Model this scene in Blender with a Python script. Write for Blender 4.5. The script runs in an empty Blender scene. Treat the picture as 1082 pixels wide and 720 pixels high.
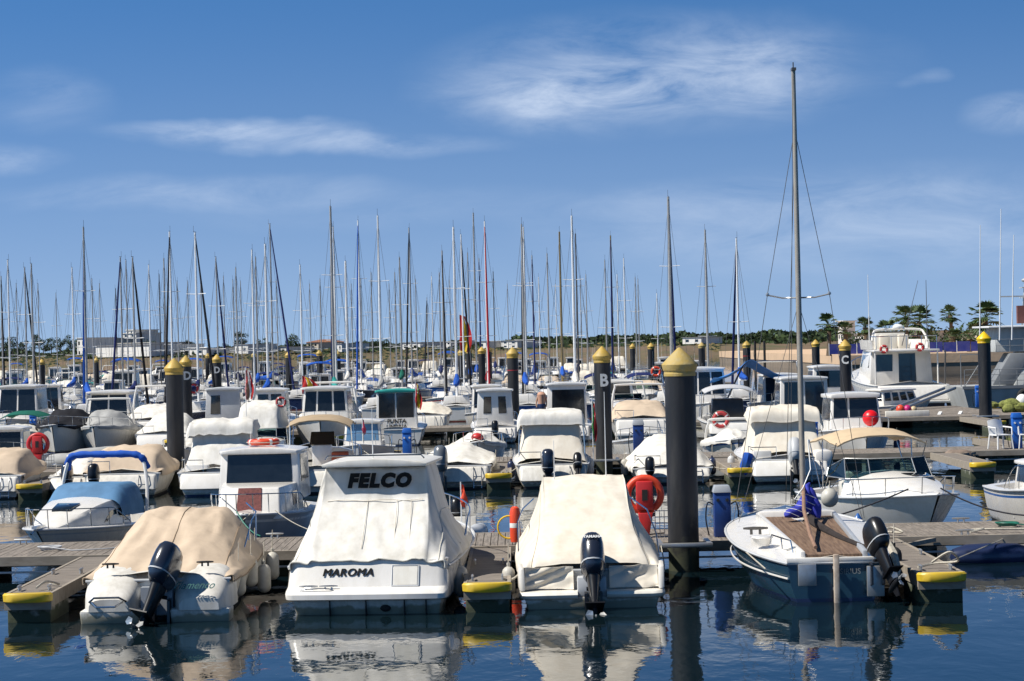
import bpy, bmesh, math, random
from mathutils import Vector, Matrix, noise
random.seed(7)
R = math.radians
PI = math.pi
# ------------------------------------------------------------------ camera, sky, sun
CAMH = 4.4
F = 2300.0                      # focal length in photo pixels (photo 1082 wide)
ROLL = R(1.3)
scene = bpy.context.scene
cam_d = bpy.data.cameras.new('camera'); cam = bpy.data.objects.new('camera', cam_d)
scene.collection.objects.link(cam)
cam_d.sensor_width = 36.0; cam_d.lens = F / 1082 * 36.0
cam_d.clip_start = 0.5; cam_d.clip_end = 20000
cam.matrix_world = Matrix.Translation((0, 0, CAMH)) @ Matrix.Rotation(R(90) + 4 / F, 4, 'X') @ Matrix.Rotation(-ROLL, 4, 'Z')
scene.camera = cam
scene.view_settings.view_transform = 'Standard'
scene.view_settings.look = 'None'
scene.view_settings.exposure = 0.36
scene.view_settings.gamma = 1.0
SUNV = Vector((-0.60, -0.16, 0.78)).normalized()      # towards the sun
EL = math.asin(SUNV.z); AZ = math.atan2(SUNV.x, SUNV.y)
w = bpy.data.worlds.new('World'); scene.world = w; w.use_nodes = True
nt = w.node_tree; nt.nodes.clear(); N = nt.nodes; LK = nt.links
def wn(t, **k):
    n = N.new(t)
    for a, b in k.items(): setattr(n, a, b)
    return n
tc = wn('ShaderNodeTexCoord')
sep = wn('ShaderNodeSeparateXYZ'); LK.new(tc.outputs['Generated'], sep.inputs[0])
# the sky colour is read a little higher than the view ray: a polarised, clear summer sky
zz = wn('ShaderNodeMath', operation='MULTIPLY_ADD'); LK.new(sep.outputs[2], zz.inputs[0]); zz.inputs[1].default_value = 2.6; zz.inputs[2].default_value = 0.20
comb = wn('ShaderNodeCombineXYZ'); LK.new(sep.outputs[0], comb.inputs[0]); LK.new(sep.outputs[1], comb.inputs[1]); LK.new(zz.outputs[0], comb.inputs[2])
nrm = wn('ShaderNodeVectorMath', operation='NORMALIZE'); LK.new(comb.outputs[0], nrm.inputs[0])
sky = wn('ShaderNodeTexSky', sky_type='NISHITA', sun_disc=False, sun_elevation=EL, sun_rotation=AZ % (2 * PI), altitude=0, air_density=1.0, dust_density=0.6, ozone_density=2.0)
LK.new(nrm.outputs[0], sky.inputs[0])
tint = wn('ShaderNodeMix', data_type='RGBA', blend_type='MULTIPLY'); tint.inputs[0].default_value = 1.0
LK.new(sky.outputs[0], tint.inputs[6]); tint.inputs[7].default_value = (0.52, 1.0, 1.34, 1)
# thin cirrus: stretched noise kept inside a few soft patches of the sky (direction space u = x/y, v = z/y)
dv = lambda a, b: (lambda n: (LK.new(a, n.inputs[0]), LK.new(b, n.inputs[1]), n.outputs[0])[2])(wn('ShaderNodeMath', operation='DIVIDE'))
def mth(op, a, b=None, c=None, clamp=False):
    n = wn('ShaderNodeMath', operation=op, use_clamp=clamp)
    for i, q in enumerate((a, b, c)):
        if q is None: continue
        if isinstance(q, (int, float)): n.inputs[i].default_value = q
        else: LK.new(q, n.inputs[i])
    return n.outputs[0]
ysafe = mth('MAXIMUM', sep.outputs[1], 0.05)
U = dv(sep.outputs[0], ysafe); Vv = dv(sep.outputs[2], ysafe)
uvc = wn('ShaderNodeCombineXYZ'); LK.new(U, uvc.inputs[0]); LK.new(Vv, uvc.inputs[1])
mp = wn('ShaderNodeMapping'); LK.new(uvc.outputs[0], mp.inputs[0]); mp.inputs['Rotation'].default_value = (0, 0, R(-6)); mp.inputs['Scale'].default_value = (10, 34, 1)
nz = wn('ShaderNodeTexNoise'); nz.inputs['Scale'].default_value = 1.6; nz.inputs['Detail'].default_value = 10; nz.inputs['Roughness'].default_value = .64; nz.inputs['Distortion'].default_value = .5
LK.new(mp.outputs[0], nz.inputs['Vector'])
warp = wn('ShaderNodeTexNoise'); warp.inputs['Scale'].default_value = 14; warp.inputs['Detail'].default_value = 4
LK.new(uvc.outputs[0], warp.inputs['Vector'])
def P2uv(px, py):
    c, s = math.cos(ROLL), math.sin(ROLL)
    u0 = (px - 541) * c - (py - 360) * s; v0 = (px - 541) * s + (py - 360) * c
    return u0 / F, -(v0 - 4) / F
def patch(px, py, rx, ry, ang, gain):
    u, v = P2uv(px, py); ca, sa = math.cos(ang), math.sin(ang)
    wr = mth('MULTIPLY_ADD', warp.outputs[0], .05, -.025)
    du = mth('ADD', mth('SUBTRACT', U, u), wr); dvv = mth('ADD', mth('SUBTRACT', Vv, v), mth('MULTIPLY', wr, .4))
    a = mth('DIVIDE', mth('ADD', mth('MULTIPLY', du, ca), mth('MULTIPLY', dvv, sa)), rx / F)
    b = mth('DIVIDE', mth('SUBTRACT', mth('MULTIPLY', dvv, ca), mth('MULTIPLY', du, sa)), ry / F)
    r2 = mth('ADD', mth('MULTIPLY', a, a), mth('MULTIPLY', b, b))
    return mth('MULTIPLY', mth('POWER', mth('SUBTRACT', 1.0, r2, clamp=True), 1.5), gain * 1.25)
tot = None
for q in ((690, 78, 290, 78, 0.02, .65), (800, 78, 110, 55, 0, .45), (600, 100, 200, 45, 0, .4), (280, 146, 200, 22, -0.09, .55), (230, 136, 120, 16, -0.05, .4), (400, 155, 180, 14, 0, .4), (1075, 118, 85, 26, .1, .6), (975, 86, 30, 10, .1, .3),
          (930, 235, 420, 70, 0.02, .5), (220, 205, 260, 24, 0, .45), (-5, 165, 90, 24, 0, .5), (620, 100, 130, 24, 0, .5), (60, 100, 90, 40, 0, .25), (600, 215, 600, 25, .01, .16)):
    o = patch(*q); tot = o if tot is None else mth('ADD', tot, o)
base_haze = mth('MULTIPLY', mth('SUBTRACT', nz.outputs[0], .30, clamp=True), 2.4, clamp=True)
cl = mth('MULTIPLY', mth('MULTIPLY', tot, base_haze), .52, clamp=True)
far_h = mth('MULTIPLY', mth('POWER', mth('SUBTRACT', 1.0, mth('MULTIPLY', mth('ABSOLUTE', Vv), 5.5), clamp=True), 1.6), .50)
m1 = wn('ShaderNodeMix', data_type='RGBA'); LK.new(far_h, m1.inputs[0]); LK.new(tint.outputs[2], m1.inputs[6]); m1.inputs[7].default_value = (4.8, 5.3, 6.0, 1)
m2 = wn('ShaderNodeMix', data_type='RGBA'); LK.new(cl, m2.inputs[0]); LK.new(m1.outputs[2], m2.inputs[6]); m2.inputs[7].default_value = (7.4, 8.2, 9.4, 1)
bg = wn('ShaderNodeBackground'); bg.inputs[1].default_value = 0.089
# the unseen dome overhead is darkened on purpose to cut its blue fill light
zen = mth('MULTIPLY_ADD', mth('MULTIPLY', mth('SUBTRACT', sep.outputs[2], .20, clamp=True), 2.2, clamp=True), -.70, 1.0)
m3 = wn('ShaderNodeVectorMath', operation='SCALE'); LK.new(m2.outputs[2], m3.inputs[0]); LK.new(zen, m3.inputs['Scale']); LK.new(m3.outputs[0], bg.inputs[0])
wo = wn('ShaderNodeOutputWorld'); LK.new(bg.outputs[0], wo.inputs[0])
sun_d = bpy.data.lights.new('sun', 'SUN'); sun_d.energy = 5.0; sun_d.angle = R(0.55); sun_d.color = (1.0, .955, .88)
sun = bpy.data.objects.new('sun', sun_d); scene.collection.objects.link(sun)
sun.rotation_euler = SUNV.to_track_quat('Z', 'Y').to_euler(); sun.location = (-30, -5, 60)

# ------------------------------------------------------------------ helpers
def X(px, py, d): return P2uv(px, py)[0] * d
def Z(px, py, d): return CAMH + P2uv(px, py)[1] * d
COL = scene.collection
MATS = {}
def mat(name, col, rough=.5, var=.12, scale=3.0, bump=0.0, bscale=20, metal=0, coat=0, streak=False, spec=.5, dirt=None, dirt_amt=.35, tide=None, wrinkle=0):
    if name in MATS: return MATS[name]
    m = bpy.data.materials.new(name); m.use_nodes = True
    t = m.node_tree; b = t.nodes['Principled BSDF']
    b.inputs['Roughness'].default_value = rough; b.inputs['Metallic'].default_value = metal
    b.inputs['Specular IOR Level'].default_value = spec
    if coat: b.inputs['Coat Weight'].default_value = coat; b.inputs['Coat Roughness'].default_value = .06
    g = t.nodes.new('ShaderNodeNewGeometry'); n = t.nodes.new('ShaderNodeTexNoise')
    n.inputs['Scale'].default_value = scale; n.inputs['Detail'].default_value = 6; n.inputs['Roughness'].default_value = .6
    mpn = t.nodes.new('ShaderNodeMapping'); t.links.new(g.outputs['Position'], mpn.inputs[0]); t.links.new(mpn.outputs[0], n.inputs['Vector'])
    if streak: mpn.inputs['Scale'].default_value = (3.2, 3.2, .45)
    r = t.nodes.new('ShaderNodeValToRGB'); d = dirt or tuple(c * (1 - var * 2.0) for c in col)
    r.color_ramp.elements[0].position = .28; r.color_ramp.elements[0].color = (*[a * (1 - dirt_amt) + c * dirt_amt if dirt else c for a, c in zip(col, d)], 1)
    r.color_ramp.elements[1].position = .60; r.color_ramp.elements[1].color = (*col, 1)
    t.links.new(n.outputs[0], r.inputs[0]); t.links.new(r.outputs[0], b.inputs['Base Color'])
    if tide:        # grime and weed band just above the waterline, ragged upper edge
        sx = t.nodes.new('ShaderNodeSeparateXYZ'); t.links.new(g.outputs['Position'], sx.inputs[0])
        n3 = t.nodes.new('ShaderNodeTexNoise'); n3.inputs['Scale'].default_value = 5; n3.inputs['Detail'].default_value = 5; t.links.new(g.outputs['Position'], n3.inputs['Vector'])
        ma = t.nodes.new('ShaderNodeMath'); ma.operation = 'MULTIPLY_ADD'; ma.inputs[1].default_value = tide[0]*1.6; ma.inputs[2].default_value = tide[0]*.2; t.links.new(n3.outputs[0], ma.inputs[0])
        ms = t.nodes.new('ShaderNodeMath'); ms.operation = 'SUBTRACT'; t.links.new(ma.outputs[0], ms.inputs[0]); t.links.new(sx.outputs[2], ms.inputs[1])
        mm = t.nodes.new('ShaderNodeMath'); mm.operation = 'MULTIPLY'; mm.use_clamp = True; mm.inputs[1].default_value = 1.0/(tide[0]*.35); t.links.new(ms.outputs[0], mm.inputs[0])
        m8 = t.nodes.new('ShaderNodeMath'); m8.operation = 'MULTIPLY'; m8.inputs[1].default_value = tide[2]; t.links.new(mm.outputs[0], m8.inputs[0])
        mx = t.nodes.new('ShaderNodeMix'); mx.data_type = 'RGBA'; t.links.new(m8.outputs[0], mx.inputs[0]); t.links.new(r.outputs[0], mx.inputs[6]); mx.inputs[7].default_value = (*tide[1], 1)
        t.links.new(mx.outputs[2], b.inputs['Base Color'])
    rr = t.nodes.new('ShaderNodeMath'); rr.operation = 'MULTIPLY_ADD'; rr.inputs[1].default_value = -.25; rr.inputs[2].default_value = rough + .12
    t.links.new(n.outputs[0], rr.inputs[0]); t.links.new(rr.outputs[0], b.inputs['Roughness'])
    if bump:
        n2 = t.nodes.new('ShaderNodeTexNoise'); n2.inputs['Scale'].default_value = bscale; n2.inputs['Detail'].default_value = 4
        t.links.new(g.outputs['Position'], n2.inputs['Vector'])
        bp = t.nodes.new('ShaderNodeBump'); bp.inputs['Strength'].default_value = 1; bp.inputs['Distance'].default_value = bump
        t.links.new(n2.outputs[0], bp.inputs['Height']); t.links.new(bp.outputs[0], b.inputs['Normal'])
        if wrinkle:     # creased cloth: ridged, warped noise
            n4 = t.nodes.new('ShaderNodeTexNoise'); n4.noise_type = 'RIDGED_MULTIFRACTAL'; n4.inputs['Scale'].default_value = 1.1; n4.inputs['Detail'].default_value = 3; n4.inputs['Distortion'].default_value = 1.4
            m4 = t.nodes.new('ShaderNodeMapping'); m4.inputs['Scale'].default_value = (1.6, 1.0, .8); m4.inputs['Rotation'].default_value = (.3, .5, .6); t.links.new(g.outputs['Position'], m4.inputs[0]); t.links.new(m4.outputs[0], n4.inputs['Vector'])
            b4 = t.nodes.new('ShaderNodeBump'); b4.inputs['Strength'].default_value = 1; b4.inputs['Distance'].default_value = wrinkle
            t.links.new(n4.outputs[0], b4.inputs['Height']); t.links.new(b4.outputs[0], bp.inputs['Normal'])
    MATS[name] = m; return m
WHITE = mat('white_gelcoat', (.78, .75, .70), .28, .05, 1.6, streak=True, coat=.3, dirt=(.48, .44, .36), dirt_amt=.35, tide=(.13, (.30, .27, .16), .7))
WHITE2 = mat('cream_gelcoat', (.76, .73, .66), .35, .05, 1.6, streak=True, dirt=(.45, .40, .30), dirt_amt=.4)
DWHITE = mat('weathered_white', (.70, .67, .61), .5, .1, 2.2, streak=True, dirt=(.30, .27, .21), dirt_amt=.45, tide=(.16, (.22, .20, .12), .8))
GREYG = mat('grey_gelcoat', (.36, .38, .41), .35, .08, 2)
LGREY = mat('light_grey', (.52, .53, .54), .45, .08, 2)
NAVY = mat('navy_paint', (.018, .03, .085), .3, .1, 2)
BLUEP = mat('blue_paint', (.03, .12, .38), .3, .1, 2)
TEAL = mat('teal_paint', (.018, .050, .088), .25, .16, 1.4, coat=.3, dirt=(.02, .07, .08), dirt_amt=.6)
GREENP = mat('green_paint', (.02, .16, .11), .4, .1, 2)
REDP = mat('red_paint', (.45, .03, .03), .35, .1, 2)
ANTIF = mat('antifouling', (.035, .035, .04), .7, .3, 4)
ANTIR = mat('antifouling_red', (.18, .03, .02), .7, .3, 4)
ANTIB = mat('antifouling_blue', (.02, .045, .12), .7, .3, 4)
TAN = mat('tan_canvas', (.56, .445, .33), .9, var=.10, scale=1.4, bump=.006, bscale=9, spec=.2, wrinkle=.020)
CREAM = mat('cream_canvas', (.70, .645, .55), .85, var=.07, scale=1.2, bump=.005, bscale=8, spec=.2, wrinkle=.014, streak=True, dirt=(.50, .42, .31), dirt_amt=.45)
WCANV = mat('white_canvas', (.70, .675, .625), .8, var=.06, scale=1.2, bump=.005, bscale=9, spec=.25, wrinkle=.016, streak=True, dirt=(.46, .43, .36), dirt_amt=.65)
GCANV = mat('grey_canvas', (.36, .36, .35), .9, .12, 1.6, .006, 9, spec=.2)
BCANV = mat('blue_canvas', (.018, .09, .42), .8, .12, 2, .006, 9, spec=.2)
NCANV = mat('navy_canvas', (.014, .022, .10), .85, .12, 2, .006, 9, spec=.2)
SCANV = mat('sky_blue_canvas', (.10, .22, .38), .75, .16, 2, .004, 9, spec=.25)
KCANV = mat('black_canvas', (.018, .018, .022), .85, .12, 2, .006, 9, spec=.2)
ECANV = mat('green_canvas', (.012, .12, .085), .85, .12, 2, .006, 9, spec=.2)
RCANV = mat('red_canvas', (.34, .02, .03), .85, .12, 2, .006, 9, spec=.2)
TCANV = mat('turquoise_canvas', (.03, .28, .25), .85, .12, 2, .006, 9, spec=.2)
DGLASS = mat('dark_window', (.012, .016, .02), .06, .2, 5, coat=.6)
STEEL = mat('stainless_rail', (.62, .63, .64), .22, .08, 8, metal=1)
ALU = mat('aluminium', (.50, .50, .49), .42, .1, 8, metal=.75)
ALUW = mat('white_spar', (.78, .78, .77), .35, .06, 4)
SPARG = mat('grey_spar', (.42, .40, .37), .4, .12, 4, metal=.25)
SPARB = mat('bronze_spar', (.34, .24, .10), .4, .12, 4, metal=.4)
SPARD = mat('dark_spar', (.09, .085, .08), .4, .12, 4)
BLACKP = mat('black_plastic', (.012, .012, .014), .32, .2, 6)
COWLN = mat('engine_cowl_blue_black', (.018, .024, .042), .25, .1, 3, coat=.5)
COWLG = mat('engine_cowl_grey', (.13, .145, .165), .3, .1, 3, coat=.5)
RUBBER = mat('rubber', (.02, .02, .02), .8, .2, 6)
PILEM = mat('pile_black', (.0105, .0105, .0125), .55, .3, 1.3, .004, 14, streak=True, dirt=(.045, .043, .042), dirt_amt=.8, tide=(.55, (.055, .060, .035), .9))
YELL = mat('yellow_cap', (.53, .34, .055), .55, .16, 3.0, .004, 12, dirt=(.30, .24, .10), dirt_amt=.75)
YELC = mat('yellow_cap_faded', (.44, .31, .085), .7, .2, 7.0, .006, 22, dirt=(.40, .33, .17), dirt_amt=.9)
YBUMP = mat('yellow_bumper', (.68, .46, .02), .45, .1, 4, dirt=(.38, .25, .05), dirt_amt=.6)
CONC = mat('float_concrete', (.30, .29, .26), .85, .2, 3, .006, 20, dirt=(.10, .11, .08), dirt_amt=.7, tide=(.28, (.035, .045, .02), .95))
DARKM = mat('dark_understructure', (.02, .02, .02), .8, .2, 4)
ORANGE = mat('orange_buoy', (.72, .07, .025), .45, .1, 6)
REDO = mat('red_box', (.55, .03, .03), .4, .1, 6)
WHITEP = mat('white_plastic', (.78, .78, .76), .35, .05, 6)
FENDW = mat('fender_white', (.50, .48, .43), .5, .12, 6, dirt=(.3, .28, .22), dirt_amt=.6)
ROPE = mat('rope', (.50, .46, .38), .9, .2, 30)
ROPED = mat('dark_rope', (.04, .04, .05), .9, .2, 30)
LET = mat('letter_white', (.72, .72, .70), .6, .1, 20)
LETK = mat('letter_black', (.006, .006, .006), .95, .1, 20)
SKIN = mat('skin', (.45, .26, .17), .6, .1, 8)
PALEM = mat('magenta_fender', (.50, .02, .16), .4, .1, 6)
YFLAG = mat('flag_yellow', (.75, .50, .02), .8, .05, 6)
RFLAG = mat('flag_red', (.55, .02, .02), .8, .05, 6)
PEDB = mat('pedestal_blue', (.012, .045, .20), .4, .12, 4)
PEDB2 = mat('pedestal_bright_blue', (.015, .11, .45), .4, .12, 4)

def wood(name, c1, c2, axis):
    m = bpy.data.materials.new(name); m.use_nodes = True; t = m.node_tree; b = t.nodes['Principled BSDF']
    b.inputs['Roughness'].default_value = .8
    g = t.nodes.new('ShaderNodeNewGeometry'); mp_ = t.nodes.new('ShaderNodeMapping'); t.links.new(g.outputs['Position'], mp_.inputs[0])
    mp_.inputs['Scale'].default_value = (14, 1.0, 3) if axis == 'y' else (1.0, 14, 3)
    n = t.nodes.new('ShaderNodeTexNoise'); n.inputs['Scale'].default_value = 1.6; n.inputs['Detail'].default_value = 7; n.inputs['Roughness'].default_value = .65
    t.links.new(mp_.outputs[0], n.inputs['Vector'])
    r = t.nodes.new('ShaderNodeValToRGB'); r.color_ramp.elements[0].position = .3; r.color_ramp.elements[0].color = (*c1, 1); r.color_ramp.elements[1].position = .7; r.color_ramp.elements[1].color = (*c2, 1)
    t.links.new(n.outputs[0], r.inputs[0]); t.links.new(r.outputs[0], b.inputs['Base Color'])
    bp = t.nodes.new('ShaderNodeBump'); bp.inputs['Distance'].default_value = .004; t.links.new(n.outputs[0], bp.inputs['Height']); t.links.new(bp.outputs[0], b.inputs['Normal'])
    return m
PLANKY = wood('weathered_planks', (.10, .085, .07), (.31, .265, .22), 'y')
PLANKX = wood('weathered_planks_cross', (.10, .085, .07), (.31, .265, .22), 'x')
TEAK = wood('brown_teak', (.09, .052, .034), (.24, .155, .10), 'y')
BEAM = wood('beam_wood', (.20, .17, .13), (.38, .33, .27), 'x')

def glass_mat():
    m = bpy.data.materials.new('clear_windshield'); m.use_nodes = True; t = m.node_tree; t.nodes.clear()
    o = t.nodes.new('ShaderNodeOutputMaterial'); mx = t.nodes.new('ShaderNodeMixShader'); tr = t.nodes.new('ShaderNodeBsdfTransparent'); gl = t.nodes.new('ShaderNodeBsdfGlossy')
    tr.inputs[0].default_value = (.42, .55, .55, 1); gl.inputs['Roughness'].default_value = .04; gl.inputs[0].default_value = (.8, .9, .9, 1)
    lw = t.nodes.new('ShaderNodeLayerWeight'); lw.inputs[0].default_value = .35
    t.links.new(lw.outputs[0], mx.inputs[0]); t.links.new(tr.outputs[0], mx.inputs[1]); t.links.new(gl.outputs[0], mx.inputs[2]); t.links.new(mx.outputs[0], o.inputs[0])
    return m
GLASS = glass_mat()

class MB:
    def __init__(s): s.v = []; s.f = []; s.m = []
    def add(s, vs, fs, mi=0, T=None):
        k = len(s.v)
        for p in vs:
            p = Vector(p); s.v.append(T @ p if T else p)
        for f in fs: s.f.append(tuple(i + k for i in f)); s.m.append(mi)
        return s
    def box(s, x0, x1, y0, y1, z0, z1, mi=0, T=None):
        return s.add([(x0,y0,z0),(x1,y0,z0),(x1,y1,z0),(x0,y1,z0),(x0,y0,z1),(x1,y0,z1),(x1,y1,z1),(x0,y1,z1)],
              [(0,3,2,1),(4,5,6,7),(0,1,5,4),(1,2,6,5),(2,3,7,6),(3,0,4,7)], mi, T)
    def hexa(s, b, t, mi=0):   # bottom 4, top 4 points, ccw seen from above
        return s.add(list(b) + list(t), [(0,3,2,1),(4,5,6,7),(0,1,5,4),(1,2,6,5),(2,3,7,6),(3,0,4,7)], mi)
    def tube(s, pts, r, seg=6, mi=0, caps=True, closed=False):
        P = [Vector(p) for p in pts]; n = len(P); rs = r if isinstance(r, (list, tuple)) else [r] * n
        vs = []; fs = []; up = None
        for i in range(n):
            a = P[(i - 1) % n] if (i or closed) else P[0]; b = P[(i + 1) % n] if (i < n - 1 or closed) else P[-1]
            t = (b - a)
            t = t.normalized() if t.length > 1e-9 else Vector((0, 0, 1))
            if up is None: up = Vector((0, 0, 1)) if abs(t.z) < .9 else Vector((1, 0, 0))
            u = t.cross(up)
            u = u.normalized() if u.length > 1e-6 else Vector((1, 0, 0))
            w_ = u.cross(t).normalized(); up = w_
            for k in range(seg):
                a_ = 2 * PI * k / seg; vs.append(P[i] + (u * math.cos(a_) + w_ * math.sin(a_)) * rs[i])
        for i in range(n if closed else n - 1):
            j = (i + 1) % n
            for k in range(seg):
                l = (k + 1) % seg; fs.append((i*seg+k, i*seg+l, j*seg+l, j*seg+k))
        if caps and not closed: fs.append(tuple(range(seg))[::-1]); fs.append(tuple((n-1)*seg + k for k in range(seg)))
        return s.add(vs, fs, mi)
    def cyl(s, p0, p1, r0, r1=None, seg=12, mi=0): return s.tube([p0, p1], [r0, r0 if r1 is None else r1], seg, mi)
    def ell(s, c, r, seg=14, rings=8, mi=0, T=None):
        c = Vector(c); vs = []; fs = []
        for i in range(rings + 1):
            th = PI * i / rings
            for k in range(seg):
                a = 2*PI*k/seg; vs.append(c + Vector((r[0]*math.sin(th)*math.cos(a), r[1]*math.sin(th)*math.sin(a), r[2]*math.cos(th))))
        for i in range(rings):
            for k in range(seg): l = (k+1) % seg; fs.append((i*seg+k, (i+1)*seg+k, (i+1)*seg+l, i*seg+l))
        return s.add(vs, fs, mi, T)
    def torus(s, c, R_, r, T=None, a0=0, a1=2*PI, seg=24, rs=10, mi=0):
        full = abs(a1 - a0 - 2*PI) < 1e-6; n = seg
        pts = [Vector((R_*math.cos(a0+(a1-a0)*i/(n if full else n-1)), R_*math.sin(a0+(a1-a0)*i/(n if full else n-1)), 0)) for i in range(n)]
        M_ = Matrix.Translation(c) @ (T or Matrix())
        return s.tube([M_ @ p for p in pts], r, rs, mi, closed=full)
    def grid(s, rows, mi=0, close=False, rowm=None):
        n = len(rows); m = len(rows[0]); k = len(s.v)
        for r in rows: s.v.extend(Vector(p) for p in r)
        for i in range(n - 1):
            for j in range(m if close else m - 1):
                l = (j + 1) % m
                s.f.append((k+i*m+j, k+i*m+l, k+(i+1)*m+l, k+(i+1)*m+j)); s.m.append(rowm[j] if rowm else mi)
        return s
    def poly(s, pts, mi=0): return s.add(pts, [tuple(range(len(pts)))], mi)
    def lathe(s, prof, seg=16, mi=0, T=None, wob=0):
        rows = [[Vector((r*math.cos(2*PI*k/seg), r*math.sin(2*PI*k/seg), z)) for k in range(seg)] for r, z in prof]
        if T: rows = [[T @ p for p in r] for r in rows]
        return s.grid(rows, mi, close=True)
    def build(s, name, mats, parent=None, loc=None, rot=None, sharp=38, bevel=0, bseg=2, thick=0, flip=None):
        me = bpy.data.meshes.new(name); me.from_pydata([tuple(v) for v in s.v], [], s.f)
        mats = mats if isinstance(mats, (list, tuple)) else [mats]
        for m in mats: me.materials.append(m)
        me.polygons.foreach_set('material_index', s.m)
        bm = bmesh.new(); bm.from_mesh(me)
        bmesh.ops.remove_doubles(bm, verts=bm.verts, dist=1e-5)
        bmesh.ops.recalc_face_normals(bm, faces=bm.faces)
        if thick: bmesh.ops.solidify(bm, geom=bm.faces[:], thickness=thick)
        if bevel:
            ed = [e for e in bm.edges if len(e.link_faces) == 2 and e.calc_face_angle(0) > R(30)]
            bmesh.ops.bevel(bm, geom=ed, offset=bevel, segments=bseg, affect='EDGES', clamp_overlap=True, profile=.5)
        bm.to_mesh(me); bm.free()
        me.polygons.foreach_set('use_smooth', [True] * len(me.polygons)); me.set_sharp_from_angle(angle=R(sharp))
        o = bpy.data.objects.new(name, me); COL.objects.link(o)
        if parent: o.parent = parent
        if loc is not None: o.location = loc
        if rot is not None: o.rotation_euler = rot
        return o

def tag(o, label, cat, group=None, kind=None):
    if label: o['label'] = label
    if cat: o['category'] = cat
    if group: o['group'] = group
    if kind: o['kind'] = kind
    return o
def thing(name, label, cat, loc=(0,0,0), rz=0, group=None):
    o = bpy.data.objects.new(name, None); COL.objects.link(o); o.empty_display_size = .2
    o.location = loc; o.rotation_euler = (0, 0, rz); return tag(o, label, cat, group)
def dup(root, loc, rz=0, label=None, group=None, scale=None):
    r = root.copy(); COL.objects.link(r); r.location = loc; r.rotation_euler = (0, 0, rz)
    if scale: r.scale = scale
    if label: r['label'] = label
    if group: r['group'] = group
    def rec(a, b):
        for ch in list(a.children):
            c = ch.copy(); COL.objects.link(c); c.parent = b; rec(ch, c)
    rec(root, r); return r
def crom(P, n):     # Catmull-Rom through a list of vectors, n points out
    P = [Vector(p) for p in P]; m = len(P) - 1; out = []
    for i in range(n):
        t = m * i / (n - 1); k = min(int(t), m - 1); t -= k
        a, b, c, d = P[max(k-1,0)], P[k], P[k+1], P[min(k+2,m)]
        out.append(.5*((2*b) + (c-a)*t + (2*a-5*b+4*c-d)*t*t + (3*b-a-3*c+d)*t*t*t))
    return out
def lin(P, n):
    P = [Vector(p) for p in P]; m = len(P) - 1; out = []
    for i in range(n):
        t = m * i / (n - 1); k = min(int(t), m - 1); t -= k; out.append(P[k].lerp(P[k+1], t))
    return out
def drape(secs, nu=30, nv=33, amp=.02, seed=0, fold=0.0, folds=9, mirror=True, tight=True):
    """secs: list of (y, [(x,z) half profile centre->edge]); smooth canvas with wrinkles"""
    rows = []
    for y, hp in secs:
        full = [(-x, y, z) for x, z in hp[::-1]] + [(x, y, z) for x, z in hp[1:]]
        rows.append(crom(full, nv))
    cols = [crom([rows[i][j] for i in range(len(rows))], nu) for j in range(nv)]
    G = [[cols[j][i].copy() for j in range(nv)] for i in range(nu)]
    for i in range(nu):
        for j in range(nv):
            p = G[i][j]; u = i / (nu - 1); v = j / (nv - 1)
            d = noise.noise(Vector((p.x*2.2 + seed, p.y*1.1, p.z*1.5))) * amp * 1.4 + noise.noise(Vector((p.x*6+seed, p.y*2.2, p.z*2.2))) * amp * .8
            if fold: d += (1-abs(noise.noise(Vector((p.x*3.1+seed*2, p.y*.8, p.z*.7))))*4) * fold * .25
            p.z += d; p.x += math.copysign(d * .5, p.x)
    return G

def text(s_, size, m, parent, loc, rot, bold=.0, shear=0, ext=.004, sx=1.0, name='lettering', spacing=1.0):
    c = bpy.data.curves.new('t', 'FONT'); c.body = s_; c.size = size; c.extrude = ext; c.offset = bold; c.shear = shear
    c.align_x = 'CENTER'; c.align_y = 'CENTER'; c.resolution_u = 3; c.space_character = spacing
    o = bpy.data.objects.new('t', c); COL.objects.link(o)
    bpy.context.view_layer.update(); dg = bpy.context.evaluated_depsgraph_get()
    me = bpy.data.meshes.new_from_object(o.evaluated_get(dg)); bpy.data.objects.remove(o); bpy.data.curves.remove(c)
    me.materials.clear(); me.materials.append(m)
    r = bpy.data.objects.new(name, me); COL.objects.link(r); r.parent = parent; r.location = loc; r.rotation_euler = rot; r.scale = (sx, 1, 1)
    return r

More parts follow.
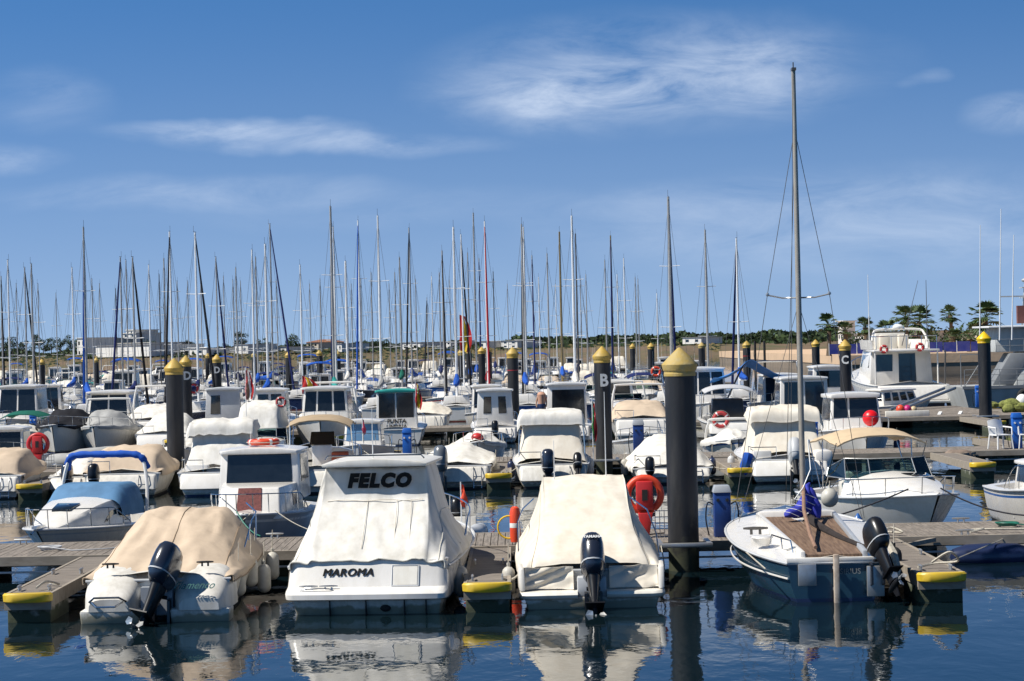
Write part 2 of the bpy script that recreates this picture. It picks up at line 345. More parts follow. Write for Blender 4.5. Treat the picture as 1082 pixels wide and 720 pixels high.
# ------------------------------------------------------------------ setting: water, land, quay
def water():
    m = bpy.data.materials.new('harbour_water'); m.use_nodes = True; t = m.node_tree; b = t.nodes['Principled BSDF']
    b.inputs['Base Color'].default_value = (.004, .011, .015, 1); b.inputs['Roughness'].default_value = .015; b.inputs['IOR'].default_value = 1.333; b.inputs['Specular IOR Level'].default_value = .42
    g = t.nodes.new('ShaderNodeNewGeometry')
    def nzn(sc, sx, sy, det, rot=0):
        mp_ = t.nodes.new('ShaderNodeMapping'); mp_.inputs['Scale'].default_value = (sx, sy, 1); mp_.inputs['Rotation'].default_value = (0, 0, R(rot)); t.links.new(g.outputs['Position'], mp_.inputs[0])
        n = t.nodes.new('ShaderNodeTexNoise'); n.inputs['Scale'].default_value = sc; n.inputs['Detail'].default_value = det; n.inputs['Distortion'].default_value = .4; t.links.new(mp_.outputs[0], n.inputs['Vector']); return n.outputs[0]
    def bump(h, dist, prev=None):
        bp = t.nodes.new('ShaderNodeBump'); bp.inputs['Strength'].default_value = 1; bp.inputs['Distance'].default_value = dist
        t.links.new(h, bp.inputs['Height'])
        if prev: t.links.new(prev, bp.inputs['Normal'])
        return bp.outputs[0]
    # calm near the pontoons, more ruffled in open water
    n0 = nzn(.05, 1, 1, 2)
    rp = t.nodes.new('ShaderNodeMapRange'); rp.inputs[1].default_value = .42; rp.inputs[2].default_value = .62; rp.inputs[3].default_value = .35; rp.inputs[4].default_value = 1.0; t.links.new(n0, rp.inputs[0])
    fine = nzn(5.0, 1, .7, 3, 10)
    mm = t.nodes.new('ShaderNodeMath'); mm.operation = 'MULTIPLY'; t.links.new(fine, mm.inputs[0]); t.links.new(rp.outputs[0], mm.inputs[1])
    a = bump(nzn(.45, 1, .55, 2, -8), .022); c = bump(nzn(1.5, 1, .55, 3, 12), .009, a); d = bump(mm.outputs[0], .0022, c)
    t.links.new(d, b.inputs['Normal'])
    mb = MB(); mb.poly([(-4000, -60, 0), (4000, -60, 0), (4000, 6000, 0), (-4000, 6000, 0)])
    o = mb.build('water', m); tag(o, None, None, kind='structure'); return o
water()
SAND = mat('sandy_scrub', (.155, .102, .06), .95, .25, .09, dirt=(.08, .085, .03), dirt_amt=1.0)
QUAYM = mat('quay_stone', (.60, .42, .27), .9, .12, .35, .02, 3, dirt=(.40, .28, .18), dirt_amt=.5)
QUAYW = mat('quay_wet_stone', (.24, .19, .14), .8, .2, .5)
def land():
    # far bank: runs the width of the view, ending in a low sandy point at the right
    mb = MB(); rows = []
    for k, (dd, zz_) in enumerate(((0, -.5), (6, .25), (26, 1.3), (48, 2.5), (75, 2.9), (1200, 3.4), (4500, 3.8))):
        r = []
        for i in range(90):
            px = -700 + i * 2400 / 89
            sh = 600 + 40 * math.sin(i * .35) + (0 if px < 700 else -30) + 25 * noise.noise(Vector((i * .4, 0, 0)))
            d = sh + dd
            r.append(((px - 541) / F * d, d, zz_ + (.5 * noise.noise(Vector((i * .6, k, 3))) if k > 1 else 0)))
        rows.append(r)
    mb.grid(rows); tag(mb.build('terrain', SAND), None, None, kind='structure')
    q = MB(); q.box(40, 260, 262, 420, -.5, 1.02, 1); q.box(39.9, 260, 261.9, 420, 1.02, 2.15, 0)
    tag(q.build('promenade', [QUAYM, QUAYW]), None, None, kind='structure')
land()
# ------------------------------------------------------------------ vegetation
LEAFM = [mat('foliage_%s' % n, c, .8, .3, .5) for n, c in (('dark', (.018, .040, .012)), ('mid', (.035, .070, .018)), ('light', (.065, .105, .03)))]
BARK = mat('bark', (.13, .095, .065), .9, .2, 3)
def crown_mb(w_, h, n, seed, z0, leaf):
    rnd = random.Random(seed); mb = MB()
    lobes = [(rnd.uniform(-.33, .33)*w_, rnd.uniform(-.3, .3)*w_, z0 + h*rnd.uniform(.15, .72), rnd.uniform(.2, .36)*w_) for _ in range(9)]
    for _ in range(n):
        lx, ly, lz, lr = rnd.choice(lobes); v = Vector((rnd.gauss(0,1), rnd.gauss(0,1), rnd.gauss(0,1))).normalized()
        r = lr * rnd.uniform(.6, 1.05); c = Vector((lx, ly, lz)) + Vector((v.x*r, v.y*r, v.z*r*.75))
        a = Vector((rnd.uniform(-1,1), rnd.uniform(-1,1), rnd.uniform(-1,1))).normalized()
        b = a.cross(v + Vector((.1, .2, .3))).normalized(); s_ = leaf * rnd.uniform(.6, 1.4)
        mb.poly([c - a*s_, c + b*s_*.6, c + a*s_, c - b*s_*.6], rnd.choice((0, 0, 1, 1, 2)))
    return mb
def tree(x, y, z, w_, h, seed, label, n=420):
    t = thing('tree', label, 'tree', (x, y, z), 0, 'trees along the far bank')
    tr = MB(); tr.tube([(0,0,-.2), (.1,0,h*.25), (0,.1,h*.55)], [w_*.05, w_*.035, w_*.015], 7)
    for k in range(4): a = k*1.7; tr.tube([(0,0,h*.28), (math.cos(a)*w_*.25, math.sin(a)*w_*.25, h*.55)], [w_*.02, w_*.008], 5)
    tr.build('trunk', BARK, t); crown_mb(w_, h*.85, n, seed, h*.15, w_*.055).build('crown', LEAFM, t)
    return t
FROND = mat('palm_frond', (.045, .090, .028), .6, .3, 1.5, dirt=(.09, .11, .03), dirt_amt=.8)
PTRUNK = mat('palm_trunk', (.16, .115, .075), .95, .3, 2, .03, 6)
def palm(x, y, z, h, w_, seed, label):
    rnd = random.Random(seed); t = thing('palm_tree', label, 'palm tree', (x, y, z), 0, 'fan palms along the quay')
    tr = MB(); tr.tube([(0,0,-.1), (.05,0,h*.3), (.08,.02,h*.62), (0,0,h*.84)], [.36,.27,.25,.32], 9)
    tr.build('trunk', PTRUNK, t); c = MB()
    for k in range(32):
        az = rnd.uniform(0, 2*PI); el = rnd.uniform(-.75, 1.35); L = w_*.5*rnd.uniform(.75, 1.0)
        hx, hy = math.cos(az), math.sin(az); o = Vector((0, 0, h*.83))
        mid = o + Vector((hx*math.cos(el), hy*math.cos(el), math.sin(el))) * L * .52
        up = Vector((-hx*math.sin(el), -hy*math.sin(el), math.cos(el))); side = Vector((-hy, hx, 0))
        c.tube([o, mid], .03, 3)
        for s_ in range(9):      # fan of blades
            a = (s_-4)/4*1.25; dr = (mid-o).normalized()*math.cos(a) + side*math.sin(a) ; bl = L*.5*rnd.uniform(.8, 1.05)
            tip = mid + dr*bl - Vector((0,0,1))*bl*.22; m_ = mid + dr*bl*.5; wd = side*math.cos(a)*.08*L/1.6 - (mid-o).normalized()*math.sin(a)*.08*L/1.6
            c.poly([mid, m_ - wd, tip, m_ + wd + up*.01])
    for k in range(14):           # skirt of dead fronds
        az = rnd.uniform(0, 2*PI); o = Vector((0,0,h*.80)); e = o + Vector((math.cos(az)*.5, math.sin(az)*.5, -h*.10*rnd.uniform(.5,1.4))); s_ = Vector((-math.sin(az), math.cos(az), 0))*.14
        c.poly([o - s_*.4, e - s_, e + s_, o + s_*.4], 1)
    c.build('crown', [FROND, mat('dead_frond', (.22,.16,.09), .9, .2, 2)], t); return t
QZ = 2.15
def px_place(px, py, d): return X(px, py, d), Z(px, py, d)
PALMS = [(875, 336, 272, 4.2, 'fan palm at the left end of the palm row, beside the white tower'),
         (893, 344, 285, 3.6, 'short fan palm second from the left end of the palm row'),
         (914, 340, 278, 3.8, 'fan palm third from the left, left of the antenna of the motor yacht'),
         (938, 346, 275, 4.6, 'low bushy fan palm just left of the tall palm behind the motor yacht'),
         (957, 327, 290, 4.8, 'tall fan palm above the flybridge of the motor yacht'),
         (971, 333, 276, 6.2, 'broad dense fan palm behind the right side of the motor yacht'),
         (1004, 325, 300, 4.0, 'slender fan palm standing alone right of the motor yacht'),
         (1041, 328, 268, 6.4, 'wide fan palm directly behind the bright yellow pile cap'),
         (1008, 352, 270, 3.2, 'small low palm at the foot of the slender lone palm'),
         (1024, 353, 274, 3.0, 'small low palm between the lone palm and the wide palm')]
for i, (px, py, d, w_, lb) in enumerate(PALMS):
    x, zt = px_place(px, py, d); h = (zt - QZ) / 1.02
    palm(x, d, QZ, h, w_, 30 + i, lb)
# hedge of low shrubs behind the fence
for i in range(9):
    px = 905 + i * 17
    d = 305 + (i % 3) * 6; x = X(px, 360, d)
    names = ['first','second','third','fourth','fifth','sixth','seventh','eighth','ninth']
    t = thing('shrub', 'round green shrub behind the blue promenade fence, %s from the left' % names[i], 'shrub', (x, d, QZ), 0, 'shrubs behind the promenade fence')
    crown_mb(4.2 + (i % 3), 3.4 + (i % 2), 260, 60 + i, -.3, .26).build('crown', LEAFM, t)
    MB().cyl((0,0,-.1),(0,0,1.4),.1,.06,6).build('trunk', BARK, t)
# blue banner fence on the quay
FB = mat('fence_blue', (.02, .035, .24), .7, .3, 1.0, dirt=(.10, .10, .30), dirt_amt=.8)
def qfence(x0, x1, y, label):
    t = thing('banner_fence', label, 'fence', (x0, y, QZ), 0, 'blue fence along the promenade'); L = x1 - x0; n = int(L / 1.6)
    p = MB(); rnd = random.Random(int(x0))
    for i in range(n): p.box(i*L/n+.06, (i+1)*L/n-.06, -.02, .02, .15, 1.35 + rnd.uniform(-.1, .12))
    p.build('panel', FB, t)
    s_ = MB(); 
    for i in range(0, n+1, 2): MB().cyl((i*L/n,0,0),(i*L/n,0,1.5),.04,.04,6).build('post', WHITEP, t)
qfence(X(876,366,264), X(920,366,264), 264, 'blue banner fence on the promenade left of the motor yacht')
qfence(X(982,366,264), X(1040,366,264), 264, 'blue banner fence on the promenade right of the motor yacht')
qfence(X(920.8,366,264), X(981.2,366,264), 264.2, 'blue banner fence stretch hidden mostly behind the motor yacht')
# far buildings
BWALL = mat('render_white', (.80, .78, .73), .85, .08, .2); BWALL2 = mat('render_cream', (.55, .49, .40), .85, .1, .2); ROOFT = mat('terracotta', (.30, .13, .07), .9, .2, .5); ROOFG = mat('roof_grey', (.40,.40,.40), .8, .1, .5)
def house(px0, px1, py_top, d, label, floors=1, wall=None, roof='flat', depth=14, base=3.3, cat='building', win=True):
    x0, x1 = X(px0, py_top, d), X(px1, py_top, d); zt = Z((px0+px1)/2, py_top, d); H_ = zt - base; W = x1 - x0
    t = thing('building', label, cat, ((x0+x1)/2, d, base), -.55, 'far buildings')
    wallm = wall or BWALL
    hw = H_ * (.78 if roof == 'hip' else .97)
    MB().box(-W/2, W/2, 0, depth, 0, hw).build('wall', wallm, t)
    r = MB()
    if roof == 'hip': r.hexa([(-W/2-.4,-.4,hw),(W/2+.4,-.4,hw),(W/2+.4,depth+.4,hw),(-W/2-.4,depth+.4,hw)], [(-W*.2,depth*.4,H_),(W*.2,depth*.4,H_),(W*.2,depth*.6,H_),(-W*.2,depth*.6,H_)])
    else: r.box(-W/2-.3, W/2+.3, -.3, depth+.3, hw, H_)
    r.build('roof', ROOFT if roof == 'hip' else ROOFG if H_ < 4 else BWALL, t)
    nw = max(2, min(9, int(W / 5))) if win else 0
    for f in range(floors):
        for k in range(nw):
            xc = -W/2 + (k+.5)*W/nw; fh = hw/floors; z0 = f*fh + fh*.32
            g = MB(); g.box(xc-W/nw*.16, xc+W/nw*.16, -.06, .04, z0, z0+fh*.36); g.build('window', DGLASS, t)
    return t
house(92, 166, 365, 640, 'long low white warehouse on the far bank at the left', 1, depth=25, win=False)
house(108, 165, 362.5, 680, 'second long white shed just behind the long low warehouse', 1, depth=20, win=False)
house(80, 91, 357, 660, 'pale square block at the left end of the white warehouse', 2, BWALL)
house(93, 117, 357.5, 760, 'wide grey and white block of flats left of the stepped tower', 3, BWALL2)
house(127, 146, 352, 800, 'stepped white apartment tower above the warehouse', 5, BWALL)
house(132, 142, 348.5, 812, 'top storeys of the white apartment tower standing behind it', 6, BWALL)
house(245, 264, 364, 640, 'low white house behind the masts right of the pile marked D', 1)
house(186, 222, 368, 640, 'long low white shed left of the pile marked D', 1)
house(288, 304, 366.5, 650, 'low white hut behind the leaning blue furled sail', 1)
house(322, 338, 359, 700, 'cream house with red roof near the tallest left mast', 2, BWALL2, 'hip')
house(352, 362, 363, 640, 'small white hut right of the tallest left mast', 1)
house(421, 446, 362, 660, 'white house with flat roof above the teal canopy boat', 1)
house(464, 478, 361, 700, 'white house left of the red and yellow masthead flag', 2)
house(506, 518, 360.5, 640, 'small white block between the central piles', 1)
house(528, 548, 360, 640, 'white building right behind the central yellow capped pile', 2)
house(720, 742, 356.5, 640, 'long white hangar roof right of the front pile', 1)
house(885, 890, 339, 330, 'white tower behind the left end palms', 3, BWALL, depth=5, base=QZ)
house(990, 1060, 351.5, 420, 'long cream promenade building behind the lone palm', 1, BWALL2, base=QZ)
house(898, 925, 352, 380, 'low white promenade building behind the left palms', 1, BWALL, base=QZ)
house(928, 975, 350, 390, 'cream terrace building behind the broad palm', 1, BWALL2, base=QZ)
# trees on the far bank
TL = []
rnd = random.Random(3)
for i in range(11): TL.append((-14 + i * 9.6 + rnd.uniform(-2, 2), 356 - 2*rnd.random() + (3 if i in (4, 8) else 0) + (2 if i == 0 else 0), 655 + 12 * (i % 3), 5.4))
TL += [(118, 360, 700, 4), (152, 360, 690, 5), (160, 358, 700, 4), (197, 359, 690, 4), (203, 361, 700, 3), (238, 363, 690, 3), (252, 351, 690, 5.5), (258, 353, 700, 5), (277, 358, 700, 5), (283, 360, 690, 4), (308, 355, 690, 6), (314, 359, 690, 5), (328, 363, 680, 3.4),
       (388, 362, 690, 5), (396, 362, 690, 4), (404, 361, 690, 6), (412, 362, 700, 5), (484, 364, 700, 4), (545, 360, 700, 5), (556, 360, 690, 6), (640, 360.5, 720, 6), (655, 360, 720, 6), (668, 358.5, 720, 7), (676, 357.5, 710, 6), (682, 358, 720, 6), (765, 359, 720, 5), (772, 358, 720, 5), (790, 358.5, 720, 7), (800, 359, 720, 6), (835, 360, 720, 5)]
TL.sort()
def ordn(n):
    o1 = ['zeroth','first','second','third','fourth','fifth','sixth','seventh','eighth','ninth','tenth','eleventh','twelfth','thirteenth','fourteenth','fifteenth','sixteenth','seventeenth','eighteenth','nineteenth']
    if n < 20: return o1[n]
    tens = {2:'twent',3:'thirt',4:'fort',5:'fift',6:'sixt',7:'sevent',8:'eight',9:'ninet'}
    if n % 10 == 0: return tens[n//10] + 'ieth'
    return tens[n//10] + 'y-' + o1[n % 10]
for i, (px, py, d, wm) in enumerate(TL):
    x, zt = px_place(px, py, d); hh = max(2.6, zt - 3.1) * 1.22
    tree(x, d, 3.3, wm*1.1 / 2300 * d * 2.1, hh, 200 + i, 'dark green tree on the far bank, %s from the left of the tree line' % ordn(i + 1), 620)
# far continuous scrub belt (uncountable)
sc = MB(); rnd = random.Random(9)
for i in range(9000):
    px = rnd.uniform(-60, 900); d = rnd.uniform(720, 800); hgt = 2.0 + 1.8 * noise.noise(Vector((px * .03, 0, 0))) + (1.0 if px > 540 else 0)
    c = Vector(((px - 541) / F * d, d, 3.4 + rnd.uniform(0, max(.6, hgt)))); a = Vector((rnd.uniform(-1,1), rnd.uniform(-1,1), rnd.uniform(-1,1))).normalized() * rnd.uniform(.5, 1.3); b = a.cross(Vector((.3, 1, .2))).normalized() * .7
    sc.poly([c-a, c+b, c+a, c-b], rnd.choice((0, 0, 1, 2)))
tag(sc.build('woodland', LEAFM), 'low dark belt of distant scrub and trees behind the far bank', 'woodland', kind='stuff')

# low bushes scattered over the sandy bank (uncountable)
sc = MB(); rnd = random.Random(19)
for i in range(420):
    px = rnd.uniform(-60, 1000); d = rnd.uniform(640, 715); cx = (px - 541) / F * d; rr_ = rnd.uniform(.6, 2.6)
    for k in range(int(6 + rr_ * 5)):
        c = Vector((cx + rnd.gauss(0, rr_), d + rnd.gauss(0, rr_*.6), 3.3 + rnd.uniform(-.4, rr_*.5))); a = Vector((rnd.uniform(-1,1), rnd.uniform(-1,1), rnd.uniform(-.5,.5))).normalized()*rnd.uniform(.3,.7); b = a.cross(Vector((.3,1,.2))).normalized()*.45
        sc.poly([c-a, c+b, c+a, c-b], rnd.choice((0, 1, 2, 2)))
for i in range(5200):
    px = rnd.uniform(-60, 760); d = rnd.uniform(606, 650); c = Vector(((px-541)/F*d, d, .4 + (d-600)/16 + rnd.uniform(0,.5))); a = Vector((1,0,rnd.uniform(-.3,.3)))*rnd.uniform(.3,1.2); b = Vector((0,.3,1))*rnd.uniform(.2,.5)
    if noise.noise(Vector((px*.05, d*.06, 1))) > -.05: sc.poly([c-a, c-b*.3, c+a, c+b], rnd.choice((0, 1, 3, 3)))
tag(sc.build('scrub', LEAFM + [mat('dry_grass', (.30,.23,.10), .9, .3, .3)]), 'low bushes and dry grass scattered on the sandy far bank', 'scrub', kind='stuff')
# ------------------------------------------------------------------ pontoons, fingers, piles
DZ = 0.5
P = [42.1, 72.4, 103.4, 134.4, 165.4, 196.4, 227.4, 258.4, 289.4, 320.4]      # near edge of each pontoon
PW = 3.1
def pontoon(x0, x1, y0, label, near):
    t = thing('pontoon', label, 'pontoon', (x0, y0, 0), 0, 'main walkways of the marina'); L = x1 - x0
    d = MB(); wdt = .145 if near else .5; n = int(L / wdt); rnd = random.Random(int(y0))
    for i in range(n):
        a = i * wdt; z = DZ + rnd.uniform(-.003, .003); d.box(a + .007, a + wdt - .007, .1, PW - .1, z - .04, z)
    d.build('deck', PLANKY, t)
    e = MB(); e.box(0, L, 0, .1, DZ-.17, DZ+.006); e.box(0, L, PW-.1, PW, DZ-.17, DZ+.006); e.build('edge_beam', BEAM, t)
    u = MB(); u.box(0, L, .14, PW-.14, DZ-.2, DZ-.06); u.build('frame', DARKM, t)
    k = 1.2
    while k < L - 2:
        b = MB(); b.box(k, k + 2.4, .35, PW-.35, -.35, DZ-.2); b.build('float', CONC, t, bevel=.04); k += 6.2 if near else 7.4
    if near: r = MB(); r.tube([(0, .05, .20), (L, .05, .20)], .022, 6); r.build('service_pipe', LGREY, t)
    return t
def cleat(mb, x, y, z, s=1.0, ax='x', mi=0):
    a = Vector((.14*s, 0, 0)) if ax == 'x' else Vector((0, .14*s, 0)); c = Vector((x, y, z + .07*s))
    mb.tube([c - a, c - a*.4, c + a*.4, c + a], [.012*s, .02*s, .02*s, .012*s], 6, mi); mb.cyl(c - a*.35 - Vector((0,0,.07*s)), c - a*.35, .018*s, .016*s, 6, mi); mb.cyl(c + a*.35 - Vector((0,0,.07*s)), c + a*.35, .018*s, .016*s, 6, mi)
def finger(x, y0, L, dirn, label, near, wd=.78):
    t = thing('finger_pontoon', label, 'finger pontoon', (x, y0, 0), 0 if dirn < 0 else PI, 'finger pontoons between the berths')
    # local: root at y=0, tip at y=-L
    d = MB(); wdt = .12 if near else .4; n = int(L / wdt); h = wd / 2
    for i in range(n): a = -L + i * wdt; d.box(-h+.05, h-.05, a+.006, a+wdt-.006, DZ-.06, DZ-.025)
    d.build('deck', PLANKX, t)
    e = MB(); e.box(-h, -h+.06, -L, -.02, DZ-.24, DZ-.015); e.box(h-.06, h, -L, -.02, DZ-.24, DZ-.015); e.box(-h, h, -L-.05, -L, DZ-.28, DZ-.02); e.build('edge_beam', BEAM, t)
    b = MB(); pts = [(h*1.04*math.cos(PI + PI*k/12), -L-.02 + .20*math.sin(PI + PI*k/12)) for k in range(13)]
    rows = []
    for z_, s_ in ((DZ-.15, .94), (DZ-.135, 1.0), (DZ-.03, 1.02), (DZ+.0, .94), (DZ+.0, .3)): rows.append([(px_*s_, -L-.02 + (py_+L+.02)*s_, z_) for px_, py_ in pts])
    b.grid(rows); b.poly([rows[0][k] for k in range(13)][::-1]); b.grid([[rows[-1][k] for k in range(13)], [(0, -L-.02, DZ) for k in range(13)]]); b.build('bumper', YBUMP, t)
    f = MB(); f.box(-h+.03, h-.03, -L+.05, -L+1.5, -.35, DZ-.245); f.build('float', CONC, t, bevel=.03)
    g = MB()
    for s_ in (-1, 1):
        g = MB(); g.hexa([(s_*h,-1.0,DZ-.1),(s_*(h+.05),-1.0,DZ-.1),(s_*(h+.75),-.02,DZ-.1),(s_*(h+.62),-.02,DZ-.1)] if s_ > 0 else [(s_*(h+.05),-1.0,DZ-.1),(s_*h,-1.0,DZ-.1),(s_*(h+.62),-.02,DZ-.1),(s_*(h+.75),-.02,DZ-.1)],
                          [(s_*h,-1.0,DZ-.02),(s_*(h+.05),-1.0,DZ-.02),(s_*(h+.75),-.02,DZ-.02),(s_*(h+.62),-.02,DZ-.02)] if s_ > 0 else [(s_*(h+.05),-1.0,DZ-.02),(s_*h,-1.0,DZ-.02),(s_*(h+.62),-.02,DZ-.02),(s_*(h+.75),-.02,DZ-.02)])
    g.build('bracket', BEAM, t)
    for yy in ((-L + .5, -L * .5) if near else (-L+.5,)):
        for s_ in (-1, 1): c = MB(); cleat(c, s_*(h-.14), yy, DZ-.02, 1.1, 'y'); c.build('cleat', ALU, t)
    return t
RN = ['first', 'second', 'third', 'fourth', 'fifth', 'sixth', 'seventh', 'eighth', 'ninth', 'tenth']
ext = [(-14, 14), (-23, 23), (-34, 25.5), (-45, 13), (-56, 16), (-66, 20), (-76, 22), (-78, 12), (-84, 14), (-88, 18)]
for k, (a, b) in enumerate(ext):
    pontoon(a, b, P[k], 'weathered wooden main pontoon, %s row back from the camera' % RN[k], k < 2)
FX = [-.5 + 7.35 * k for k in range(-11, 5)]
def fx_fix(x, k):
    return {(-7.85, 0): -8.05}.get((round(x, 2), k), x)
for k in range(6):
    for i, x in enumerate(FX):
        if not (ext[k][0] + 1.5 < x < ext[k][1] - 1.5): continue
        nth = sum(1 for q in FX if ext[k][0] + 1.5 < q <= x)
        if k == 0:
            lb = {-7.85: 'finger pontoon at far left front, with a worn yellow bumper', -.5: 'finger pontoon between the FELCO boat and the cream covered boat, yellow bumper', 6.85: 'finger pontoon right of the teal sailing boat, roped yellow bumper'}.get(round(x, 2))
            if lb is None: continue
            finger(fx_fix(x, 0) + (.12 if x > 5 else 0), P[0], 6.3, -1, lb, True)
            continue
        xx = x
        if k == 1 and abs(x + 15.2) < .3: xx = -14.75
        finger(xx, P[k], 6.3, -1, 'yellow tipped finger, near side of the %s pontoon back, %s from its left' % (RN[k], ordn(nth)), False)
        if k in (1, 2): finger(xx + 3.4, P[k] + PW, 6.3, 1, 'finger on the far side of the %s pontoon back, %s from left' % (RN[k], ordn(nth)), False)

def pile(x, y, label, rad=.285, top=4.27, letter=None, capm=None, collar=True, lx=0, capk=1.0, redband=False):
    t = thing('mooring_pile', label, 'mooring pile', (x, y, 0), 0, 'black mooring piles with yellow caps')
    cz = top - .52
    prof = [(rad, -1.5)] + [(rad * (1 + .012 * math.sin(i * 2.3)), -1.5 + (cz + 1.5) * i / 16) for i in range(1, 17)]
    b = MB(); b.lathe(prof, 24); b.build('shaft', PILEM, t)
    c = MB(); r = rad * 1.0
    c.lathe([(r*1.03, cz-.03), (r*1.04, cz+.02), (r*1.02, cz+.03), (r*1.02, cz+.07), (r*1.08, cz+.08), (r*1.15, cz+.15), (r*1.17, cz+.19), (r*1.15, cz+.205), (r*.60, cz+.37), (r*.12, cz+.505), (0, cz+.52)], 24)
    c.build('cap', capm or YELL, t, sharp=28)
    if collar:
        q = MB(); q.box(-rad-.22, rad+.22, -rad-.24, -rad-.12, DZ-.02, DZ+.06); q.box(-rad-.22, -rad-.12, -rad-.12, rad+.3, DZ-.02, DZ+.06); q.box(rad+.12, rad+.22, -rad-.12, rad+.3, DZ-.02, DZ+.06); q.build('collar', ALU, t, bevel=.012)
    if redband: MB().cyl((0,0,3.1),(0,0,3.14), rad*1.03, rad*1.03, 20).build('red_band', REDP, t)
    if letter:
        a = lx; rr = rad + .012
        l = MB()
        o = text(letter, .56, LET, t, (rr*math.sin(a), -rr*math.cos(a), cz - (.62 if letter == 'B' else .5)), (PI/2, 0, a), bold=.018, ext=.006, sx=.9, name='letter')
    return t
def pile_px(px, d, label, **k): return pile(X(px, 440, d), d, label, **k)
pile(3.2, 41.72, 'nearest thick black pile with a faded ochre cap right of the cream covered boat', rad=.295, top=4.27, capm=YELC)
pile_px(637.5, 71.9, 'black pile marked with the white letter B', rad=.275, letter='B', lx=.12)
pile_px(185, 73.6 - 1.9, 'left front pile with golden cap, overlapping the pile behind it', rad=.285, top=4.2)
pile_px(197.5, 107.2, 'pile with a half hidden white letter right behind the left front pile', rad=.275, top=4.22, letter='D', lx=.35)
pile_px(543, 107.2, 'central black pile without letter, red cord near its top', rad=.275, redband=True)
pile_px(894.5, 107.2, 'black pile marked with the white letter C', rad=.28, letter='C', lx=-.2)
pile_px(1041.5, 102.6, 'right black pile with the brightest yellow cap beside the grey patrol ship', rad=.30, top=4.5, capm=mat('yellow_cap_new', (.78, .50, .01), .4, .06, 4))
pile_px(230.5, 138, 'black pile marked with the white letter D', rad=.275, top=4.2, letter='D', lx=.1)
pile_px(790.5, 164, 'small pile behind the bright blue tarpaulin, red line round it', rad=.29, redband=True, collar=False)
pile_px(863.5, 160, 'small yellow capped pile left of the pile marked C', rad=.29, top=4.25, collar=False)
pile_px(510.5, 168, 'left one of the two yellow capped piles in front of the white block', rad=.28)
pile_px(489, 176, 'small pile close left behind the red masted boats', rad=.28, top=4.15)
pile_px(497, 205, 'smaller pile just right behind the small central left pile', rad=.28, top=4.2)
pile_px(518, 205, 'distant pile beside the red mast base', rad=.28)
pile_px(689.5, 185, 'small yellow capped pile between the pile marked B and the front pile', rad=.28)
pile_px(670, 230, 'tiny distant pile right of the pile marked B', rad=.28, top=4.2)
pile_px(45.5, 199, 'small yellow capped pile near the left edge of the photo', rad=.28, top=4.05)
pile_px(90, 240, 'left one of two tiny piles in front of the white warehouse', rad=.28, top=4.1)
pile_px(103, 240, 'right one of two tiny piles in front of the white warehouse', rad=.28, top=4.0)
pile_px(221, 236, 'tiny pile just left of the pile marked D', rad=.28, top=4.2)
pile_px(306, 199, 'small yellow capped pile at the foot of the leaning blue furled sail', rad=.28, top=4.2)
pile_px(339, 199, 'small yellow capped pile left of the tallest left mast', rad=.28, top=4.3)
pile_px(358, 199, 'small ochre capped pile right of the tallest left mast', rad=.28, top=4.2, capm=YELC)
pile_px(270, 236, 'tiny ochre capped pile between the white sloping mast and the D pile', rad=.28, top=4.2, capm=YELC)
pile_px(743, 199, 'small ochre capped pile right of the front pile', rad=.3, top=4.2, capm=YELC)
for px, d, lb in ((798, 300, 'left thin bare post of the open water berth'), (808, 300, 'right thin bare post of the open water berth')):
    MBt = MB().cyl((0,0,-1),(0,0,4.1),.17,.17,8); tag(MBt.build('mooring_post', DARKM, None, loc=(X(px, 380, d), d, 0)), lb, 'mooring post', 'thin posts in the open water')
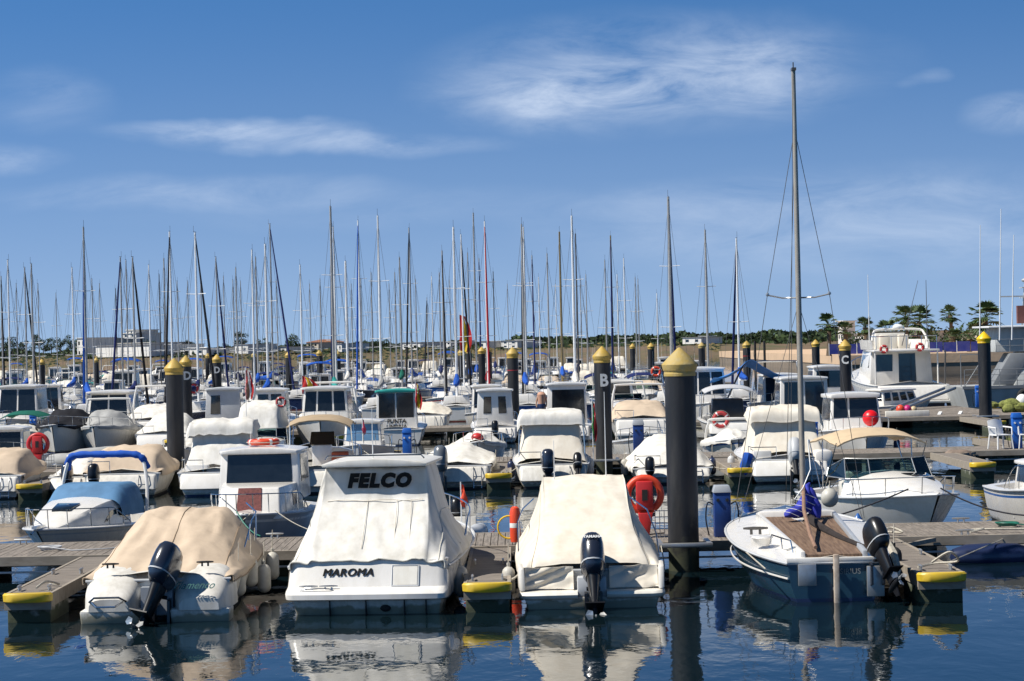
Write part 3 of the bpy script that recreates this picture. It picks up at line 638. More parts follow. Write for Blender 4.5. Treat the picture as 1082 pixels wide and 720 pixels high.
# ------------------------------------------------------------------ boat kit
class Hull:
    """bow towards +y, origin amidships at the waterline"""
    def __init__(s, L, B, fb=.7, rise=.3, sw=.9, full=2.6, rake=.5, tt=.45):
        s.L, s.B, s.fb, s.rise, s.sw, s.full, s.rake, s.tt = L, B, fb, rise, sw, full, rake, tt
    def b(s, t):
        k = s.B / 2
        if t < s.tt: q = t / s.tt; return k * (s.sw + (1 - s.sw) * math.sin(q * PI / 2))
        q = (t - s.tt) / (1 - s.tt); return k * max(.02, 1 - q ** s.full)
    def z(s, t): return s.fb + s.rise * max(0, t) ** 2
    def y(s, t): return -s.L/2 + s.L * t
    def t_of(s, y): return (y + s.L/2) / s.L
def hull_parts(root, h, hm, stripe=None, bottom=None, camber=.05, railm=None, cockpit=(.06, .5), floor=.25, deckm=None, n=18, inset=.16, wells=None, transom=True, boot=.10):
    rows = []
    fr = [(1.0, 1.0), (.86, .985), (.80, .98), (.42, .93), (.16, .86)]
    for i in range(n + 1):
        t = (i / n) ** .9; zs = h.z(t); b = h.b(t); r = []
        bq = t ** 3
        for a, kx in fr:
            z_ = zs * a; r.append((b * (kx - (1 - a) * .75 * bq), h.y(t) - h.rake * t**6 * (1 - a), z_))
        r.append((b * (.84 - .62 * bq), h.y(t) - h.rake * t**6 * .98, boot * .6)); r.append((b * (.78 - .6 * bq), h.y(t) - h.rake * t**6 * 1.0, -.06))
        r.append((0, h.y(t) - h.rake * t**6 * 1.1, -.30 * (1 - t**5) - .02))
        rows.append([(-x, y, z) for x, y, z in r] + [(x, y, z) for x, y, z in r[::-1][1:]])
    mb = MB(); seq = [0, 1, 0, 0, 0, 2, 2]; mb.grid(rows, rowm=seq + seq[::-1])
    if transom: 
        r0 = rows[0]; m_ = len(r0)
        for j in range(m_ // 2): mb.add([r0[j], r0[j+1], r0[m_-2-j], r0[m_-1-j]], [(0, 1, 2, 3)] if j < m_//2 - 1 else [(0, 1, 2)], seq[j] if seq[j] == 2 else 0)
    o = mb.build('hull', [hm, stripe or hm, bottom or ANTIF], root, sharp=30)
    c0, c1 = cockpit; d = []
    ts = sorted(set([i / 16 for i in range(17)] + [c0, c1]))
    for t in ts:
        b = h.b(t); zs = h.z(t); y = h.y(t); ii = min(inset, b * .5); fl = floor
        solid = [(b, zs), (b - ii*.9, zs + .025), (b - ii, zs + .028), (max(0, b - ii - .02) , zs + .03), (0, zs + .03 + camber * h.B * min(1, b / h.B * 2))]
        open_ = [(b, zs), (b - ii*.9, zs + .025), (b - ii, zs + .028), (b - ii - .02, fl), (0, fl)]
        if c0 < t < c1: use = [open_]
        elif abs(t - c0) < 1e-6: use = [solid, open_]
        elif abs(t - c1) < 1e-6: use = [open_, solid]
        else: use = [solid]
        for q in use: d.append([(-x, y, z) for x, z in q] + [(x, y, z) for x, z in q[::-1][1:]])
    MB().grid(d).build('deck', deckm or hm, root, sharp=30)
    rl = MB(); pts = [(h.b(i/20) + .012, h.y(i/20), h.z(i/20) - .01) for i in range(21)]
    rl.tube([(-h.b(0)*.0, h.y(0) - .012, h.z(0) - .01)] + pts + [(-x, y, z) for x, y, z in pts[::-1]] + [(0, h.y(0) - .012, h.z(0) - .01)], .026, 6, caps=False)
    rl.build('rub_rail', railm or LGREY, root)
    return o
def rail(root, h, t0=.45, t1=1.0, ht=.5, n=5, r=.013, name='bow_rail', both=True):
    mb = MB(); N_ = 14; ts = [t0 + (min(t1, .985) - t0) * i / N_ for i in range(N_ + 1)]
    up = [((h.b(t) - .06) if t < .97 else h.b(t)*.8, h.y(t) + (.05 if t > .9 else 0), h.z(t) + .03 + ht * min(1, (t - t0) * 6 + .15)) for t in ts]
    mb.tube([(-x, y, z) for x, y, z in up] + [(x, y, z) for x, y, z in up[::-1]], r, 6)
    for i in range(n + 1):
        k = int(i * N_ / (n + .01)); x, y, z = up[k]; zb = h.z(ts[k]) + .02
        for s_ in (-1, 1): mb.cyl((s_*x, y - .05, zb), (s_*x, y, z), r*.9, r*.9, 5)
    return mb.build(name, STEEL, root)
def bil(q, u, v): a, b, c, d = [Vector(p) for p in q]; return (a*(1-u)+b*u)*(1-v) + (d*(1-u)+c*u)*v
def panel(root, q, u0, u1, v0, v1, m=None, off=.012, name='window', th=.01):
    """thin pane on the quad q (bl, br, tr, tl seen from outside)"""
    a, b, c, d = [Vector(p) for p in q]; nrm_ = (b - a).cross(d - a).normalized()
    co = [bil(q, u0, v0), bil(q, u1, v0), bil(q, u1, v1), bil(q, u0, v1)]
    mb = MB(); mb.hexa([co[0]-nrm_*th, co[1]-nrm_*th, co[1]+nrm_*off, co[0]+nrm_*off], [co[3]-nrm_*th, co[2]-nrm_*th, co[2]+nrm_*off, co[3]+nrm_*off])
    o = mb.build(name, m or DGLASS, root, bevel=.006 if abs((u1-u0)) > .1 else 0, bseg=1); return o
def cabin(root, y0, y1, w0, w1, z0, z1, m, fy=.4, ry=.0, wt=None, windows=(), roof=True, roofm=None, over=.12, name='cabin', bev=.05, wtop=None, openback=False, rthick=.07):
    """tapered cabin: y0 rear, y1 front; w0 width at rear, w1 at front; fy front slope, ry rear slope"""
    k = wtop or .86
    B_ = [(-w0/2,y0,z0),(w0/2,y0,z0),(w1/2,y1,z0),(-w1/2,y1,z0)]; T_ = [(-w0/2*k,y0+ry,z1),(w0/2*k,y0+ry,z1),(w1/2*k,y1-fy,z1),(-w1/2*k,y1-fy,z1)]
    mb = MB(); mb.hexa(B_, T_); mb.build(name, m, root, bevel=bev)
    fq = {'back': (B_[0], B_[1], T_[1], T_[0]), 'right': (B_[1], B_[2], T_[2], T_[1]), 'front': (B_[2], B_[3], T_[3], T_[2]), 'left': (B_[3], B_[0], T_[0], T_[3])}
    for f, u0, u1, v0, v1, *mm in windows: panel(root, fq[f], u0, u1, v0, v1, mm[0] if mm else None)
    if roof:
        r = MB(); ow = w0/2*k + over; fw = w1/2*k + over; ya, yb = y0 + ry - over*1.3, y1 - fy + over*1.5; nn = 8; rows = []
        for i in range(nn + 1):
            q = i / nn; y = ya + (yb - ya) * q; ww = ow + (fw - ow) * q; e = 1 - .10 * (2*q-1)**4
            rows.append([(ww * e * s_, y, z1 + .005 + .07 * (1 - s_*s_) + .02 * (1 - (2*q-1)**2)) for s_ in (-1, -.8, -.4, 0, .4, .8, 1)])
        top = rows; bot = [[(x, y, z1 - rthick + .01) for x, y, z in r_] for r_ in rows]
        r.grid(top); r.grid(bot)
        ring = lambda G: G[0] + [g[-1] for g in G[1:]] + G[-1][::-1][1:] + [g[0] for g in G[::-1][1:]]
        r.grid([ring(top), ring(bot)]); r.build('roof', roofm or m, root, bevel=.015)
    return fq
def windshield(root, y0, w0, z0, hgt, side=1.0, slope=.45, m=None, frame=None):
    """wrap-round screen: front panes at y0 (forward), sides running aft"""
    b = [(-w0/2, y0 - side, z0), (-w0/2*.93, y0 - .35, z0), (-w0/2*.5, y0, z0), (w0/2*.5, y0, z0), (w0/2*.93, y0 - .35, z0), (w0/2, y0 - side, z0)]
    hs = [.45, 1, 1, 1, 1, .45]
    t_ = [(x * (.93), y - slope * hgt / .5 * .6 * (0.3 if i in (0, 5) else 1), z + hgt * hs[i]) for i, (x, y, z) in enumerate(b)]
    for i in range(5):
        mb = MB(); mb.poly([b[i], b[i+1], t_[i+1], t_[i]]); mb.build('windshield_pane', m or GLASS, root, thick=.006)
    f = MB(); f.tube(t_, .014, 6); f.tube(b, .014, 6)
    for i in range(6): f.tube([b[i], t_[i]], .012, 6)
    f.build('windshield_frame', frame or ALU, root)
def bimini(root, y0, y1, w_, z1, zb, m, sag=.05, legs=True, t=.035):
    rows = []
    for i in range(9):
        q = i / 8; y = y0 + (y1 - y0) * q
        rows.append([(w_/2*s_, y, z1 - .22*abs(s_)**3 - .14*(2*q-1)**2 - sag*math.sin(q*PI*2)**2) for s_ in (-1, -.85, -.6, -.3, 0, .3, .6, .85, 1)])
    MB().grid(rows).build('bimini', m, root, thick=t)
    if legs:
        for s_ in (-1, 1):
            f = MB(); x = s_ * w_ / 2
            for yy in (y0 + .05, (y0+y1)/2, y1 - .05):
                f.tube([(x*1.02, (y0+y1)/2 + (yy - (y0+y1)/2)*.15, zb), (x, yy, z1 - .3)], .014, 6)
            f.build('bimini_frame', STEEL, root)
def arch(root, y, w_, z0, z1, m, r=.05, lean=.3, pad=None):
    pts = [(-w_/2, y - lean, z0), (-w_/2*.97, y - lean*.4, z0 + (z1-z0)*.5), (-w_/2*.86, y, z1 - .12), (-w_/2*.72, y, z1)]
    pts = pts + [(-a, b, c) for a, b, c in pts[::-1]]; MB().tube(crom(pts, 26), r, 8).build('arch', m, root)
    if pad:
        q = crom([(-w_/2*.92, y - .12, z1 - .34), (-w_/2*.84, y, z1 - .08), (-w_/2*.6, y, z1 + .01), (0, y, z1 + .015), (w_/2*.6, y, z1 + .01), (w_/2*.84, y, z1 - .08), (w_/2*.92, y - .12, z1 - .34)], 40)
        MB().tube(q, [r*1.9 * (1 + .10*math.sin(i*1.3) + .06*math.sin(i*2.9)) for i in range(40)], 10).build('folded_canopy', pad, root)
def outboard(root, x, y, z, tilt=0, s=1.0, m=None, yaw=0, lean=0, gleam=None, nameplate=None):
    """engine on a transom at (x,y,z) = top of the bracket; aft is -y"""
    m = m or COWLN
    T = Matrix.Translation((x, y, z)) @ Matrix.Rotation(yaw, 4, 'Z') @ Matrix.Rotation(lean, 4, 'Y') @ Matrix.Rotation(-tilt, 4, 'X') @ Matrix.Scale(s, 4)
    def sec(z_, cy, wx, ly, n=16, e=2.6):
        o = []
        for k in range(n):
            a = 2*PI*k/n; c, q = math.cos(a), math.sin(a)
            o.append(T @ Vector((wx*math.copysign(abs(c)**(2/e), c), cy + ly*math.copysign(abs(q)**(2/e), q), z_)))
        return o
    mb = MB(); S = [sec(.10, -.30, .11, .20), sec(.16, -.31, .15, .27), sec(.26, -.32, .175, .31), sec(.42, -.32, .178, .32), sec(.56, -.33, .172, .30), sec(.66, -.34, .155, .265), sec(.72, -.345, .12, .21), sec(.745, -.35, .06, .11)]
    mb.grid(S, close=True); mb.poly(S[0][::-1]); mb.poly(S[-1])
    eng = mb.build('outboard_motor', m, root, sharp=45)
    b = MB(); S2 = [sec(.255, -.32, .181, .316), sec(.275, -.32, .182, .32)]; b.grid(S2, close=True); b.build('cowl_band', LGREY, eng)
    leg = MB(); S3 = [sec(.12, -.30, .10, .18), sec(-.10, -.30, .075, .15), sec(-.40, -.30, .05, .13), sec(-.58, -.30, .04, .12)]
    leg.grid(S3, close=True); leg.poly(S3[0]); leg.poly(S3[-1][::-1])
    leg.add([T @ Vector(p) for p in ((-.14,-.62,-.44),(.14,-.62,-.44),(.10,-.16,-.42),(-.10,-.16,-.42),(-.14,-.62,-.42),(.14,-.62,-.42),(.10,-.16,-.40),(-.10,-.16,-.40))], [(0,3,2,1),(4,5,6,7),(0,1,5,4),(1,2,6,5),(2,3,7,6),(3,0,4,7)])
    tor = [T @ Vector(p) for p in ((0,-.06,-.66),(0,-.16,-.66),(0,-.34,-.66),(0,-.48,-.66),(0,-.56,-.66))]
    leg.tube(tor, [.012*s,.05*s,.065*s,.055*s,.03*s], 10)
    leg.add([T @ Vector(p) for p in ((-.012,-.40,-.58),(.012,-.40,-.58),(.012,-.18,-.58),(-.012,-.18,-.58),(-.008,-.36,-.90),(.008,-.36,-.90),(.008,-.24,-.86),(-.008,-.24,-.86))], [(0,3,2,1),(4,5,6,7),(0,1,5,4),(1,2,6,5),(2,3,7,6),(3,0,4,7)])
    leg.build('midsection', COWLG if m is COWLG else BLACKP, eng)
    pr = MB()
    for k in range(3):
        a = 2*PI*k/3 + .4; u = Vector((math.cos(a), 0, math.sin(a))); v = Vector((-math.sin(a), 0, math.cos(a))); c = Vector((0, -.58, -.66))
        pts = [c + u*.04, c + u*.10 + v*.06 + Vector((0,.03,0)), c + u*.15 + v*.05 + Vector((0,.02,0)), c + u*.155 - v*.03 - Vector((0,.03,0)), c + u*.09 - v*.055 - Vector((0,.03,0))]
        pr.poly([T @ p for p in pts])
    pr.tube([T @ Vector((0,-.54,-.66)), T @ Vector((0,-.68,-.66))], [.035*s, .012*s], 8)
    pr.build('propeller', ALU, eng, thick=.008)
    br = MB()
    for sx in (-1, 1):
        br.add([Vector((x,y,z)) + Vector(p)*s for p in ((sx*.11-.02,-.20,-.34),(sx*.11+.02,-.20,-.34),(sx*.11+.02,.0,-.40),(sx*.11-.02,.0,-.40),(sx*.11-.02,-.17,.02),(sx*.11+.02,-.17,.02),(sx*.11+.02,.06,.05),(sx*.11-.02,.06,.05))], [(0,3,2,1),(4,5,6,7),(0,1,5,4),(1,2,6,5),(2,3,7,6),(3,0,4,7)])
    br.tube([T @ Vector((-.1,-.12,.02)), T @ Vector((.1,-.12,.02))], .03*s, 8); br.build('bracket', BLACKP, eng)
    if nameplate:   # pale lettering strip high on the back of the cowl
        M_ = T @ Matrix.Translation((0, -.642, .60)) @ Matrix.Rotation(R(90 - 14), 4, 'X')
        o = text(nameplate, .062, LET, eng, (0,0,0), (0,0,0), bold=.003, ext=.004, name='lettering', spacing=1.1); o.data.transform(M_)
    return eng
def cover(root, h, prof, m, name='canvas_cover', hang=.12, amp=.016, seed=1, fold=.0, nu=30, nv=33, edge=.03):
    """prof: list of (t, top z above sheer, top half width fraction, shoulder drop)"""
    secs = []
    for t, tz, tw, sd in prof:
        b = h.b(t); zs = h.z(t); T_ = zs + tz
        secs.append((h.y(t), [(0, T_ + .02), (b*tw*.55, T_ + .01), (b*tw, T_ - sd), (b*(tw*.35+.62), zs + tz*.40), (b + edge, zs + .03), (b + edge + .01, zs - hang)]))
    G = drape(secs, nu, nv, amp, seed, fold); 
    mb = MB(); mb.grid(G)
    mb.poly([G[0][j] for j in range(nv)]) if prof[0][1] > .25 else None
    return mb.build(name, m, root, sharp=70)
def trim(root, G, m, cols=(), hem=True):
    n = len(G); k = len(G[0])
    if hem:
        e = [G[i][0] for i in range(n-1, -1, -1)] + [G[0][j] for j in range(1, k)] + [G[i][k-1] for i in range(1, n)]
        MB().tube([p + Vector((math.copysign(.008, p.x), -.004, 0)) for p in e], .013, 5).build('hem', m, root)
    for c in cols:
        j = int(c * (k-1)); MB().tube([G[i][j] + Vector((0, -.003, .004)) for i in range(1, n)], .008, 4).build('seam', m, root)
def antenna(root, x, y, z, h_, m=None, lean=0): MB().tube([(x, y, z), (x + lean, y, z + h_)], [.012, .005], 5).build('antenna', m or WHITEP, root)
def fender(x, y, z, label, r=.11, L=.5, m=None, horiz=False, rz=0, group='fenders hung from the boats', line=.35):
    prof = [(0, -L/2)] + [(r*math.sin(a), -L/2 + r - r*math.cos(a)) for a in (.4, .8, 1.2, 1.57)] + [(r, L/2 - r)] + [(r*math.cos(a), L/2 - r + r*math.sin(a)) for a in (.5, 1.0, 1.35)] + [(.03, L/2 + .03), (.03, L/2 + .06), (0, L/2 + .06)]
    T = Matrix.Rotation(R(90), 4, 'Y') if horiz else Matrix()
    t = thing('fender', label, 'fender', (x, y, z), rz, group)
    MB().lathe(prof, 14, T=T).build('body', m or FENDW, t)
    if not horiz and line: MB().tube([(0,0,L/2+.05), (.01,.0,L/2+.05+line)], .008, 4).build('lanyard', ROPE, t)
    return t
def lifebuoy(x, y, z, label, R_=.33, r=.065, rot=(0,0,0), m=None):
    T = Matrix.Rotation(rot[2], 4, 'Z') @ Matrix.Rotation(rot[0], 4, 'X')
    t = thing('lifebuoy', label, 'lifebuoy', (x, y, z), 0, 'ring lifebuoys')
    MB().torus((0,0,0), R_, r, T, seg=32).build('ring', m or ORANGE, t)
    for k in range(4): a = k*PI/2 + .6; MB().torus((0,0,0), R_, r*1.06, T, a - .09, a + .09, 5).build('reflective_band', WHITEP, t)
    g = MB(); g.torus((0,0,0), R_ + r + .02, .009, T, seg=32, rs=5); g.build('grab_line', ROPE, t); return t
def rope(pts, label, r=.012, m=None, sag=0, group='mooring ropes', cat='rope'):
    P_ = [Vector(p) for p in pts]
    if sag and len(P_) == 2: P_ = [P_[0].lerp(P_[1], i/10) - Vector((0,0,sag*4*(i/10)*(1-i/10))) for i in range(11)]
    else: P_ = crom(P_, 8 * len(P_))
    o = MB().tube(P_, r, 5).build('mooring_rope', m or ROPE); return tag(o, label, cat, group)
def flag(x, y, z, label, h_=1.3, cols=(RFLAG, YFLAG, RFLAG), rz=0, furled=True, w_=.16, lean=0):
    t = thing('flag', label, 'flag', (x, y, z), rz, 'flags flown from sterns and masts')
    MB().tube([(0,0,0), (lean,0,h_)], .015, 5).build('staff', WHITEP, t)
    n = len(cols)
    for k in range(n):
        rows = []
        for i in range(9):
            q = i / 8; zz_ = h_*.95 - q * h_*.55; ww = w_ * (.45 + 1.3*q*(1.2-q)); rows.append([(lean*zz_/h_ + ww*(k+j/3)/n + .02*math.sin(q*7+j), .04*math.sin(q*5+k*2+j*1.2), zz_ - .05*(k+j/3)) for j in range(4)])
        MB().grid(rows).build('stripe', cols[k], t, thick=.004)
    return t
# ------------------------------------------------------------------ front row
GF = 'boats moored in the front row'
# --- tan covered boat
def boat_tan():
    h = Hull(6.2, 2.54, .66, .35, .93, 3.0); y = 35.9 + 3.1
    t = thing('motorboat', 'white motorboat under a tan canvas cover with dark outboard, front left', 'motorboat', (-5.92, y, 0), 0, GF)
    hull_parts(t, h, DWHITE, cockpit=(.12, .5), floor=.3)
    S = []
    for t_, tz, tw, wmid, zmid in ((.0, -.06, .8, .9, -.02), (.035, .10, .8, .9, .06), (.09, .20, .74, .9, .10), (.16, .32, .68, .88, .16), (.30, .52, .64, .86, .24), (.43, .70, .60, .84, .33), (.50, .76, .60, .83, .35), (.62, .72, .58, .82, .32), (.75, .42, .5, .8, .2), (.95, .08, .4, .9, .05)):
        b = h.b(t_); zs = h.z(t_); S.append((h.y(t_), [(0, zs+tz+.03), (b*tw*.6, zs+tz+.02), (b*tw, zs+tz-.03), (b*wmid, zs+zmid), (b+.03, zs+.02), (b+.04, zs-.08)]))
    G = drape(S, 60, 61, .020, 3.1, .10); MB().grid(G).build('canvas_cover', TAN, t, sharp=80); trim(t, G, mat('tan_binding', (.36,.27,.18), .9), (.22, .5, .78))
    # sculpted quarter lobes either side of the engine well
    for s_ in (-1, 1):
        rows = []
        for i in range(11):
            q = i / 10; yy = -3.62 + q * 1.05; hw = .50 * (1 - (1-q)**3 * .35); top = .40 + .46 * (1 - (1-q)**1.8); cx = s_ * (.735)
            prof_ = []
            for k in range(13):
                a = PI * k / 12; e = .62; c = math.cos(a); sn = math.sin(a)
                prof_.append((cx + s_*(hw * math.copysign(abs(c)**e, c)), yy, .20 + (top-.20)*abs(sn)**.55))
            rows.append(prof_)
        m_ = MB(); m_.grid(rows); m_.poly(rows[0]); m_.build('quarter_moulding', DWHITE, t, sharp=50)
        lo = MB(); lo.hexa([(s_*.735-.47,-3.5,-.1),(s_*.735+.47,-3.5,-.1),(s_*.735+.47,-3.0,-.1),(s_*.735-.47,-3.0,-.1)], [(s_*.735-.49,-3.56,.215),(s_*.735+.49,-3.56,.215),(s_*.735+.49,-3.0,.215),(s_*.735-.49,-3.0,.215)]); lo.build('transom', DWHITE, t, bevel=.04)
        c = MB(); cleat(c, s_*.78, -3.12, .86, 1.0); c.build('cleat', BLACKP, t)
    st = MB(); st.tube([(-1.05,-3.60,.36),(-.95,-3.72,.44),(-.55,-3.72,.44),(-.45,-3.60,.36)], .018, 6); st.tube([(-1.0,-3.64,.36),(-.9,-3.80,.30),(-.6,-3.80,.30),(-.5,-3.64,.36)], .016, 6); st.build('swim_ladder', STEEL, t)
    wl = MB(); wl.box(-.26, .26, -3.32, -3.0, .1, .55); wl.build('engine_well', GREYG, t)
    outboard(t, .10, -3.34, .32, tilt=R(32), s=1.12, yaw=R(-18), lean=R(10))
    o = text('Flamenco', .19, mat('script_green', (.02, .12, .11), .5), t, (.66, -3.635, .60), (R(60), 0, 0), shear=.5, sx=.9)
    r = MB(); r.tube([(1.12, -1.0, .8), (1.16, .2, 1.35), (1.1, 1.4, 1.4), (.8, 2.4, 1.5)], .014, 6); r.tube([(1.12, -.2, .75), (1.16, -.1, 1.3)], .013, 5); r.tube([(1.12, 1.1, .8), (1.12, 1.2, 1.38)], .013, 5); r.build('side_rail', STEEL, t)
    return t
boat_tan()
for k, (x, yy, z) in enumerate(((-4.38, 37.2, .52), (-4.30, 38.3, .56), (-4.34, 39.2, .60), (-4.12, 38.7, .40), (-4.10, 39.9, .5))):
    fender(x - .38, yy, z - .06, 'white fender on the right side of the tan covered boat, %s from its stern' % ordn(k+1), .12, .52)
# --- FELCO / MAROMA
def boat_felco():
    h = Hull(6.6, 2.82, .78, .4, .955, 2.7); y0 = 36.15 + 3.3
    t = thing('motorboat', 'white cabin boat with cover lettered FELCO and transom lettered MAROMA', 'motorboat', (-2.20, y0, 0), -.08, GF)
    hull_parts(t, h, WHITE, cockpit=(.1, .5), floor=.35)
    yb = -3.3
    # upper stern: raked moulded transom block
    pl = MB(); rows = []
    for z_, yy, hw in ((.25, yb-.42, 1.30), (.28, yb-.52, 1.345), (.36, yb-.52, 1.355), (.40, yb-.48, 1.35), (.46, yb-.30, 1.345), (.80, yb-.14, 1.325), (.88, yb-.11, 1.31), (.90, yb+.05, 1.28)):
        rows.append([(-hw, yb+.6, z_), (-hw, yb-.02, z_)] + [(-hw+.16*(1-math.cos(a)), yy+.22*(1-math.sin(a)), z_) for a in (0.2, .6, 1.0, 1.57)] + [(-.45, yy-.02, z_), (.45, yy-.02, z_)] + [(hw-.16*(1-math.cos(a)), yy+.22*(1-math.sin(a)), z_) for a in (1.57, 1.0, .6, .2)] + [(hw, yb-.02, z_), (hw, yb+.6, z_)])
    pl.grid(rows); pl.poly(rows[0]); pl.poly(rows[-1]); pl.build('transom', WHITE, t, sharp=35)
    lo = MB(); lo.hexa([(-1.16,yb-.16,-.15),(1.16,yb-.16,-.15),(1.2,yb+.4,-.15),(-1.2,yb+.4,-.15)], [(-1.24,yb-.30,.262),(1.24,yb-.30,.262),(1.26,yb+.4,.262),(-1.26,yb+.4,.262)]); lo.build('lower_hull', DWHITE, t, bevel=.03)
    for xx in (-.62, -.02, .62, .98): MB().box(xx-.008, xx+.008, yb-.318, yb-.2, .0, .24).build('seam', DARKM, t)
    MB().ell((.30, yb-.25, .10), (.09, .06, .06), 10, 6).build('exhaust', DARKM, t)
    # recessed door at right and name panel
    def tz(z_): return yb - .30 + (z_-.46)/.34*.16 - .02
    dq = [(.42, tz(.47), .47), (.86, tz(.47), .47), (.86, tz(.79), .79), (.42, tz(.79), .79)]
    fr = MB()
    for a, b in ((0,1),(1,2),(2,3),(3,0)): fr.tube([dq[a], dq[b]], .012, 5)
    fr.build('door_frame', LGREY, t); panel(t, dq, .04, .96, .03, .97, WHITE2, off=.004, name='transom_door')
    NM = [text('MAROMA', .185, LETK, t, (-.32, tz(.69)-.012, .69), (R(65), 0, 0), bold=0, shear=.22, sx=1.0, ext=.004, spacing=1.1), text('MAROMA', .185, LETK, t, (-.312, tz(.69)-.0135, .69), (R(65), 0, 0), bold=0, shear=.22, sx=1.0, ext=.004, spacing=1.1), text('MAROMA', .185, LETK, t, (-.326, tz(.69)-.0150, .69), (R(65), 0, 0), bold=0, shear=.22, sx=1.0, ext=.004, spacing=1.1)]
    jb = bmesh.new()
    for q in NM:
        me_ = q.data.copy(); me_.transform(q.matrix_basis); jb.from_mesh(me_)
    jb.transform(NM[0].matrix_basis.inverted()); jb.to_mesh(NM[0].data); jb.free()
    for q in NM[1:]: bpy.data.objects.remove(q)
    cl = MB(); cleat(cl, -.95, yb-.38, .41, 1.1); cleat(cl, -.62, yb-.38, .41, 1.1); cl.tube([(-1.1, yb-.42, .40), (-.98, yb-.46, .47), (-.6, yb-.46, .45), (-.5, yb-.42, .40)], .014, 5); cl.build('cleat', STEEL, t)
    # cover: hanging rear curtain under the hardtop, broadening to the gunwales
    S = []
    def sec(y, zt, wt, wm, zm, we, ze): S.append((y, [(0, zt), (wt*.5, zt), (wt*.9, zt-.01), (wt, zt-.05), (wm, zm), (we, ze), (we+.01, ze-.10)]))
    sec(yb-.16, .885, 1.0, 1.16, .86, 1.27, .84); sec(yb-.10, .93, 1.02, 1.18, .89, 1.30, .84); sec(yb+.25, 1.20, 1.0, 1.16, 1.02, 1.33, .86); sec(yb+.62, 1.50, .97, 1.16, 1.16, 1.36, .88); sec(yb+.94, 1.80, .93, 1.13, 1.30, 1.38, .90)
    sec(yb+1.03, 2.06, .90, 1.10, 1.40, 1.39, .91); sec(yb+1.10, 2.33, .88, 1.08, 1.55, 1.40, .92); sec(yb+1.5, 2.37, .88, 1.08, 1.6, 1.41, .93); sec(yb+2.6, 2.36, .86, 1.06, 1.55, 1.40, .95); sec(yb+3.4, 1.7, .8, 1.0, 1.3, 1.36, 1.0); sec(yb+4.4, 1.15, .7, .9, 1.1, 1.2, 1.05)
    G = drape(S, 80, 73, .014, 8.2, .10); MB().grid(G).build('canvas_cover', WCANV, t, sharp=80); trim(t, G, mat('white_binding', (.58,.56,.50), .9), (.16, .84))
    sm = MB(); 
    for zz_, yy in ((1.80, yb+.92),): sm.tube([(x, yy-.008-.01*math.cos(x*4), zz_ + .012*math.sin(x*9)) for x in [-.82+.082*k for k in range(21)]], .007, 4)
    for xx in (-.12, .38, .62): sm.tube([(xx*(1+.1*k/6), yb+.92-.0 - k*.17, 1.80-k*.148) for k in range(6)], .006, 4)
    sm.build('seams', CREAM, t)
    # hardtop roof with overhang
    r = MB(); top = []; bot = []
    for i in range(11):
        q = i/10; y = yb+.86+q*2.0; hw = .905 + .05*q
        top.append([(hw*s_, y - .07*(1-s_*s_)*(1-q)*0, 2.42+.085*(1-s_*s_)) for s_ in (-1,-.85,-.5,0,.5,.85,1)]); bot.append([(a*.985, b, 2.37) for a, b, c in top[-1]])
    ring = lambda G: G[0] + [g[-1] for g in G[1:]] + G[-1][::-1][1:] + [g[0] for g in G[::-1][1:]]
    r.grid(top); r.grid(bot); r.grid([ring(top), ring(bot)]); r.build('roof', WHITE2, t, bevel=.012)
    rr = MB(); rr.tube([(-.85, yb+.95, 2.50), (-.8, yb+.93, 2.56), (.8, yb+.93, 2.56), (.85, yb+.95, 2.50)], .014, 6); rr.build('roof_rail', STEEL, t)
    antenna(t, -.08, yb+1.3, 2.48, .9)
    text('FELCO', .31, LETK, t, (.06, yb+.985, 2.12), (R(83), 0, R(0)), bold=.022, shear=.2, sx=1.02, ext=.006, spacing=1.2)
    rail(t, h, .35, 1.0, .45)
    return t
boat_felco()
fender(-.98, 37.4, .35, 'white fender on the right side of the lettered FELCO boat', .13, .55)
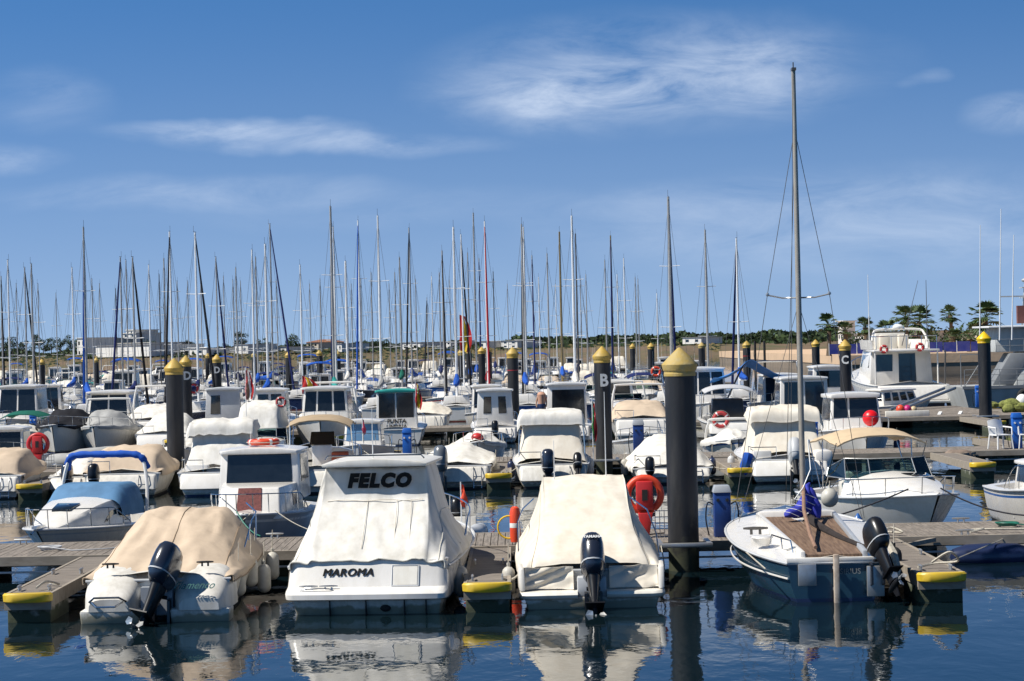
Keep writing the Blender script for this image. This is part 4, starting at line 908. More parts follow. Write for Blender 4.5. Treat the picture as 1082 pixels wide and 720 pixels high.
# --- cream covered boat
def boat_cream():
    h = Hull(6.0, 2.42, .62, .4, .93, 2.8); y0 = 36.3 + 3.0; yb = -3.0
    t = thing('motorboat', 'white boat under a smooth cream cover with dark outboard at its centre', 'motorboat', (1.23, y0, 0), 0, GF)
    hull_parts(t, h, DWHITE, cockpit=(.1, .5), floor=.3)
    S = []
    def sec(y, zt, wt, ws, zs_, we, ze): S.append((y, [(0, zt+.02), (wt*.6, zt+.01), (wt*.93, zt-.015), (wt, zt-.07), (ws, zs_), (we, ze), (we+.01, ze-.12)]))
    sec(yb-.02, .70, .98, 1.08, .68, 1.17, .62); sec(yb+.12, .82, .96, 1.08, .74, 1.18, .63); sec(yb+.6, 1.02, .88, 1.08, .80, 1.20, .64); sec(yb+1.3, 1.30, .80, 1.06, .92, 1.23, .66); sec(yb+2.1, 1.66, .76, 1.0, 1.08, 1.24, .70)
    sec(yb+2.7, 1.90, .755, .94, 1.2, 1.24, .74); sec(yb+3.05, 1.96, .75, .92, 1.3, 1.23, .78); sec(yb+3.6, 1.93, .72, .88, 1.3, 1.19, .82); sec(yb+4.1, 1.5, .6, .8, 1.2, 1.1, .88); sec(yb+5.0, 1.1, .4, .6, 1.0, .8, .98)
    G = drape(S, 60, 61, .010, 5.5, .045); MB().grid(G).build('canvas_cover', CREAM, t, sharp=80); trim(t, G, mat('cream_binding', (.56,.50,.40), .9), (.24, .76), hem=False)
    # stern pockets: canvas hanging inside the two wells, coamings, platforms
    for s_ in (-1, 1):
        q = MB(); q.hexa([(s_*1.15-.05,yb-.30,.30),(s_*1.15+.05,yb-.30,.30),(s_*1.17+.05,yb+.3,.30),(s_*1.17-.05,yb+.3,.30)], [(s_*1.16-.05,yb-.16,.68),(s_*1.16+.05,yb-.16,.68),(s_*1.18+.05,yb+.3,.72),(s_*1.18-.05,yb+.3,.72)]); q.build('quarter_coaming', DWHITE, t, bevel=.035)
        rows = []
        for i in range(26):
            v = i / 25; r_ = []
            for j in range(26):
                u = j / 25; xx = s_*(.30 + .80*u); zz_ = .68 - v*.36; dd = .10*math.sin(u*PI)**.5*math.sin(v*PI*.7) + .045*(1-abs(noise.noise(Vector((xx*2.4 + v*1.5, v*.8, s_*3))))*3) ; r_.append((xx, yb-.10 + dd - .10*v + .02*noise.noise(Vector((xx*3, v*2, 9*s_))), zz_ + .03*noise.noise(Vector((xx*4, v*4, 2)))))
            rows.append(r_)
        MB().grid(rows).build('well_canvas', CREAM, t, thick=.006, sharp=80)
        pf = MB(); rws = []
        for z_, o_ in ((.17, .07), (.20, .02), (.245, 0), (.285, .03), (.295, .08)):
            hw = 1.22 - o_*.5; inn = .24; rws.append([(s_*inn, yb+.1, z_), (s_*inn, yb-.42+o_, z_), (s_*(hw-.22), yb-.44+o_, z_), (s_*(hw-.07), yb-.38+o_, z_), (s_*hw, yb-.22, z_), (s_*hw, yb+.25, z_)])
        pf.grid(rws); pf.poly(rws[-1]); pf.poly(rws[0]); pf.build('swim_platform', WHITE2, t, sharp=40)
    lo = MB(); lo.hexa([(-1.02,yb-.22,-.15),(1.02,yb-.22,-.15),(1.05,yb+.3,-.15),(-1.05,yb+.3,-.15)], [(-1.12,yb-.28,.20),(1.12,yb-.28,.20),(1.12,yb+.3,.20),(-1.12,yb+.3,.20)]); lo.build('transom', DWHITE, t, bevel=.03)
    MB().box(-.24, .24, yb-.27, yb+.1, .2, .52).build('engine_well', LGREY, t, bevel=.02)
    outboard(t, .02, yb-.22, .24, tilt=R(32), s=1.14, nameplate='YAMAHA')
    r = MB(); r.tube([(1.2, yb+.9, .74), (1.2, yb+1.5, 1.05), (1.15, yb+3.2, 1.35), (.9, yb+4.4, 1.5)], .013, 6); r.tube([(-1.2, yb+1.9, .74), (-1.2, yb+2.2, 1.25), (-1.1, yb+3.4, 1.4), (-.9, yb+4.4, 1.5)], .013, 6); r.tube([(-1.2, yb+2.8, .8), (-1.15, yb+2.9, 1.33)], .012, 5); r.build('side_rail', STEEL, t)
    antenna(t, .42, yb+3.2, 1.9, 1.6); antenna(t, -.52, yb+3.0, 1.85, .8)
    return t
boat_cream()
fender(-.15, 37.0, .38, 'white fender on the left side of the cream covered boat', .11, .5)
# --- teal sailing boat
def boat_teal():
    h = Hull(6.5, 2.80, .66, .44, .56, 3.0, rake=.5, tt=.55); y0 = 36.2 + 3.25; yb = -3.25
    t = thing('sailing_boat', 'small teal sailing boat with brown wooden cockpit and a tall bare mast', 'sailing boat', (5.28, y0, 0), 0, GF)
    hull_parts(t, h, TEAL, stripe=TEAL, bottom=NAVY, railm=LGREY, cockpit=(.03, .03001), deckm=WHITE, inset=.2)
    # white line low on the topsides, both sides
    for s_ in (-1, 1):
        pts = [(s_*(h.b(q)*.975+.016 - .22*h.b(q)*q**3*.7), h.y(q) - .5*q**6*.3, h.z(q)*.60) for q in [i/24 for i in range(25)]]
        MB().tube(pts, .016, 5).build('white_line', WHITE, t)
    # cockpit sole of planks, framed by coamings
    for s_ in (-1, 1):
        c = MB(); c.hexa([(s_*.52-.05,yb+.04,.66),(s_*.52+.05,yb+.04,.66),(s_*.71+.05,yb+4.9,.85),(s_*.71-.05,yb+4.9,.85)], [(s_*.52-.04,yb+.04,.84),(s_*.52+.04,yb+.04,.84),(s_*.71+.04,yb+4.9,1.12),(s_*.71-.04,yb+4.9,1.12)]); c.build('coaming', GREYG if s_ > 0 else WHITE, t, bevel=.015)
    fl = MB(); n = 14
    for i in range(n):
        a, b = i/n, (i+1)/n - .006
        fl.hexa([(-.47+.94*a,yb+.06,.70),(-.47+.94*b,yb+.06,.70),(-.66+1.32*b,yb+4.8,.90),(-.66+1.32*a,yb+4.8,.90)], [(-.47+.94*a,yb+.06,.785),(-.47+.94*b,yb+.06,.785),(-.66+1.32*b,yb+4.8,1.04),(-.66+1.32*a,yb+4.8,1.04)])
    fl.build('cockpit_sole', TEAK, t)
    MB().hexa([(-.76,yb+4.8,.86),(.76,yb+4.8,.86),(.62,yb+5.3,.9),(-.62,yb+5.3,.9)], [(-.74,yb+4.82,1.14),(.74,yb+4.82,1.14),(.55,yb+5.25,1.15),(-.55,yb+5.25,1.15)]).build('foredeck_coaming', WHITE, t, bevel=.03)
    tr = MB(); tr.box(-.80, .80, yb-.03, yb+.06, .655, .74); tr.build('transom_cap', WHITE, t, bevel=.012)
    # mast, spreaders, shrouds
    mz = 9.40; my = yb + 4.55; mx = .10
    MB().tube([(mx, my, .9), (mx, my, 5), (mx, my, mz)], [.055, .053, .038], 14).build('mast', mat('mast_grey_tan', (.40,.36,.30), .45, .12, 3, metal=.2), t)
    mh = MB(); mh.box(mx-.04, mx+.04, my-.12, my+.08, mz, mz+.05); mh.tube([(mx, my, mz), (mx, my, mz+.16)], .012, 5); mh.build('masthead', SPARD, t)
    sp = MB(); zsp = 5.15
    for s_ in (-1, 1): sp.tube([(mx, my, zsp), (mx+s_*.30, my, zsp+.0), (mx+s_*.58, my, zsp+.06)], .016, 6); sp.ell((mx+s_*.58, my, zsp+.07), (.035,.03,.035), 6, 4)
    sp.build('spreader', ALU, t)
    rg = MB()
    for s_ in (-1, 1): rg.tube([(mx, my, 8.3), (mx+s_*.58, my, zsp+.07), (s_*1.22, my-.1, 1.0)], .006, 4); rg.tube([(mx, my, zsp-.1), (s_*1.15, my-.35, 1.0)], .005, 4)
    rg.tube([(mx, my, 8.3), (0, yb+6.35, 1.2)], .006, 4); rg.tube([(mx-.02, my-.1, mz), (-.15, my-.13, 1.3)], .005, 4); rg.build('rigging', SPARD, t)
    gx = MB(); gx.tube([(mx, my-.08, 1.62), (-.10, my-1.6, 1.30), (-.22, yb+1.3, 1.0), (-.27, yb+.3, .88)], [.035,.035,.034,.03], 8); gx.build('boom', mat('varnished_spar', (.32,.19,.12), .5, .15, 4), t)
    # bundled blue sail cover at the mast foot with its lashing
    b = MB(); pts = crom([(mx+.12, my-.10, 1.72), (mx+.06, my-.16, 1.52), (mx+.0, my-.26, 1.30), (mx-.20, my-.42, 1.18), (mx-.42, my-.5, 1.10)], 16)
    b.tube(pts, [.02,.04,.06,.08,.10,.11,.12,.13,.13,.13,.12,.12,.11,.09,.07,.04], 12)
    b.tube(crom([(mx+.12, my-.13, 1.6), (mx+.17, my-.18, 1.3), (mx+.20, my-.26, 1.05)], 8), [.04,.07,.09,.11,.12,.12,.11,.08], 10)
    for k, v in enumerate(b.v): b.v[k] = v + Vector((noise.noise(v*7), noise.noise(v*7+Vector((5,0,0))), noise.noise(v*6+Vector((0,9,0)))))*.05
    b.build('sail_cover', mat('bright_blue_canvas', (.025, .035, .36), .8, .15, 5, .01, 14), t, sharp=60)
    lr = MB(); lr.tube([(mx+.1, my-.1, 2.5), (mx+.12, my-.25, 1.95), (mx-.05, my-.42, 1.62), (mx-.24, my-.62, 1.42)], .012, 5)
    for k in range(5): a = Vector(pts[5+2*k]); lr.tube([a + Vector((-.2,-.1,.08)), a + Vector((-.02,-.22,.05)), a + Vector((.15,-.16,-.03))], .005, 4)
    lr.build('lashing', WHITEP, t)
    # dark strip modelled in for the boom's shadow across the cockpit
    d = MB(); pp = crom([(mx+.10, my-.15, 1.06), (.16, my-1.0, 1.02), (.25, my-2.0, .96), (.40, my-2.9, .89), (.62, yb+.55, .84), (.80, yb+.05, .82)], 22)
    d.tube(pp, [.07,.07,.075,.08,.08,.075,.07,.07,.07,.065,.06,.06,.055,.05,.05,.045,.04,.04,.035,.03,.03,.025], 8); d.build('boom_shadow_strip', mat('boom_shadow_dark', (.025, .018, .016), .9, .2, 4), t)
    # rudder, tiller post, brackets
    rd = MB(); rd.box(-.04, .05, yb-.20, yb-.08, -.4, .80); rd.build('rudder', mat('rudder_wood', (.50,.42,.34), .6, .15, 6, dirt=(.18,.10,.05), dirt_amt=.8), t, bevel=.015)
    for zz_ in (.2, .55): MB().box(-.05, .06, yb-.09, yb-.0, zz_, zz_+.05).build('gudgeon', STEEL, t)
    pb = MB(); pb.box(-.62, -.32, yb-.10, yb-.04, .28, .64); pb.build('bracket_plate', ALU, t, bevel=.01)
    eb = MB(); eb.box(.50, .78, yb-.24, yb-.16, .10, .60); eb.box(.54, .58, yb-.18, yb-.02, .2, .5); eb.box(.70, .74, yb-.18, yb-.02, .2, .5); eb.build('engine_bracket', ALU, t, bevel=.01)
    outboard(t, .66, yb-.20, .62, tilt=R(38), s=.88, m=BLACKP, yaw=R(20))
    gr = MB(); gr.tube([(-.62, yb+.5, .78), (-.66, yb+.52, .98), (-.86, yb+1.5, 1.0), (-.88, yb+1.52, .84)], .014, 6); gr.tube([(-.74, yb+1.0, .8), (-.76, yb+1.0, .99)], .012, 5); gr.build('grab_rail', STEEL, t)
    cl = MB(); cleat(cl, -.95, yb+3.2, .86, 1.6); cl.build('cleat', SPARD, t); cl = MB(); cleat(cl, 1.12, yb+3.3, .86, 1.2, 'y'); cl.build('cleat', SPARD, t)
    vs = MB(); vs.lathe([(.0,.0),(.12,.0),(.16,.10),(.20,.14),(.18,.17),(.0,.15)], 12, T=Matrix.Translation((-.98, yb+1.9, .78))); vs.build('ventilator', WHITE, t)
    text('SIRIUS', .13, mat('dull_letter', (.25,.27,.27), .6), t, (.25, yb-.045, .50), (R(90), 0, 0), ext=.003)
    cr = MB(); cr.tube([(.95, yb+.4, .95), (1.02, yb+.2, .75), (1.05, yb, .55), (.95, yb-.3, .42), (1.0, yb-.35, .3)], [.05,.07,.06,.07,.04], 6); cr.build('coiled_lines', ROPE, t)
    return t
boat_teal()
fender(7.0 - .42, 38.0, .42, 'dark fender between the teal boat and the right finger', .14, .6, RUBBER)
# ------------------------------------------------------------------ pontoon furniture, row one
def pedestal(x, y, z, hgt, label, m, w_=.34):
    t = thing('service_pedestal', label, 'service pedestal', (x, y, z), 0, 'blue water and power pedestals')
    MB().box(-w_/2, w_/2, -.15, .15, 0, hgt*.86).build('body', m, t, bevel=.02)
    MB().hexa([(-w_/2-.02,-.17,hgt*.86),(w_/2+.02,-.17,hgt*.86),(w_/2+.02,.17,hgt*.86),(-w_/2-.02,.17,hgt*.86)], [(-w_/2+.02,-.12,hgt),(w_/2-.02,-.12,hgt),(w_/2-.02,.15,hgt),(-w_/2+.02,.15,hgt)]).build('top', GREYG if m is PEDB else m, t, bevel=.015)
    for s_ in (-1, 1): MB().tube(crom([(s_*w_/2, 0, hgt*.62), (s_*(w_/2+.12), -.02, hgt*.66), (s_*(w_/2+.16), -.02, hgt*.35), (s_*(w_/2+.10), 0, .03)], 12), .015, 6).build('hose', BLACKP, t)
    for k in (-.09, .09): MB().cyl((k, -.155, hgt*.72), (k, -.185, hgt*.72), .035, .035, 8).build('socket', WHITEP if m is PEDB2 else BLACKP, t)
    return t
pedestal(4.08, 43.1, DZ, 1.02, 'dark blue service pedestal left of the teal sailing boat', PEDB, .33)
def buoy_stand(x, y, label, m=ORANGE, s=1.0):
    t = thing('lifebuoy_stand', label, 'lifebuoy stand', (x, y, DZ), 0, 'lifebuoy stands on the pontoons')
    MB().cyl((0,0,0),(0,0,1.2*s),.03,.03,8).build('post', STEEL, t)
    MB().torus((.0,.02,.85*s), .33*s, .075*s, Matrix.Rotation(R(90),4,'X'), seg=30).build('ring', m, t)
    b = MB(); b.box(-.17*s,.17*s,-.16,-.05,.55*s,1.13*s); b.build('case', REDO, t, bevel=.04)
    MB().box(-.055*s,.055*s,-.168,-.15,.74*s,.96*s).build('case_window', DARKM, t)
    MB().hexa([(-.05,-.14,.05),(.08,-.14,.05),(.08,-.04,.05),(-.05,-.04,.05)], [(-.14*s,-.16,.5*s),(.16*s,-.16,.5*s),(.16*s,-.04,.5*s),(-.14*s,-.04,.5*s)]).build('lower_case', REDO, t, bevel=.02)
    g = MB()
    for k in range(5): g.tube([(.2+.09*k,-.1,0), (.2+.09*k,-.1,.55)], .008, 4); g.tube([(.2,-.1,.05+.12*k), (.56,-.1,.05+.12*k)], .008, 4)
    g.build('wire_basket', STEEL, t); return t
buoy_stand(2.56, 43.3, 'orange ring lifebuoy with red case left of the nearest pile')
buoy_stand(-16.3, 74.5, 'red lifebuoy stand at the left end of the second pontoon', REDO)
def extinguisher(x, y):
    t = thing('rescue_float', 'orange upright rescue float hanging left of the cream covered boat', 'rescue float', (x, y, DZ), 0)
    MB().lathe([(0,.05),(.09,.06),(.105,.14),(.105,.62),(.08,.72),(.04,.75),(0,.75)], 12).build('body', ORANGE, t)
    MB().lathe([(.107,.34),(.108,.35),(.108,.42),(.107,.43)], 12).build('reflective_band', WHITEP, t)
    MB().torus((-.12,.0,.35),.22,.02,Matrix.Rotation(R(90),4,'X'),R(60),R(300),14,6).build('strap', YFLAG, t)
    MB().cyl((0,.14,-.05),(0,.14,.95),.02,.02,6).build('post', STEEL, t)
extinguisher(-.02, 42.3)
rope([(6.9, 36.2, .62), (7.15, 36.0, .80), (7.35, 36.3, .62), (7.0, 36.6, .56), (6.7, 36.4, .52)], 'loose rope loop on the tip of the right finger', .022)
rope([(8.8, 42.2, .56), (9.1, 42.4, .60), (8.95, 42.8, .55), (9.4, 42.5, .58), (11.2, 42.6, .53)], 'knotted rope lying along the right end of the front pontoon', .02)
rope([(7.1, 42.3, .56), (7.3, 42.5, .66), (7.5, 42.3, .58), (7.25, 42.7, .56)], 'coiled rope on the front pontoon right of the teal boat', .024)
rope([(6.95, 40.6, .5), (7.0, 41.2, .62), (7.1, 41.8, .5)], 'short rope loop at the root of the right finger', .024)
rope([(7.6, 40.2, .05), (9.4, 42.1, .42)], 'taut line slanting up to the front pontoon at right', .012)
rope([(-8.0, 36.2, .53), (-7.9, 36.5, .60), (-7.75, 36.8, .52), (-7.95, 37.0, .52)], 'rope coil near the tip of the far left finger', .02)
rope([(-1.05, 37.6, .75), (-.65, 36.5, .48)], 'slack line from the FELCO boat to the middle finger', .016, sag=.22)
rope([(.12, 36.9, .62), (-.25, 36.3, .50)], 'twisted line from the cream covered boat to the middle finger', .022, sag=.1)
rope([(-7.0, 39.6, .9), (-7.7, 41.9, .55)], 'line from the tan covered boat to the left finger root', .012, sag=.12)
fl_ = MB(); fl_.lathe([(0,-.8),(.16,-.74),(.24,-.5),(.26,0),(.24,.5),(.16,.74),(0,.8)], 14, T=Matrix.Rotation(R(90),4,'Y')); tag(fl_.build('pontoon_float', NAVY, None, loc=(9.15, 42.0, .10)), 'dark blue barrel float under the front pontoon at right', 'float')
for k, (cx, cy, lb) in enumerate(((-9.3, 43.4, 'grey water hose coiled on the front pontoon at far left'), (9.9, 43.9, 'green water hose coiled on the front pontoon behind the knotted rope'), (1.4, 43.7, 'dark hose loop on the front pontoon behind the cream covered boat'))):
    pts = [(cx + (.16+.012*i/6)*math.cos(i*.55), cy + (.16+.012*i/6)*math.sin(i*.55), DZ + .02 + .0016*i) for i in range(44)] + [(cx + .5, cy - .3, DZ + .02), (cx + 1.1, cy - .1, DZ + .02), (cx + 1.6, cy + .3, DZ + .02)]
    tag(MB().tube(pts, .013, 5).build('water_hose', (LGREY, GREENP, BLACKP)[k]), lb, 'hose')
for k, (cx, cy, ax) in enumerate(((-6.2, 42.25, 'x'), (-3.6, 42.25, 'x'), (1.9, 42.3, 'x'), (6.2, 42.25, 'x'), (8.7, 42.25, 'x'), (-10.2, 45.0, 'x'), (-5.0, 45.05, 'x'), (9.2, 45.05, 'x'))):
    c = MB(); cleat(c, cx, cy, DZ, 1.3, ax); tag(c.build('mooring_cleat', ALU), '%s cleat from the left on the %s edge of the front pontoon' % (('first','second','third','fourth','fifth','first','second','third')[k], 'near' if k < 5 else 'far'), 'cleat', 'cleats on the front pontoon')
rope([(-5.4, 41.4, 1.1), (-5.7, 42.0, .75), (-6.1, 42.25, .60)], 'bow line of the tan covered boat to the pontoon cleat', .012)
rope([(-2.0, 42.0, 1.15), (-2.9, 42.1, .8), (-3.55, 42.25, .60)], 'bow line of the FELCO boat to the pontoon cleat', .012)
rope([(5.35, 42.6, 1.1), (5.8, 42.5, .8), (6.2, 42.3, .60)], 'bow line of the teal boat to the pontoon cleat', .012)
rope([(2.3, 36.4, .5), (2.6, 38.5, .35), (2.75, 41.6, .55)], 'long slack line along the right side of the cream covered boat', .012)
rope([(4.15, 36.4, .55), (4.0, 39.0, .7), (4.3, 42.0, .58)], 'long line along the left side of the teal boat', .012)
# ------------------------------------------------------------------ behind the first pontoon (bows to the camera)
GB = 'boats moored behind the front pontoon'
def boat_bluearch():
    h = Hull(6.0, 2.45, .54, .20, .9, 2.3, rake=.9); t = thing('motorboat', 'white cuddy boat with bright blue rolled canopy and pale blue screen cover', 'motorboat', (-9.72, 46.0+3.0, 0), PI-.16, GB); t.scale = (.93, .96, .94)
    hull_parts(t, h, WHITE, stripe=LGREY, bottom=ANTIF, cockpit=(.06, .42), floor=.3)
    # cuddy top
    rows = []
    for i in range(13):
        q = i/12; tt_ = .40 + q*.5; y = h.y(tt_); w_ = h.b(tt_)*(.80-.12*q); z0 = h.z(tt_)+.02; hh = .62*(1-q**2.0)+.02
        rows.append([(-w_, y, z0), (-w_*.93, y, z0+hh*.7), (-w_*.8, y, z0+hh*.95), (-w_*.4, y, z0+hh*1.05), (0, y, z0+hh*1.08), (w_*.4, y, z0+hh*1.05), (w_*.8, y, z0+hh*.95), (w_*.93, y, z0+hh*.7), (w_, y, z0)])
    m_ = MB(); m_.grid(rows); m_.poly(rows[0]); m_.build('cuddy', WHITE, t, sharp=35)
    for s_ in (-1, 1):
        q0, q1 = .10, .42; qa = lambda q, f: Vector((s_*h.b(.40+q*.5)*(.80-.12*q)*(1-.07*f)*1.0 + s_*.012, h.y(.40+q*.5), h.z(.40+q*.5)+.02 + (.62*(1-q**2.0)+.02)*.7*f))
        MB().poly([qa(.06,.18), qa(.48,.22), qa(.36,.85), qa(.06,.92)]).build('window', DGLASS, t, thick=.012)
    MB().hexa([(-.28,h.y(.66),1.13),(.28,h.y(.66),1.13),(.22,h.y(.75),1.02),(-.22,h.y(.75),1.02)], [(-.28,h.y(.66),1.19),(.28,h.y(.66),1.19),(.22,h.y(.75),1.09),(-.22,h.y(.75),1.09)]).build('hatch', DGLASS, t, bevel=.008)
    # screen cover
    zc = h.z(.42)+.62; wc = h.b(.42)*.84
    sc_ = drape([(h.y(.28), [(0, zc+.34), (.5, zc+.34), (.84, zc+.30), (wc, zc-.1), (wc+.05, zc-.42)]), (h.y(.42), [(0, zc+.36), (.5, zc+.35), (.80, zc+.30), (wc, zc-.05), (wc+.05, zc-.40)]), (h.y(.455), [(0, zc+.30), (.5, zc+.29), (.80, zc+.22), (wc-.02, zc-.1), (wc+.03, zc-.38)]), (h.y(.52), [(0, zc+.03), (.5, zc+.02), (.80, zc-.02), (wc-.06, zc-.18), (wc, zc-.38)])], 20, 25, .008, 3)
    MB().grid(sc_).build('screen_cover', SCANV, t, sharp=60)
    arch(t, h.y(.24), 2.25, .8, 2.18, WHITE, .045, -.25, BCANV)
    rail(t, h, .5, 1.0, .42)
    an = MB(); an.box(-.06, .06, h.y(.93), h.y(1.02), h.z(1)+.02, h.z(1)+.08); an.tube([(0, h.y(1.0), h.z(1)+.05), (0, h.y(1.05), h.z(1)-.08)], .025, 6); an.build('anchor_roller', STEEL, t)
    return t
boat_bluearch()
def boat_lifebuoy():
    h = Hull(6.2, 2.25, .72, .22, .92, 2.5, rake=.7); t = thing('motorboat', 'white pilothouse boat with an orange lifebuoy lying on its roof', 'motorboat', (-5.75, 45.9+3.1, 0), PI, GB)
    hull_parts(t, h, GREYG, stripe=WHITE, bottom=NAVY, cockpit=(.05, .35), floor=.35, deckm=WHITE)
    # raised fore cabin
    fq = cabin(t, h.y(.45), h.y(.86), 1.95, 1.4, .75, 1.42, WHITE, fy=.45, windows=(('left', .55, .8, .3, .75), ('right', .2, .45, .3, .75)), roof=False, wtop=.9, name='fore_cabin')
    panel(t, fq['front'], .3, .7, .25, .98, mat('red_brown_mesh', (.16,.035,.03), .7, .3, 20), off=.02, name='hatch')
    cabin(t, h.y(.22), h.y(.52), 1.98, 1.86, 1.0, 2.12, WHITE, fy=.20, windows=(('front', .09, .91, .30, .94), ('right', .15, .85, .38, .92), ('left', .15, .85, .38, .92), ('back', .2, .8, .1, .9)), wtop=.93, name='wheelhouse', over=.08)
    rail(t, h, .5, 1.0, .40, 5)
    antenna(t, -.6, h.y(.35), 2.2, .9); antenna(t, .25, h.y(.4), 2.2, .35)
    return t
boat_lifebuoy()
lifebuoy(-5.72, 49.7, 2.30, 'orange lifebuoy lying flat on the roof of the white pilothouse boat', .30, .07)
rope([(-5.1, 46.1, 1.0), (-3.9, 45.2, .55)], 'thin mooring line right of the boat with the roof lifebuoy', .012, sag=.1)
rope([(-5.9, 46.0, 1.0), (-5.3, 45.1, .55)], 'green mooring line under the bow of the roof lifebuoy boat', .016, sag=.1, m=GREENP)
rope([(-5.6, 46.0, .95), (-6.4, 45.2, .55)], 'white mooring line left of the bow of the roof lifebuoy boat', .012, sag=.08)
def tender(x, y, rz, label, tube_m, L=3.2, B=1.5, group=GB, name='inflatable_boat', eng=None, cov=None, zt=.0, r=.21):
    t = thing(name, label, 'inflatable boat', (x, y, zt), rz, group)
    pts = [(-B/2+.2, -L/2, .26), (-B/2+.2, 0, .26), (-B/2+.22, L*.25, .30), (-B*.22, L*.43, .38), (0, L*.48, .42), (B*.22, L*.43, .38), (B/2-.22, L*.25, .30), (B/2-.2, 0, .26), (B/2-.2, -L/2, .26)]
    pp = crom(pts, 36); rs = [r*(.35 + .65*min(1, i/2.5, (35-i)/2.5)) for i in range(36)]
    MB().tube(pp, rs, 12).build('tube', tube_m, t)
    MB().hexa([(-B*.25,-L*.40,-.05),(B*.25,-L*.40,-.05),(B*.16,L*.36,.02),(-B*.16,L*.36,.02)], [(-B*.32,-L*.40,.2),(B*.32,-L*.40,.2),(B*.2,L*.36,.28),(-B*.2,L*.36,.28)]).build('hull', WHITE, t, bevel=.03)
    MB().box(-B*.3, B*.3, -L*.42, -L*.38, .05, .55).build('transom', DWHITE, t, bevel=.01)
    MB().box(-B*.28, B*.28, -.15, .12, .38, .43).build('seat', LGREY, t, bevel=.01)
    if cov:
        G = drape([(-L*.42, [(0,.62),(B*.3,.58),(B*.5,.36),(B*.51,.22)]), (-L*.1, [(0,.78),(B*.25,.70),(B*.48,.42),(B*.51,.24)]), (L*.2, [(0,.72),(B*.2,.66),(B*.42,.46),(B*.48,.28)]), (L*.46, [(0,.58),(B*.1,.56),(B*.2,.50),(B*.24,.36)])], 20, 21, .03, x)
        MB().grid(G).build('canvas_cover', cov, t, sharp=80)
    if eng: outboard(t, 0, -L*.42, .45, tilt=eng[1], s=eng[2], m=eng[0])
    return t
tender(-1.5, 47.6, PI*.97, 'small grey inflatable boat between the FELCO and cream covered boats', LGREY, 3.4, 1.6, eng=(BLACKP, 0, .7))
flag(-1.2, 47.9, .5, 'small orange pennant standing in the grey inflatable boat', .9, (ORANGE,), w_=.14)
def boat_bimini():
    h = Hull(6.3, 2.65, .72, .30, .92, 2.5, rake=.9); t = thing('motorboat', 'white sports boat with beige bimini and wraparound windscreen at right', 'motorboat', (8.45, 46.0+3.25, 0), PI+.17, GB)
    hull_parts(t, h, WHITE, stripe=WHITE2, bottom=ANTIF, cockpit=(.06, .48), floor=.35)
    rows = []
    for i in range(13):
        q = i/12; tt_ = .46 + q*.46; y = h.y(tt_); w_ = h.b(tt_)*(.80-.15*q); z0 = h.z(tt_)+.02; hh = .50*(1-q**1.8)+.015
        rows.append([(-w_, y, z0), (-w_*.9, y, z0+hh*.7), (-w_*.5, y, z0+hh), (0, y, z0+hh*1.08), (w_*.5, y, z0+hh), (w_*.9, y, z0+hh*.7), (w_, y, z0)])
    m_ = MB(); m_.grid(rows); m_.poly(rows[0]); m_.build('cuddy', WHITE, t, sharp=40)
    MB().hexa([(-.62,h.y(.62),1.27),(-.02,h.y(.62),1.27),(-.08,h.y(.71),1.17),(-.60,h.y(.71),1.15)], [(-.62,h.y(.62),1.33),(-.02,h.y(.62),1.34),(-.08,h.y(.71),1.25),(-.60,h.y(.71),1.23)]).build('hatch', DGLASS, t, bevel=.006)
    windshield(t, h.y(.56), 2.2, 1.20, .44, side=1.5, slope=.55)
    bimini(t, h.y(.10), h.y(.44), 2.15, 2.28, .9, mat('beige_bimini', (.55,.42,.27), .9, .08, 3))
    rail(t, h, .40, 1.0, .36, 4)
    for s_ in (-.5, .45): MB().box(s_-.25, s_+.25, h.y(.26), h.y(.34), .6, 1.28).build('seat', WHITE2, t, bevel=.06)
    return t
boat_bimini()
rope([(9.0, 46.1, 1.15), (11.0, 45.2, .6)], 'dark mooring line right of the beige bimini boat', .018, ROPED, sag=.18)
rope([(8.3, 46.0, 1.15), (6.2, 45.0, .6)], 'dark mooring line left of the beige bimini boat bow', .018, ROPED, sag=.05)
fender(6.75, 46.8, .95, 'round white fender at the left quarter of the beige bimini boat', .19, .42, line=.1)
MBp = thing('marker_buoy', 'small white and blue conical marker on the pontoon by the bimini boat', 'marker', (7.05, 44.9, DZ)); MB().lathe([(0,0),(.13,0),(.10,.12),(.02,.25),(0,.26)], 10).build('cone', BLUEP, MBp); MB().lathe([(0,-.0),(.15,-.0),(.15,.03),(0,.03)], 10).build('base', WHITEP, MBp)
def boat_edge():
    h = Hull(5.4, 2.2, .8, .3, .92, 2.4, rake=.5); t = thing('motorboat', 'blue striped white boat cut by the right edge of the photo', 'motorboat', (12.1, 46.2+2.7, 0), PI, GB)
    hull_parts(t, h, WHITE, stripe=BLUEP, cockpit=(.1, .5)); cabin(t, h.y(.4), h.y(.75), 1.6, 1.2, .85, 1.5, WHITE, fy=.5, windows=(('front', .1, .9, .3, .9), ('right', .1, .9, .3, .9)))
    rail(t, h)
boat_edge()
fender(11.2, 45.75, .62, 'fat weathered fender lying across the bow at the right edge', .24, .75, mat('fender_tan', (.50,.42,.36), .6, .2, 8, dirt=(.25,.16,.12), dirt_amt=.7), horiz=True, rz=.3)
